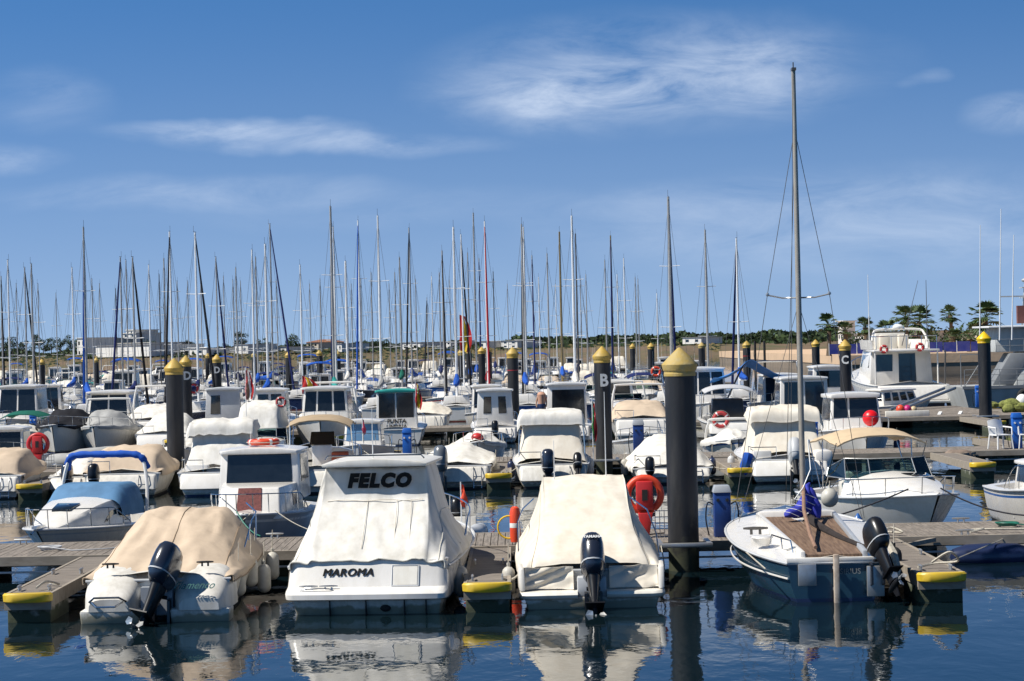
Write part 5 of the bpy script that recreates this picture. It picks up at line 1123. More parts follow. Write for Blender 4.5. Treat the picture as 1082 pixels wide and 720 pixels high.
# ------------------------------------------------------------------ middle rows
PROF = {'flat': [(.02,.05,.8,.02),(.10,.45,.78,.05),(.22,.62,.74,.05),(.45,.68,.68,.05),(.56,.52,.6,.05),(.72,.2,.5,.05),(.97,.05,.4,.02)],
        'low': [(.02,.04,.7,.02),(.2,.22,.55,.06),(.5,.42,.5,.1),(.72,.34,.5,.1),(.95,.05,.4,.02)],
        'tent': [(.02,.05,.75,.02),(.12,.42,.66,.08),(.3,.62,.6,.08),(.45,.80,.5,.08),(.56,.74,.48,.08),(.68,.40,.4,.08),(.82,.2,.4,.06),(.97,.05,.4,.02)],
        'high': [(.02,.10,.8,.02),(.10,.95,.75,.1),(.18,1.25,.74,.1),(.42,1.30,.7,.1),(.55,.85,.6,.1),(.75,.35,.5,.08),(.97,.05,.4,.02)],
        'aft': [(.02,.05,.8,.02),(.12,.45,.75,.1),(.28,.62,.7,.1),(.42,.66,.7,.1)]}
def mboat(label, x, yc, rz=0, L=6, B=2.4, hull=WHITE, stripe=None, bottom=ANTIF, fb=.72, rise=.3, cockpit=(.06,.45), cov=None, cab=None, eng=(), rl=True, bim=None, ar=None, screen=False, group='boats moored along the second pontoon', cuddy=False, name='motorboat', cat='motorboat', seed=1, deckm=None):
    h = Hull(L, B, fb, rise, .92, 2.5, rake=.55); t = thing(name, label, cat, (x, yc, 0), rz, group)
    hull_parts(t, h, hull, stripe=stripe, bottom=bottom, cockpit=cockpit, floor=.32, n=14, deckm=deckm or (WHITE if hull not in (WHITE, DWHITE, WHITE2) else None))
    if cuddy:
        rows = []; tA, tB = cockpit[1], .9
        for i in range(9):
            q = i/8; tt_ = tA + (tB-tA)*q; y = h.y(tt_); w_ = h.b(tt_)*(.8-.12*q); z0 = h.z(tt_)+.02; hh = .42*(1-q**2)+.015
            rows.append([(-w_,y,z0),(-w_*.9,y,z0+hh*.75),(-w_*.5,y,z0+hh),(0,y,z0+hh*1.06),(w_*.5,y,z0+hh),(w_*.9,y,z0+hh*.75),(w_,y,z0)])
        m_ = MB(); m_.grid(rows); m_.poly(rows[0]); m_.build('cuddy', deckm or WHITE, t, sharp=40)
        MB().box(-.25,.25,h.y(.62),h.y(.70),h.z(.6)+.30,h.z(.6)+.40).build('hatch', DGLASS, t, bevel=.01)
    if screen: windshield(t, h.y(cockpit[1]+.05), B*.84, h.z(.45)+(.36 if cuddy else .02), .42, side=1.1, slope=.5)
    if cov: cover(t, h, PROF[cov[1]], cov[0], amp=.026, seed=seed, fold=.13, nu=26, nv=29)
    if cab:
        for c in cab:
            c = dict(c); a, b = c.pop('t'); w0 = c.pop('w', B*.74); 
            cabin(t, h.y(a), h.y(b), w0, c.pop('w1', w0*.92), c.pop('z0', fb*.6), c.pop('z1'), c.pop('m', WHITE), **c)
    if bim: bimini(t, h.y(bim[1]), h.y(bim[2]), B*.82, bim[3], fb, bim[0])
    if ar: arch(t, h.y(ar[1]), B*.9, fb, ar[2], ar[0], .05, .2)
    if rl: rail(t, h, .48, 1.0, .38, 4)
    if tuple(cockpit) != (.03,.16): MB().hexa([(-B*.42,-L/2-.36,.24),(B*.42,-L/2-.36,.24),(B*.44,-L/2+.02,.24),(-B*.44,-L/2+.02,.24)], [(-B*.40,-L/2-.10,fb*.93),(B*.40,-L/2-.10,fb*.93),(B*.44,-L/2+.02,fb*.98),(-B*.44,-L/2+.02,fb*.98)]).build('stern_moulding', hull if hull in (WHITE, DWHITE, WHITE2) else WHITE, t, bevel=.05)
    ld = MB(); ld.tube([(B*.22,-L/2-.12,fb-.05),(B*.22,-L/2-.30,fb*.7),(B*.22,-L/2-.40,.05)], .016, 5); ld.tube([(B*.33,-L/2-.12,fb-.05),(B*.33,-L/2-.30,fb*.7),(B*.33,-L/2-.40,.05)], .016, 5)
    for q in range(3): ld.tube([(B*.22,-L/2-.38,.12+.14*q),(B*.33,-L/2-.38,.12+.14*q)], .014, 4)
    ld.build('swim_ladder', STEEL, t)
    sr = MB(); sr.tube([(-B*.43,-L/2+.9,fb+.03),(-B*.43,-L/2+.85,fb+.38),(-B*.42,-L/2+.1,fb+.38),(-B*.15,-L/2+.06,fb+.38),(-B*.15,-L/2+.06,fb+.03)], .015, 5); sr.build('stern_rail', STEEL, t)
    for (ex, em, et, es) in eng: outboard(t, ex, -L/2 - .26, fb*.52, tilt=et, s=es, m=em)
    return t
N2, N2f = 67.2, 76.1        # stern line of the near side, bow line of the far side
def nr(L, k=1, off=0): return P[k] - .35 - L/2 + off
def fr(L, k=1, off=0): return P[k] + PW + .6 + L/2 + off
W4 = lambda *f: tuple((s_, .08, .92, .42, .9) for s_ in f)
G2 = 'boats moored along the second pontoon'; G3 = 'boats moored along the third pontoon'
mboat('grey hulled boat under a tan cover at the left photo edge', -16.25, nr(5.2), 0, 5.2, 2.35, hull=LGREY, cov=(TAN, 'flat'), rl=False)
mboat('small white covered dinghy with dark outboard left of the blue arch boat', -13.75, nr(4.6), 0, 4.6, 1.5, hull=DWHITE, cov=(WCANV, 'low'), eng=((0, COWLN, 0, 1.0),), rl=False, fb=.6)
mboat('boat under a wide tan cover seen through the bright blue arch', -12.0, nr(5.6), 0, 5.6, 2.5, hull=DWHITE, cov=(TAN, 'flat'), eng=((-.75, BLACKP, 0, .95),), rl=False, seed=4)
t = mboat('white boat with tall white canvas camper canopy right of the left front pile', -9.1, nr(6), 0, 6, 2.45, hull=WHITE, bottom=ANTIB, cockpit=(.05,.3), seed=3); CANOPY = t
MB().box(-.95, -.25, -2.7, -2.2, .55, .95).build('stern_seat', WHITE, t, bevel=.05)
flag(-8.55, 69.6, 2.15, 'rolled pink and brown flag on the white camper canopy boat', 1.7, (mat('faded_pink',(.5,.2,.2),.8),mat('faded_brown',(.28,.16,.1),.8)), w_=.12)
t = mboat('white console boat with long tan bimini and orange box behind the FELCO boat', -6.0, nr(6), 0, 6, 2.4, hull=WHITE2, cockpit=(.05,.5), cuddy=True, bim=(mat('brown_bimini',(.40,.30,.19),.9,.1,3), .12, .52, 2.35), eng=((-.5, WHITEP, R(55), .9),))
MB().box(.35, .85, -1.9, -1.4, .75, 1.2).build('orange_cushion', mat('orange_cushion', (.5,.10,.04), .8), t, bevel=.03); MB().box(-.3,.3,-1.3,-.9,.35,1.4).build('console', WHITE, t, bevel=.05)
MB().hexa([(-.4,-1.0,1.4),(.4,-1.0,1.4),(.4,-.9,1.4),(-.4,-.9,1.4)], [(-.36,-.8,1.8),(.36,-.8,1.8),(.36,-.77,1.8),(-.36,-.77,1.8)]).build('console_screen', DGLASS, t)
mboat('white covered boat with large grey outboard right behind the FELCO boat', -1.75, nr(5.4), 0, 5.4, 2.2, hull=DWHITE, cov=(WCANV, 'low'), eng=((-.5, COWLG, R(10), 1.25),), rl=False, seed=6)
tw = mboat('white boat with hanging white canvas and two dark outboards left of pile B', 1.15, nr(5.8), 0, 5.8, 2.35, hull=DWHITE, cockpit=(.05,.45), eng=((-.15, COWLN, 0, 1.15), (.75, BLACKP, R(30), .8)), rl=False)
def hang(tt, w_, zt, yb, m1, m2, low=.75, deep=1.2, seed=0):
    S = [(yb, [(0,low+.15),(w_*.4,low+.1),(w_*.5,low),(w_*.52,low-.1)]), (yb+.35, [(0,low+.6),(w_*.38,low+.55),(w_*.47,low+.3),(w_*.52,low-.05)]), (yb+.6, [(0,zt-.55),(w_*.36,zt-.6),(w_*.44,low+.5),(w_*.52,low)]), (yb+.75, [(0,zt-.1),(w_*.36,zt-.12),(w_*.43,low+.7),(w_*.52,low)]), (yb+1.4, [(0,zt),(w_*.36,zt-.05),(w_*.43,low+.8),(w_*.52,low)]), (yb+1.4+deep, [(0,zt-.1),(w_*.36,zt-.15),(w_*.42,low+.6),(w_*.5,low+.1)]), (yb+2.4+deep, [(0,low+.45),(w_*.3,low+.4),(w_*.38,low+.3),(w_*.42,low+.15)])]
    MB().grid(drape(S, 34, 35, .028, seed, .07)).build('canvas_cover', m1, tt, sharp=80)
    S = [(yb+.42, [(0,zt-.42),(w_*.40,zt-.40),(w_*.47,zt-.50),(w_*.5,zt-.62)]), (yb+.62, [(0,zt-.05),(w_*.40,zt-.05),(w_*.47,zt-.16),(w_*.5,zt-.4)]), (yb+1.5, [(0,zt+.06),(w_*.40,zt+.03),(w_*.46,zt-.1),(w_*.49,zt-.3)]), (yb+1.6+deep*.6, [(0,zt+.03),(w_*.38,zt),(w_*.44,zt-.15),(w_*.47,zt-.3)])]
    MB().grid(drape(S, 20, 35, .03, seed+4, .09)).build('hanging_flap', m2, tt, thick=.006, sharp=80)
hang(tw, 2.1, 2.3, -2.6, CREAM, WCANV, seed=2); hang(CANOPY, 2.15, 2.22, -2.0, WCANV, WCANV, seed=7, deep=1.3)
fm = MB(); 
for s_ in (-1, 1): fm.tube([(s_*1.02,-2.5,.6),(s_*1.0,-2.2,1.5),(s_*.95,-1.9,2.2)], .022, 6); fm.tube([(s_*1.05,-2.75,.75),(s_*1.05,-2.2,.78),(s_*1.05,-1.2,.8)], .018, 5)
fm.build('canopy_frame', STEEL, tw)
flag(2.42, 67.0, .6, 'red and green striped flag hanging right at the pile marked B', 2.1, (mat('flag_green',(.03,.2,.05),.8), RFLAG), w_=.14)
mboat('white covered boat with small upright outboard hidden behind the nearest pile', 4.85, nr(5.4), 0, 5.4, 2.6, hull=DWHITE, cov=(WCANV, 'tent'), eng=((-.75, BLACKP, 0, .85),), rl=False, seed=9, fb=.5)
tt_ = mboat('white boat under a double beige canvas canopy behind the teal sailing boat', 8.35, nr(6), 0, 6, 2.7, hull=WHITE, bottom=ANTIF, cockpit=(.05,.45), eng=((.1, LGREY, R(32), 1.15),), rl=False)
hang(tt_, 2.3, 2.25, -2.55, CREAM, CREAM, seed=11)
MB().box(-1.1,-.55,-2.95,-2.5,.55,1.0).build('stern_seat', WHITE, tt_, bevel=.04); MB().box(.75,1.3,-3.1,-1.6,.45,.98).build('quarter_box', WHITE, tt_, bevel=.12)
MB().tube(crom([(-1.25,-2.9,.9),(-1.3,-2.95,.7),(-1.35,-2.8,.5),(-1.25,-3.0,.35)],10), .16, 8).build('blue_bundle', BCANV, tt_)
# second pontoon, far side (bows towards the camera)
tender(-15.0, fr(4.6), PI*.9, 'grey inflatable boat with grey cover at left, behind the second pontoon', GCANV, 5.0, 2.5, G2, cov=GCANV, zt=.25, r=.28)
mboat('white boat with red pennant and pale green windscreen behind the FELCO boat', -5.45, fr(5.6), PI, 5.6, 2.1, hull=LGREY, cockpit=(.05,.45), cuddy=False, deckm=WHITE, cab=({'t': (.42,.66), 'z1': 1.75, 'z0': .5, 'windows': (('front',.06,.94,.45,.92,SCANV),) + W4('left','right')},))
flag(-5.4, 77.6, .95, 'dark red pennant in front of the pale green windscreen', .95, (mat('dark_red_flag',(.28,.02,.06),.8),), w_=.12)
t = mboat('white covered boat with small red fender on its bow beside pile 542', -1.3, fr(5), PI, 5.0, 1.95, hull=WHITE, cov=(WCANV, 'low'), seed=12); t['label'] = 'white covered boat with a small red fender on its bow, behind the finger'
MB().ell((0, 1.9, 1.15), (.22,.2,.16), 10, 6).build('red_fender', REDO, t)
t = mboat('small white boat with blue band, white arch and red lifebuoy behind it', 7.85, fr(4.8), PI, 4.8, 1.95, hull=WHITE, stripe=BLUEP, cov=(WCANV,'low'), ar=(WHITE, .35, 1.5), rl=False, fb=.62)
lifebuoy(7.7, 81.0, 1.42, 'red lifebuoy hung upright behind the small white arch', .25, .075, (R(90),0,0), mat('faded_red',(.50,.05,.05),.6))
t = mboat('white pilothouse boat with big round red ball fender on its bow', 12.35, fr(6.2), PI, 6.2, 2.6, hull=WHITE, stripe=WHITE, bottom=SPARD, fb=.9, cockpit=(.05,.3), cab=({'t': (.30,.62), 'w': 2.1, 'z1': 2.3, 'z0': .7, 'over': .14, 'fy': .35, 'windows': (('front',.05,.34,.48,.94),('front',.38,.96,.48,.94)) + W4('left','right'), 'rthick': .12},))
g = MB().ell((0,0,0),(.29,.29,.29),18,12); tag(g.build('ball_fender', mat('ball_red',(.72,.01,.015),.35,.05,4), None, loc=(12.62, 77.0, 1.50)), 'big round bright red ball fender on the bow rail of the pilothouse boat', 'fender', 'fenders hung from the boats')
# second pontoon furniture
pedestal(X(859,462,73.5), 73.6, DZ, 1.15, 'dark blue pedestal beside the beige canopy boat', PEDB2, .34)
pedestal(X(675,470,73.5), 73.6, DZ, 1.25, 'dark navy pedestal between pile B and the nearest pile', PEDB, .36)
pedestal(X(430,465,73.5), 73.6, DZ, 1.15, 'bright blue pedestal below the boat lettered PUNTA UMBRIA', PEDB2, .30)
pedestal(X(1075,460,73.5), 73.6, DZ, 1.2, 'bright blue pedestal beside the white plastic chair at right', PEDB2, .32)
pedestal(X(35,440,104.6), 104.6, DZ, 1.1, 'bright blue pedestal at left in front of the green covered boat', PEDB2, .3)
def chair(x, y, rz, label):
    t = thing('plastic_chair', label, 'chair', (x, y, DZ), rz, 'white plastic chairs on the second pontoon')
    MB().box(-.25,.25,-.24,.24,.40,.44).build('seat', WHITEP, t, bevel=.015)
    rows = [[(-.25+.05*k*1.0, .22+.10*i/4 - .04*math.sin(k/10*PI), .44+.46*i/4 - (.05*abs(k-5)/5)**1 * (i==4)) for k in range(11)] for i in range(5)]
    MB().grid(rows).build('backrest', WHITEP, t, thick=.02)
    for sx in (-1,1):
        for sy in (-1,1): MB().tube([(sx*.23, sy*.22, .42), (sx*.27, sy*.27, 0)], [.03,.022], 6).build('leg', WHITEP, t)
        MB().tube([(sx*.26,.25,.66),(sx*.28,-.2,.64),(sx*.27,-.22,.42)], .025, 6).build('armrest', WHITEP, t)
    t.scale = (1.12,)*3
chair(X(1057,458,73.4), 73.4, .35, 'white plastic armchair left of the bright blue pedestal, back turned right')
chair(X(1086,458,73.4), 73.4, -.2, 'white plastic armchair cut by the right photo edge')
fender(X(1048,480,67), 72.1, .32, 'fat brown fender hanging beside the right finger of the second pontoon', .26, 1.0, mat('fender_brown',(.24,.18,.14),.7,.2,8), horiz=True)
# third pontoon, near side
t = mboat('teal roofed pilothouse boat lettered PUNTA UMBRIA', -5.25, nr(6.2, 2), 0, 6.2, 2.5, hull=WHITE, bottom=ANTIB, cockpit=(.03,.16), group=G3, cab=({'t': (.14,.58), 'w': 1.85, 'z0': .5, 'z1': 2.42, 'wtop': .97, 'roofm': TCANV, 'windows': (('back',.06,.46,.34,.95),('back',.50,.92,.34,.95)) + W4('left','right')},), rl=True)
yb_ = -3.1 + .14*6.2
text('PUNTA', .26, LETK, t, (0, yb_-.055, 1.06), (R(90),0,0), bold=.006); text('UMBRIA', .26, LETK, t, (0, yb_-.055, .80), (R(90),0,0), bold=.006)
MB().box(-.9,.9,yb_-.035,yb_-.0,.64,1.22).build('name_panel', WHITE, t)
flag(-4.35, 97.0, .9, 'red and yellow flag hanging right of the teal roofed boat', 2.0, (RFLAG, YFLAG, RFLAG), w_=.3)
t = mboat('white cruiser with rounded arch and sand coloured cockpit cover right of pile B', X(676,430,98), nr(7.4, 2), 0, 7.4, 2.75, hull=WHITE, fb=1.0, cockpit=(.1,.45), group=G3, cov=(TAN,'aft'), ar=(WHITE, .42, 2.45), cuddy=True, rl=True)
MB().box(-1.25,1.25,-4.1,-3.6,.25,.42).build('swim_platform', WHITE, t, bevel=.04)
mboat('white pilothouse boat with black open rear behind the hanging canvas boat', X(598,420,100), nr(6, 2), 0, 6, 2.2, group=G3, cockpit=(.05,.2), cab=({'t': (.24,.60), 'z1': 2.55, 'w': 1.85, 'wtop': .93, 'windows': (('back',.12,.95,.10,.88),) + W4('left','right')},))
mboat('white pilothouse boat with two small dark windows left of the central pile', X(523,420,100), nr(6, 2), 0, 6, 2.2, group=G3, cockpit=(.05,.18), cab=({'t': (.20,.58), 'z1': 2.35, 'w': 1.75, 'windows': (('back',.18,.40,.45,.85),('back',.60,.82,.45,.85)) + W4('left','right')},), eng=((0,BLACKP,0,.9),))
mboat('big white cabin boat with glazed wheelhouse right of the nearest pile', X(741,420,112), fr(7.6, 2), PI, 7.6, 3.0, group=G3, fb=1.0, cockpit=(.05,.3), cab=({'t': (.3,.66), 'z1': 2.95, 'z0': .8, 'w': 2.5, 'windows': (('front',.05,.32,.4,.92),('front',.36,.64,.4,.92),('front',.68,.95,.4,.92)) + W4('left','right')},))
t = mboat('white open boat with hard canopy over dark wheel area behind the small arch boat', X(774,430,97), nr(6.6, 2), 0, 6.6, 2.6, group=G3, cockpit=(.05,.6), cab=({'t': (.40,.62), 'z1': 1.7, 'z0': .5, 'w': 1.6, 'm': BLACKP, 'roof': False, 'name': 'console', 'fy': .2},))
bimini(t, -1.6, 1.1, 2.3, 2.35, .8, WHITE)
mboat('white fishing cruiser with tall black rear doors behind the tall bare mast', X(845,420,99), nr(7, 2), 0, 7, 2.65, group=G3, fb=.9, cockpit=(.05,.2), cab=({'t': (.20,.64), 'z1': 2.6, 'z0': .4, 'w': 2.2, 'wtop': .95, 'windows': (('back',.08,.46,.05,.92),('back',.52,.92,.05,.92)) + W4('left','right')},))
mboat('white cruiser with sloped windscreen and raised cockpit arch left of the tall mast', X(822,410,112), fr(7.4, 2), PI, 7.4, 2.9, group=G3, fb=1.05, cockpit=(.05,.35), cab=({'t': (.35,.7), 'z1': 2.55, 'z0': .8, 'w': 2.3, 'fy': 1.0, 'windows': (('front',.05,.48,.2,.92),('front',.52,.95,.2,.92)) + W4('left','right')},), ar=(STEEL, .2, 3.2))
mboat('white wheelhouse boat just right behind the tall mast, rounded upper cabin', X(868,405,114), fr(7.0, 2, 2), 0, 6.4, 2.2, group=G3, fb=.9, cockpit=(.05,.2), cab=({'t': (.25,.7), 'z1': 2.9, 'z0': .8, 'w': 1.9, 'windows': (('back',.1,.9,.5,.9),) + W4('left','right')},))
mboat('white pilothouse boat with split front windows left of the FELCO boat top', X(347,420,101), nr(6.8, 2), PI, 6.8, 2.9, group=G3, fb=.95, cockpit=(.05,.3), cab=({'t': (.30,.62), 'z1': 2.6, 'z0': .8, 'w': 2.4, 'over': .2, 'windows': (('front',.05,.30,.42,.92),('front',.34,.66,.42,.92),('front',.70,.95,.42,.92)) + W4('left','right')},))
mboat('white cabin boat with bulky covered cabin between the canopy boat and pilothouse', X(281,425,100), nr(6.6, 2), 0, 6.6, 2.3, group=G3, cov=(WCANV,'high'), seed=21)
mboat('pale grey boat cabin with small window above the white camper canopy', X(240,425,110), fr(6, 2), 0, 6, 2.4, group=G3, cockpit=(.05,.2), cab=({'t': (.22,.58), 'z1': 2.5, 'w': 1.9, 'm': LGREY, 'windows': (('back',.15,.42,.4,.85),) + W4('left','right')},))
mboat('white cruiser with radar arch left of the left front pile', X(168,420,110), fr(7.6, 2), 0, 7.6, 2.8, group=G3, fb=1.05, cockpit=(.1,.4), cuddy=True, ar=(WHITE,.35,2.7), cov=(WCANV,'aft'))
mboat('boat under a smooth white cover just left of the front left pile base', X(166,470,96), nr(6, 2, .6), 0, 6, 2.7, group=G3, cov=(WCANV,'tent'), rl=False, seed=5)
mboat('white covered boat with small dark green canopy near the left photo edge', X(20,435,99), nr(6.2, 2), PI, 6.2, 2.5, group=G3, cov=(WCANV,'low'), bim=(ECANV,.15,.6,1.85), bottom=NAVY, seed=8)
mboat('white boat with black canopy between the green canvas boat and grey inflatable', X(68,430,99), nr(6.8, 2), PI, 6.8, 2.6, group=G3, fb=1.0, bottom=NAVY, cov=(KCANV,'tent'), seed=10)
mboat('white cabin boat with radar arch over a grey cover above the inflatable', X(113,430,100), nr(6.4, 2), PI, 6.4, 2.5, group=G3, fb=.9, cov=(GCANV,'tent'), ar=(WHITE,.4,2.3), seed=14)
mboat('white wheelhouse boat with black windows near the left edge', X(29,405,112), fr(6.8, 2), PI, 6.8, 2.7, group=G3, fb=1.0, cockpit=(.05,.3), cab=({'t': (.3,.66), 'z1': 2.85, 'z0': .8, 'w': 2.3, 'windows': (('front',.05,.48,.35,.92),('front',.52,.95,.35,.92)) + W4('left','right')},))
mboat('long white hardtop boat left of the radar arch cruiser', X(122,412,112), fr(7, 2), PI, 7, 2.7, group=G3, fb=.9, cockpit=(.05,.3), cab=({'t': (.2,.62), 'z1': 2.45, 'z0': .7, 'w': 2.4, 'over': .25, 'windows': (('front',.05,.48,.3,.92),('front',.52,.95,.3,.92)) + W4('left','right')},))
mboat('cream boat with folded beige cover right of the red and yellow flag', X(450,425,110), fr(7, 2), 0, 7, 2.5, group=G3, fb=1.0, hull=WHITE2, cov=(CREAM,'low'), seed=15, rl=False)
lifebuoy(X(216,409,111), 107.2, Z(216,409,111), 'red and white lifebuoy just left of the pile marked D', .20, .06, (R(90),0,0), REDO)
lifebuoy(X(301,422,98), 96.4, Z(301,424,98), 'pale red lifebuoy pair hung left of the white split window pilothouse', .19, .05, (R(90),0,0), mat('faded_red',(.50,.05,.05),.6))
lifebuoy(X(689,392,110), 107, Z(689,392,110), 'orange lifebuoy high up just left of the nearest pile', .2, .06, (R(90),0,0), ORANGE)
# ------------------------------------------------------------------ right side: motor yacht, patrol ship, platform
def yacht():
    L, B = 13.5, 4.5; h = Hull(L, B, 1.35, 1.0, .93, 2.6, rake=1.3); yc = 130 + L/2
    t = thing('motor_yacht', 'large white flybridge motor yacht moored beyond the third pontoon at right', 'motor yacht', (X(962,432,130), yc + .2, 0), R(1), None); t.scale = (1.05,)*3
    hull_parts(t, h, WHITE, stripe=WHITE2, bottom=NAVY, cockpit=(.03,.24), floor=.8, inset=.25, boot=.5)
    MB().box(-2.0, 2.0, -L/2-.7, -L/2, .32, .5).build('swim_platform', WHITE, t, bevel=.05)
    MB().hexa([(-1.95,-L/2-.55,.52),(1.95,-L/2-.55,.52),(2.0,-L/2+.02,.52),(-2.0,-L/2+.02,.52)], [(-1.95,-L/2-.12,1.30),(1.95,-L/2-.12,1.30),(2.0,-L/2+.02,1.36),(-2.0,-L/2+.02,1.36)]).build('raked_transom', WHITE, t, bevel=.06)
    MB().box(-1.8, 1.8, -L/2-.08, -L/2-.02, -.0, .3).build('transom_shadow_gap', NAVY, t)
    fq = cabin(t, -3.6, 3.6, 3.7, 2.7, 1.3, 3.35, WHITE, fy=1.9, wtop=.93, over=.1, windows=(('back',.08,.36,.40,.88),('back',.46,.74,.02,.90),('front',.06,.48,.3,.9),('front',.52,.94,.3,.9),('right',.08,.45,.5,.86),('right',.5,.86,.5,.86),('left',.08,.45,.5,.86),('left',.5,.86,.5,.86)), name='saloon')
    MB().box(-1.9, 1.9, -5.4, -3.4, 3.26, 3.38).build('cockpit_roof', WHITE, t, bevel=.04)
    for s_ in (-1, 1): MB().tube([(s_*1.8,-5.2,1.4),(s_*1.8,-5.2,3.3)], .05, 6).build('roof_post', WHITE, t)
    fb = MB(); rows = []
    for z_, k in ((3.4,1.0),(3.95,1.04)):
        rows.append([(-1.65*k,-3.4,z_),(-1.65*k,0,z_),(-1.45*k,1.4*k,z_),(0,1.9*k,z_),(1.45*k,1.4*k,z_),(1.65*k,0,z_),(1.65*k,-3.4,z_)])
    fb.grid(rows); fb.build('flybridge', WHITE, t, thick=.06)
    MB().box(-.9,.9,-.6,.1,3.4,4.35).build('helm_console', WHITE2, t, bevel=.08)
    for xx in (-.6, .5): MB().box(xx-.3,xx+.3,-2.0,-1.5,3.4,4.25).build('helm_seat', CREAM, t, bevel=.07)
    MB().hexa([(-1.2,1.15,3.95),(1.2,1.15,3.95),(1.0,1.3,3.95),(-1.0,1.3,3.95)], [(-1.05,.75,4.45),(1.05,.75,4.45),(.95,.82,4.45),(-.95,.82,4.45)]).build('flybridge_screen', DGLASS, t)
    MB().tube(crom([(-1.6,-3.3,3.9),(-1.5,-3.1,4.3),(-1.1,-2.9,4.55),(1.1,-2.9,4.55),(1.5,-3.1,4.3),(1.6,-3.3,3.9)], 20), .07, 8).build('radar_arch', WHITE, t)
    MB().lathe([(0,0),(.3,.02),(.32,.12),(.2,.24),(0,.27)], 12, T=Matrix.Translation((0,-2.9,4.6))).build('radar_dome', WHITEP, t)
    rr = MB(); rr.tube([(-1.75,-5.3,3.4),(-1.75,-5.3,4.15),(1.75,-5.3,4.15),(1.75,-5.3,3.4)], .03, 6)
    for k in range(5): rr.tube([(-1.75+.875*k*1.0,-5.3,3.4),(-1.75+.875*k,-5.3,4.15)], .02, 5)
    for s_ in (-1,1): rr.tube([(s_*1.75,-5.3,4.15),(s_*1.75,-3.4,4.15)], .03, 6)
    rr.build('flybridge_rail', STEEL, t)
    rail(t, h, .5, 1.0, .7, 8, .025)
    for xx, hh, ln in ((-1.75, 4.0, 0), (1.65, 3.6, 0)): MB().tube([(xx,-3.2,3.8),(xx+ln,-3.2,3.8+hh)], [.035,.015], 6).build('antenna', WHITEP if xx < 0 else SPARD, t)
    MB().tube([(.2,-3.0,3.6),(1.3,-2.6,7.4)], [.03,.012], 5).build('fishing_rod', SPARD, t)
    MB().tube([(1.9,-6.6,1.3),(1.95,-6.6,3.3)], .05, 6).build('stern_pole', SPARD, t)
    text('PRINCESA', .26, LGREY, t, (.3,-L/2-.045,1.05), (R(90),0,0))
    return t
ya = yacht()
for c in list(ya.children):
    if c.name.startswith('lettering'): bpy.data.objects.remove(c)
lifebuoy(X(934,368,131), 131.0, Z(938,369,132), 'red lifebuoy case on the left side of the motor yacht flybridge', .19, .075, (R(90),0,0), REDO)
lifebuoy(X(972,366,131), 131.0, Z(972,367,131), 'red horseshoe lifebuoy on the right side of the motor yacht flybridge', .19, .08, (R(90),0,0), REDO)
NG = mat('naval_grey', (.42,.43,.42), .55, .1, .6, streak=True, dirt=(.2,.17,.13), dirt_amt=.4); NGD = mat('naval_grey_dark', (.20,.21,.22), .6, .1, 1)
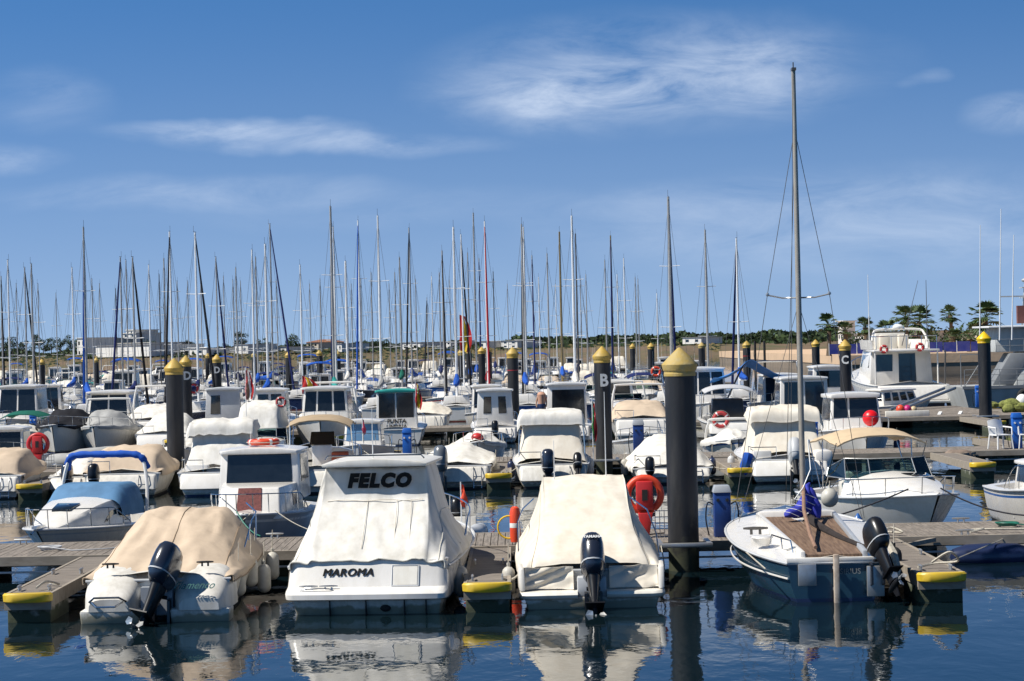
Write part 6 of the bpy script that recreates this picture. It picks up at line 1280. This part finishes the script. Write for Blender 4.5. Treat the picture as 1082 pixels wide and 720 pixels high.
def ship():
    d = 124; x0 = X(1018,420,d); t = thing('patrol_ship', 'grey naval patrol ship moored at the right photo edge', 'ship', (x0, d, 0), 0, None)
    h = MB(); rows = []
    for z_, o in ((-.3,.5),(.2,.35),(1.35,0)):
        rows.append([(o,o,z_),(4,-.0+o*.5,z_),(22,0+o*.5,z_),(28,1.4,z_),(31,3.4,z_),(28,5.6,z_),(22,7,z_),(4,7,z_),(o,6.6,z_)])
    h.grid(rows, close=True); h.poly(rows[-1]); h.poly(rows[0][::-1]); h.build('hull', NG, t, sharp=30)
    MB().box(-.05,26,-.06,0,1.25,1.42).build('rubbing_strake', NGD, t)
    MB().hexa([(3.1,1.0,1.35),(20,1.0,1.35),(20,6,1.35),(3.1,6,1.35)], [(4.2,1.4,4.0),(19,1.4,4.0),(19,5.6,4.0),(4.2,5.6,4.0)]).build('superstructure', NG, t, bevel=.08)
    MB().hexa([(2.2,1.6,4.0),(12,1.6,4.0),(12,5.4,4.0),(2.2,5.4,4.0)], [(2.5,1.8,5.9),(11,1.8,5.9),(11,5.2,5.9),(2.5,5.2,5.9)]).build('bridge_house', NG, t, bevel=.06)
    for k in range(4): MB().box(4.0+1.6*k, 5.1+1.6*k, 1.55, 1.75, 4.8, 5.4).build('window', DGLASS, t)
    MB().box(1.8,12.5,1.2,5.8,5.9,6.05).build('bridge_deck', WHITEP, t, bevel=.03)
    MB().poly([(4.3,.85,3.6),(9,.85,3.9),(9,.75,2.3),(5.3,.75,2.2)]).build('white_awning', WCANV, t, thick=.02)
    MB().hexa([(1.9,1.1,1.45),(3.2,1.1,1.45),(3.2,3,1.45),(1.9,3,1.45)],[(3.0,1.2,3.9),(4.2,1.2,3.9),(4.2,3,3.9),(3.0,3,3.9)]).build('raked_bulkhead', NGD, t, bevel=.05)
    r = MB()
    for k in range(24): r.tube([(.1+k*1.0,.05,1.35),(.1+k*1.0,.05,2.35)], .022, 5)
    for z_ in (1.7,2.05,2.35): r.tube([(.1,.05,z_),(24,.05,z_)], .018, 5)
    r.build('deck_rail', NGD, t)
    r = MB()
    for k in range(12): r.tube([(2.2+k*.8,1.25,4.0),(2.2+k*.8,1.25,5.0)], .02, 5)
    for z_ in (4.5,5.0): r.tube([(2.2,1.25,z_),(11.5,1.25,z_)], .018, 5)
    r.build('upper_rail', NGD, t)
    m = MB(); mx = 3.5
    for a, b in ((-.3,-.3),(.3,-.3),(.3,.3),(-.3,.3)): m.tube([(mx+1+a,3+b,5.9),(mx+1+a*.4,3+b*.4,9.4)], .05, 5)
    for z_ in (6.6,7.4,8.2,9.0): m.box(mx+.6,mx+1.4,2.6,3.4,z_,z_+.06)
    m.box(mx-.6,mx+2.2,2.9,3.1,8.3,8.4); m.ell((mx+1,3,9.6),(.35,.35,.2),10,6); m.build('lattice_mast', NG, t)
    MB().ell((mx+1.1,2.6,6.9),(.5,.4,.45),12,8).build('radar_dome', WHITEP, t)
    MB().box(mx+.2,mx+1.6,2.2,2.5,6.2,7.6).build('signal_panel', mat('rust_panel',(.16,.06,.05),.7), t)
    for xx, hh in ((1.0,9.2),(2.2,7.5),(2.9,6.0)): MB().tube([(xx,.3,1.4 if xx<2 else 4),(xx+.25,.3,(1.4 if xx<2 else 4)+hh)], [.045,.02], 6).build('antenna', WHITEP, t)
    for k in range(3): MB().torus((3.5+3.2*k,-.12,.75),.36,.14,Matrix.Rotation(R(90),4,'X'),seg=16,rs=8).build('tyre_fender', RUBBER, t)
    fr_ = MB(); fr_.tube([(.3,2,1.35),(.3,2,3.2),(2.0,2,3.2)], .03, 5); fr_.tube([(.5,2,1.35),(1.6,2,3.0)], .03, 5); fr_.build('davit', NGD, t)
ship()
for o in bpy.data.objects:
    if o.parent and o.parent.name.startswith('patrol_ship') and o.name.split('.')[0] in ('superstructure','bridge_house','window','bridge_deck','raked_bulkhead','white_awning','upper_rail','lattice_mast','radar_dome','signal_panel'):
        o.scale.z = .74; o.location.z = 1.35*(1-.74)
def platform():
    a = X(925,437,104); t = thing('pontoon_platform', 'wide wooden platform at right carrying the coloured ball fenders', 'platform', (a, 106.6, 0), 0, None)
    x1 = X(1075,437,104) - a
    d = MB(); n = 44
    for i in range(n): u0, u1 = i/n, (i+1)/n-.004; d.hexa([(x1*u0,0,.46),(x1*u1,0,.46),(x1*u1,8+4*u1,.46),(x1*u0,8+4*u0,.46)], [(x1*u0,0,.51),(x1*u1,0,.51),(x1*u1,8+4*u1,.51),(x1*u0,8+4*u0,.51)])
    d.build('deck', PLANKY, t); MB().box(.2,x1-.2,.2,7,-.3,.46).build('float', DARKM, t)
    for xx in (3.0, 4.0): MB().hexa([(xx,-1.15,.0),(xx+.16,-1.15,.0),(xx+.7,0,.5),(xx+.54,0,.5)],[(xx,-1.15,.14),(xx+.16,-1.15,.14),(xx+.7,.0,.64),(xx+.54,.0,.64)]).build('white_skid', WHITEP, t)
    gw = MB(); gw.tube([(2.0,5,.6),(6,11,1.5)], .08, 6); gw.tube([(2.6,5,.6),(6.6,11,1.5)], .08, 6); gw.build('gangway', ALU, t)
platform()
for px, m, lb, r_ in ((950, mat('ball_orange',(.72,.08,.03),.4), 'orange ball fender, leftmost of the three on the right platform', .21), (957.5, PALEM, 'magenta ball fender in the middle of the three on the right platform', .20), (964, mat('ball_beige',(.55,.42,.25),.5), 'beige ball fender, rightmost of the three on the right platform', .17)):
    tag(MB().ell((0,0,0),(r_,r_,r_*1.1),14,10).build('ball_fender', m, None, loc=(X(px,430,105.5), 105.2, DZ + r_ + .12)), lb, 'fender', 'ball fenders on the right platform')
tag(MB().box(-1.05,1.05,-.12,.12,0,.28).build('plank_box', WHITE2, None, loc=(X(961,435,104), 104.6, DZ), bevel=.02), 'long white box lying in front of the ball fenders', 'box')
mboat('small white cabin boat with row of dark windows in front of the motor yacht', X(938,425,120), 118, R(-62), 5.0, 1.9, group=None, fb=.6, cab=({'t': (.25,.75), 'z1': 1.5, 'z0': .5, 'w': 1.5, 'windows': tuple((f, .04+.24*k, .22+.24*k, .4, .85) for k in range(4) for f in ('left','right')) + (('back',.1,.9,.4,.85),)},), rl=False)
pedestal(X(1034,425,116), 116.0, .5, 1.15, 'bright blue container beside the patrol ship and the right pile', PEDB2, .32)
MBn = thing('net_pile', 'heap of yellow green net at the foot of the right pile', 'net', (X(1062,435,108), 108.2, .5)); rr_ = random.Random(5)
nb = MB()
for k in range(9): nb.ell((rr_.uniform(-.9,.9), rr_.uniform(-.4,.4), rr_.uniform(.05,.4)), (rr_.uniform(.3,.5),.3,rr_.uniform(.15,.3)), 8, 5)
nb.build('net', mat('net_green',(.22,.24,.06),.95,.4,6,.03,10), MBn); MB().ell((.9,0,.5),(.32,.32,.36),10,8).build('float', WHITEP, MBn)
# people on deck, tiny far figures
def person(x, y, z, label, top, legs, s=1.0, rz=0):
    t = thing('person', label, 'person', (x, y, z), rz)
    me = bpy.data.meshes.new('body'); V = [(0,0,.95),(0,0,1.2),(0,0,1.42),(0,0,1.52),(0,0,1.66),(.2,0,1.40),(.26,.05,1.12),(.22,-.15,.9),(-.2,0,1.40),(-.27,.0,1.12),(-.25,-.1,.88),(.1,0,.9),(.12,-.03,.5),(.12,0,.05),(-.1,0,.9),(-.12,.02,.5),(-.12,0,.05),(.12,-.12,.03),(-.12,-.12,.03)]
    E = [(0,1),(1,2),(2,3),(3,4),(2,5),(5,6),(6,7),(2,8),(8,9),(9,10),(0,11),(11,12),(12,13),(0,14),(14,15),(15,16),(13,17),(16,18)]
    rad = [.15,.15,.14,.055,.10,.06,.045,.035,.06,.045,.035,.095,.065,.045,.095,.065,.045,.035,.035]
    me.from_pydata([tuple(c*s for c in v) for v in V], E, []); o = bpy.data.objects.new('body', me); COL.objects.link(o); o.parent = t
    sk = o.modifiers.new('skin', 'SKIN')
    for i, v in enumerate(me.skin_vertices[0].data): v.radius = (rad[i]*s, rad[i]*s*.8); v.use_root = i == 0
    o.modifiers.new('sub', 'SUBSURF').levels = 1; o.modifiers['sub'].render_levels = 1
    me.materials.append(SKIN)
    MB().lathe([(.0,.93),(.17,.93),(.18,1.15),(.20,1.38),(.12,1.48),(.06,1.50)], 10).build('shirt', top, t); MB().lathe([(.11,.52),(.13,.6),(.19,.9),(.17,.96)], 10).build('shorts', legs, t)
    MB().ell((0,.02,1.70),(.105,.115,.09),10,6).build('hair', DARKM, t)
person(X(119,405,125), 125.5, .55, 'standing person in an orange top near the left warehouse', ORANGE, NAVY)
person(X(572,415,97.5), 97.4, .75, 'person in a skin toned shirt standing left of the black open wheelhouse', mat('pink_shirt',(.55,.3,.2),.8), NAVY, .9)

FL = [(-17.5,68.6,'left side of the grey hulled boat at the left edge'),(-13.2,69.0,'right side of the wide tan covered boat'),(-10.45,68.4,'left side of the white camper canopy boat'),(-7.8,69.6,'right side of the white camper canopy boat'),(-7.3,68.8,'left side of the console boat with bimini'),(-4.75,69.2,'right side of the console boat with bimini'),
      (-.6,68.6,'right side of the boat with the large grey outboard'),(-.12,69.3,'left side of the hanging canvas boat'),(2.42,70.0,'right side of the hanging canvas boat'),(3.48,69.0,'left side of the boat behind the nearest pile'),(6.22,68.6,'right side of the boat behind the nearest pile'),(6.9,69.4,'left side of the beige canopy boat'),(9.78,68.2,'right side of the beige canopy boat'),
      (-6.55,77.9,'left side of the pale green windscreen boat'),(-2.35,78.2,'left bow of the boat with the small red fender'),(11.0,78.4,'left side of the red ball pilothouse boat'),(13.7,78.0,'right side of the red ball pilothouse boat')]
for i, (x, y, lb) in enumerate(FL):
    fender(x, y, .42, ('white','navy','grey')[i%3] + ' fender, ' + lb, .12, .55, (FENDW, NAVY, LGREY)[i%3])
for i, (a, b, lb) in enumerate((((-9.9,67.4,.8),(-7.9,66.6,.5),'line from the white camper canopy boat to its right finger'), ((.2,67.2,.75),(-.4,66.5,.5),'short line from the hanging canvas boat to its left finger'), ((7.1,67.1,.8),(6.85,66.4,.5),'short line from the beige canopy boat to its left finger'), ((5.9,67.2,.6),(6.8,66.6,.5),'line from the boat behind the nearest pile to its right finger'), ((12.1,76.3,1.2),(10.9,75.4,.55),'line from the red ball boat bow to the second pontoon'), ((-5.5,76.4,1.0),(-4.6,75.4,.55),'line from the pale green windscreen boat bow to the second pontoon'))):
    rope([a, b], lb, .016, sag=.12)

for x, lb, kw in ((-11.7, 'small white covered boat behind the wide tan covered boat', dict(cov=(WCANV,'low'))), (-9.0, 'white boat with pale windscreen behind the white camper canopy boat', dict(cuddy=True, screen=True, cov=(GCANV,'aft'))), (-18.2, 'white cabin boat at far left behind the red lifebuoy stand', dict(cab=({'t': (.42,.7), 'z1': 1.8, 'z0': .5, 'windows': (('front',.06,.94,.4,.9),)+W4('left','right')},))), (4.6, 'low open white boat with outboard between pile B and the nearest pile', dict(cockpit=(.05,.75), eng=((0,BLACKP,R(20),.9),)))):
    mboat(lb, x, fr(5), PI, 5.0, 2.0, **kw)
# ------------------------------------------------------------------ sailing boats: the mast forest
# (px of the masthead, py of the masthead, spar, sail cover, furled headsail, slant of the headsail in px, preferred row, mast thickness)
g_, w_, b_, k_ = SPARG, ALUW, SPARB, SPARD
MASTS = [(1,292,g_,NCANV,KCANV,10,0,1),(8,275,w_,None,None,0,0,1),(26,283,g_,BCANV,KCANV,3,0,1),(33,279,g_,None,None,0,0,1),(59,310,g_,None,None,0,0,.8),(76,283,w_,BCANV,None,0,0,1),(88,240,g_,BCANV,BCANV,-14,3,1.2),(97,295,g_,None,None,0,0,.8),
 (122,305,k_,NCANV,None,0,0,.9),(127,272,g_,None,NCANV,-4,0,1),(133,275,g_,None,None,0,0,.8),(140,272,g_,NCANV,KCANV,5,0,1),(157,280,w_,None,None,0,0,1),(168,290,k_,None,None,0,0,.8),(173,273,g_,WCANV,KCANV,-8,0,1),(179,245,w_,BCANV,KCANV,0,4,1.2),(187,297,g_,None,None,0,0,.8),(198,297,g_,None,None,0,0,.8),
 (206,246,w_,NCANV,KCANV,11,4,1.2),(228,272,g_,BCANV,NCANV,5,0,1),(246,296,g_,None,None,0,0,.8),(249,283,g_,NCANV,None,0,0,1),(254,297,g_,None,None,0,0,.8),(266,264,w_,None,None,0,0,1.1),(270,272,g_,BCANV,None,0,0,1),(280,258,w_,BCANV,None,0,3,1.2),(285,237,g_,BCANV,NCANV,26,3,1.2),(317,280,w_,None,None,0,0,1),(338,295,g_,WCANV,None,0,0,.9),
 (349,218,g_,TCANV,NCANV,-7,3,1.5),(352,240,w_,None,None,0,0,1),(365,276,w_,WCANV,None,0,0,1.8),(371,300,g_,None,None,0,0,.8),(378,233,w_,BCANV,BCANV,-1,3,1.2),(381,295,g_,None,None,0,0,.8),(392,288,g_,None,None,0,0,.9),(399,228,w_,GCANV,None,0,3,1.1),(417,288,g_,None,None,0,0,1),(422,272,g_,ECANV,None,0,0,1.1),(432,241,g_,BCANV,KCANV,-4,4,1.2),
 (439,295,g_,None,None,0,0,.8),(451,315,g_,None,KCANV,-3,0,.8),(456,292,w_,None,None,0,0,.9),(464,288,g_,NCANV,None,0,0,.9),(467,265,g_,None,KCANV,3,0,1),(479,240,w_,BCANV,None,0,3,1.4),(487,248,w_,None,KCANV,6,0,1),(494,267,g_,BCANV,None,0,0,.9),(500,225,g_,BCANV,None,0,3,1.5),(506,273,g_,None,NCANV,0,0,.8),(512,234,w_,RCANV,RCANV,2,4,1),(521,287,k_,NCANV,None,0,0,.9),
 (551,237,g_,BCANV,KCANV,-2,3,1.1),(553,240,w_,None,None,0,4,1.2),(562,270,g_,BCANV,NCANV,0,0,1),(569,293,w_,None,None,0,0,.9),(578,268,g_,None,None,0,0,.8),(591,245,b_,BCANV,None,0,3,1.5),(604,228,w_,WCANV,None,0,3,1.4),(608,247,k_,NCANV,None,0,0,1.1),(613,295,g_,None,None,0,0,.8),(619,290,g_,None,None,0,0,.8),(639,275,g_,None,None,0,0,.8),
 (645,249,b_,BCANV,NCANV,-3,4,1.3),(652,290,w_,None,None,0,0,.8),(659,273,w_,None,None,0,0,1),(671,293,g_,None,None,0,0,.9),(674,295,g_,None,None,0,0,.8),(694,310,w_,None,None,0,0,.8),(706,208,g_,WCANV,NCANV,9,3,1.9),(745,243,g_,CREAM,None,0,3,1.4),(778,252,w_,BCANV,NCANV,-3,3,1.1),
 (105,300,g_,None,None,0,0,.7),(212,300,g_,None,None,0,0,.7),(236,292,g_,None,None,0,0,.7),(292,296,g_,None,None,0,0,.7),(327,300,g_,None,None,0,0,.7),(411,300,g_,None,None,0,0,.7),(475,296,g_,None,None,0,0,.7),(536,300,g_,None,None,0,0,.7),(587,300,w_,None,None,0,0,.7),(40,300,g_,None,None,0,0,.7),(17,300,g_,None,None,0,0,.7)]
OCC = {}
def free(k, side, x, B): return all(abs(x - q) > (B + b2) / 2 + .12 for q, b2 in OCC.get((k, side), []))
ALLS = []
def choose(px, py, pref):
    best = None
    for k in range(3, 9):
        for side in (0, 1):
            d = P[k] - 4.3 if side == 0 else P[k] + PW + 4.0
            for dd in (0,):
                x = X(px, py, d); H_ = Z(px, py, d)
                if not (ext[k][0] + .5 < x < ext[k][1] - .2 + (12 if px > 700 else 0)): continue
                if not free(k, side, x, 2.5): continue
                c = abs(H_ - 11.0) + (1.5 if k > 6 else 0) + (abs(k - pref) * 2 if pref else 0)
                if best is None or c < best[0]: best = (c, k, side, d, x, H_)
    return best
def sailboat(label, x, d, rz, L, B, Hm, hm, mm, cov, furl, slant, thick, near):
    t = thing('sailing_boat', label, 'sailing boat', (x, d, 0), rz, 'sailing boats in the mast forest')
    # mast foot at the local origin; the hull is centred a little aft of it
    h = Hull(L, B, .85, .3, .72, 2.4, rake=.8); sub = bpy.data.objects.new('tmp', None)
    hull_parts(t, h, hm, stripe=hm if hm is not WHITE else random.choice((WHITE, NAVY, BLUEP, REDP)), bottom=random.choice((ANTIF, ANTIR, ANTIB)), cockpit=(.08,.34), floor=.5, n=10, deckm=WHITE)
    cabin(t, h.y(.34), h.y(.70), B*.66, B*.42, .9, 1.42, WHITE, fy=.5, roof=False, windows=(('left',.1,.42,.35,.75),('left',.5,.85,.35,.75),('right',.1,.42,.35,.75),('right',.5,.85,.35,.75)), name='cabin_trunk')
    my = h.y(.58); r = .046 * thick + .018
    MB().tube([(0,my,.9),(0,my,Hm*.6),(0,my,Hm)], [r, r, r*.72], 7).build('mast', mm, t)
    for zz_ in ((Hm*.52,) if Hm < 10.5 else (Hm*.40, Hm*.68)): MB().tube([(-.62,my-.08,zz_+.03),(0,my,zz_),(.62,my-.08,zz_+.03)], .02, 5).build('spreader', ALUW, t)
    rg = MB(); rg.tube([(0,my,Hm),(0,h.y(.01),1.0)], .010, 3)
    for s_ in (-1,1): rg.tube([(0,my,Hm*.97),(s_*.62,my-.08,Hm*.53),(s_*B*.46,my-.2,.95)], .010, 3)
    rg.build('rigging', SPARD, t)
    tp = MB(); tp.tube([(0,my-.3,Hm+.04),(0,my+.2,Hm+.04)], .016, 4); tp.tube([(0,my-.25,Hm),(0,my-.25,Hm+.4)], .010, 3); tp.build('wind_vane', SPARD, t)
    fs = (0, h.y(.985), 1.2)
    if furl: MB().tube([fs, tuple(a*.5+b*.5 for a, b in zip(fs, (0,my+.08,Hm*.98))), (0,my+.08,Hm*.97)], [.085,.075,.035], 6).build('furled_headsail', furl, t)
    else: MB().tube([fs, (0,my,Hm*.98)], .010, 3).build('forestay', SPARD, t)
    bz = 1.95; MB().tube([(0,my,bz),(0,my-L*.36,bz+.06)], .05, 6).build('boom', mm, t)
    if cov: MB().tube([(0,my+.02,bz+.75),(0,my-.2,bz+.42),(0,my-L*.12,bz+.26),(0,my-L*.25,bz+.2),(0,my-L*.37,bz+.14)], [.08,.18,.19,.15,.08], 8).build('sail_cover', cov, t)
    rail(t, h, .72, 1.0, .5, 2, .016, 'pulpit')
    return t, my
LAND = [(0,'left photo edge'),(185,'left front pile'),(230,'D pile'),(349,'tallest left mast'),(543,'central black pile'),(637,'B pile'),(716,'nearest pile')]
cnt = {}
MASTS.sort()
SN = {id(SPARG):'grey', id(ALUW):'white', id(SPARB):'bronze', id(SPARD):'dark'}
CN = {id(NCANV):'navy', id(BCANV):'blue', id(KCANV):'black', id(WCANV):'white', id(TCANV):'turquoise', id(ECANV):'green', id(RCANV):'red', id(GCANV):'grey', id(CREAM):'cream'}
NUMS = ordn
for (px, py, mm, cov, furl, slant, pref, th) in MASTS:
    b = choose(px, py, pref)
    if b is None: print('no slot', px, py); continue
    c, k, side, d, x, Hm = b
    ld = [q for q in LAND if q[0] < px] or [LAND[0]]; base, nm = ld[-1]; cnt[nm] = cnt.get(nm, 0) + 1
    if px == 349: lb = 'sailing boat with the tallest mast of the left half, navy furled sail'
    else: lb = 'boat with %s mast%s, %s mast right of the %s' % (SN[id(mm)], (' and %s sail cover' % CN[id(cov)]) if cov else '', NUMS(cnt[nm]), nm)
    L = min(9.5, max(6.6, Hm * .66)); B = 2.5
    OCC.setdefault((k, side), []).append((x, B))
    base_rz = 0 if side == 0 else PI
    # a headsail that slants sideways in the photo: the boat lies at an angle
    yaw = 0
    if slant:
        J = L * .40; s_m = slant / F * d - 0; yaw = -math.asin(max(-.6, min(.6, s_m / J)))
        if side == 1: yaw = -yaw
    hm = random.choice((WHITE, WHITE, WHITE, WHITE2, NAVY, BLUEP, WHITE))
    t, my = sailboat(lb, x, d, base_rz + yaw, L, B, Hm, hm, mm, cov, furl, slant, th, k < 4)
    off = Matrix.Rotation(base_rz + yaw, 4, 'Z') @ Vector((0, my, 0)); t.location = (x - off.x, d - off.y, 0)
    ALLS.append(t)
# special coverings seen among the masts
t = thing('tarpaulin', 'bright blue tarpaulin stretched over a boom in front of the small pile', 'tarpaulin', (X(785,390,112), 109.0, 0))
MB().grid(drape([(-1.2,[(0,3.4),(.7,2.9),(1.5,2.55),(1.9,2.5)]),(0,[(0,3.3),(.7,2.8),(1.5,2.5),(1.9,2.4)]),(1.2,[(0,3.0),(.7,2.6),(1.5,2.3),(1.9,2.2)])],12,17,.04,3)).build('sheet', mat('tarp_blue',(.03,.20,.60),.6,.1,3), t, thick=.01)
MB().tube([(-1.6,0,.5),(-.2,0,3.3)], .05, 6).build('pole', SPARD, t); MB().tube([(1.9,0,.5),(1.9,0,2.5)], .05, 6).build('pole', SPARD, t)
flag(X(487,356,170), 166.4, 2.0, 'red and yellow flag flying high left of the central grey mast', 5.0, (RFLAG, YFLAG, RFLAG), w_=1.0)
flag(X(318,405,104), 104.5, 1.6, 'red and yellow flag draped behind the split window pilothouse', 1.6, (RFLAG, YFLAG, RFLAG), w_=.9)
flag(X(258,405,104), 104.8, 1.2, 'red and white striped flag right of the pile marked D', 2.4, (RFLAG, WHITEP, RFLAG, WHITEP), w_=.5)
# ------------------------------------------------------------------ filler motorboats, individually copied
G5 = 'motorboats in the rear rows'
def protos():
    kw = dict(group=G5); o = []
    W3 = W4('left','right')
    defs = [('white boat under a white cover', dict(cov=(WCANV,'tent'), stripe=NAVY)), ('white boat under a blue cover', dict(cov=(BCANV,'low'), cuddy=True)),
            ('white pilothouse boat', dict(fb=.9, cockpit=(.05,.2), cab=({'t':(.22,.6),'z1':2.5,'windows':(('back',.12,.46,.3,.88),('back',.54,.88,.3,.88),('front',.06,.94,.4,.9))+W3},))),
            ('white cruiser with arch', dict(L=7, B=2.7, fb=1.0, stripe=BLUEP, cockpit=(.1,.42), cuddy=True, screen=True, ar=(WHITE,.35,2.5), cov=(WCANV,'aft'))),
            ('white open boat with navy bimini', dict(bim=(NCANV,.1,.5,2.3), cockpit=(.05,.5), cuddy=True, screen=True)),
            ('white boat under a grey cover', dict(cov=(GCANV,'tent'), stripe=REDP)), ('white cabin boat with beige canopy', dict(cuddy=True, screen=True, cov=(TAN,'aft'), ar=(STEEL,.3,2.2))),
            ('grey hulled boat with white cabin', dict(hull=LGREY, fb=.9, cab=({'t':(.35,.7),'z1':2.1,'windows':(('front',.06,.94,.4,.9),('back',.1,.9,.4,.9))+W3},))),
            ('white boat with dark navy cover', dict(cov=(NCANV,'low'), ar=(STEEL,.3,1.9))), ('white boat with cream high canopy', dict(cov=(CREAM,'high'), stripe=BLUEP)),
            ('blue hulled open boat', dict(hull=BLUEP, cockpit=(.05,.7), cab=({'t':(.40,.52),'z1':1.5,'z0':.4,'w':.8,'roof':False,'name':'console','windows':(('front',.1,.9,.6,.95),)},))),
            ('white fishing boat with open wheelhouse', dict(fb=.8, stripe=TEAL, cockpit=(.05,.7), cab=({'t':(.5,.68),'z1':2.3,'z0':.5,'w':1.3,'windows':(('front',.08,.92,.5,.92),('back',.15,.85,.05,.92))+W3},))),
            ('small white day boat with turquoise cover', dict(cov=(TCANV,'low'))), ('white flybridge boat', dict(L=7.4, B=2.8, fb=1.0, cockpit=(.05,.25), bim=(BCANV,.25,.5,3.7), cab=({'t':(.25,.68),'z1':2.6,'z0':.8,'fy':1.1,'windows':(('back',.1,.45,.1,.9),('back',.55,.9,.4,.9),('front',.06,.94,.3,.9))+W3},)))]
    for i, (nm, kk) in enumerate(defs):
        k2 = dict(kw); k2.update(kk); L = k2.pop('L', 6.2); B = k2.pop('B', 2.45)
        bt = mboat(nm, 0, -500 - i*10, 0, L, B, seed=30+i, eng=((0, random.choice((BLACKP, COWLN, COWLG)), 0, 1.0),), **k2); o.append((nm, bt, B, L))
        antenna(bt, .5, .2, 1.0, random.uniform(1.8, 3.2)); antenna(bt, -.6, -1.0, .9, random.uniform(1.2, 2.0))
    return o
PR = protos(); usedp = set(); rnd = random.Random(12)
ORDS = ['third','fourth','fifth','sixth','seventh','eighth','ninth','tenth']
SPEC = {}
for (k, side, x, B) in [(2,0,X(px,430,99),B) for px, B in ((421,2.5),(676,2.8),(598,2.2),(523,2.2),(774,2.6),(845,2.7),(347,2.9),(281,2.3),(166,2.7),(20,2.5),(68,2.6),(113,2.5))] + [(2,1,X(px,410,112),B) for px, B in ((741,3),(822,2.9),(872,2.4),(240,2.4),(168,2.8),(29,2.7),(122,2.7),(450,2.5))]:
    OCC.setdefault((k, side), []).append((x, B))
NF = 0
for k in (2, 3, 4, 5, 6, 7, 9):
    for side in (0, 1):
        nth = 0; x = ext[k][0] + 1.6
        lim = min(ext[k][1] - 1.5, X(745 if k > 2 else 735, 400, P[k]))
        while x < lim:
            dd = P[k] - 4 if side == 0 else P[k] + PW + 4
            if abs(x / dd * F) > 575: x += 2.9; continue
            if free(k, side, x, 2.3) and rnd.random() < (.93 if k < 5 else .85):
                nth += 1; nm, pr, B, L = rnd.choice(PR[:]) if k > 2 else rnd.choice([PR[0], PR[2], PR[3], PR[6], PR[5], PR[10], PR[11]])
                ang = (0 if rnd.random() < .6 else PI) + rnd.uniform(-.04, .04)
                y = (P[k] - .5 - L/2) if side == 0 else (P[k] + PW + .6 + L/2)
                lb = '%s, %s from left, %s side of the %s pontoon' % (nm, NUMS(nth), 'near' if side == 0 else 'far', ORDS[k-2])
                s_ = rnd.uniform(.88, 1.08)
                if pr.name not in usedp: usedp.add(pr.name); pr.location = (x, y, 0); pr.rotation_euler.z = ang; pr['label'] = lb; pr.scale = (s_,)*3
                else: dup(pr, (x, y, 0), ang, lb, G5, (s_,)*3)
                OCC.setdefault((k, side), []).append((x, B)); NF += 1
            x += rnd.uniform(.5, .9)
for nm, pr, B, L in PR:
    if pr.name not in usedp:
        def rm(o):
            for c in list(o.children): rm(c)
            bpy.data.objects.remove(o)
        rm(pr)
labs = {}
for o in bpy.data.objects:
    if o.parent is None and o.get('label'):
        labs.setdefault(o['label'], []).append(o.name)
        if len(o['label'].split()) > 16: print('LONG', o['label'])
for l, n in labs.items():
    if len(n) > 1: print('DUP', l, n)
print('nmb', sum(1 for o in bpy.data.objects if o.parent is None and o.name.startswith('motorboat')), 'fillers', NF, 'objects', len(bpy.data.objects))
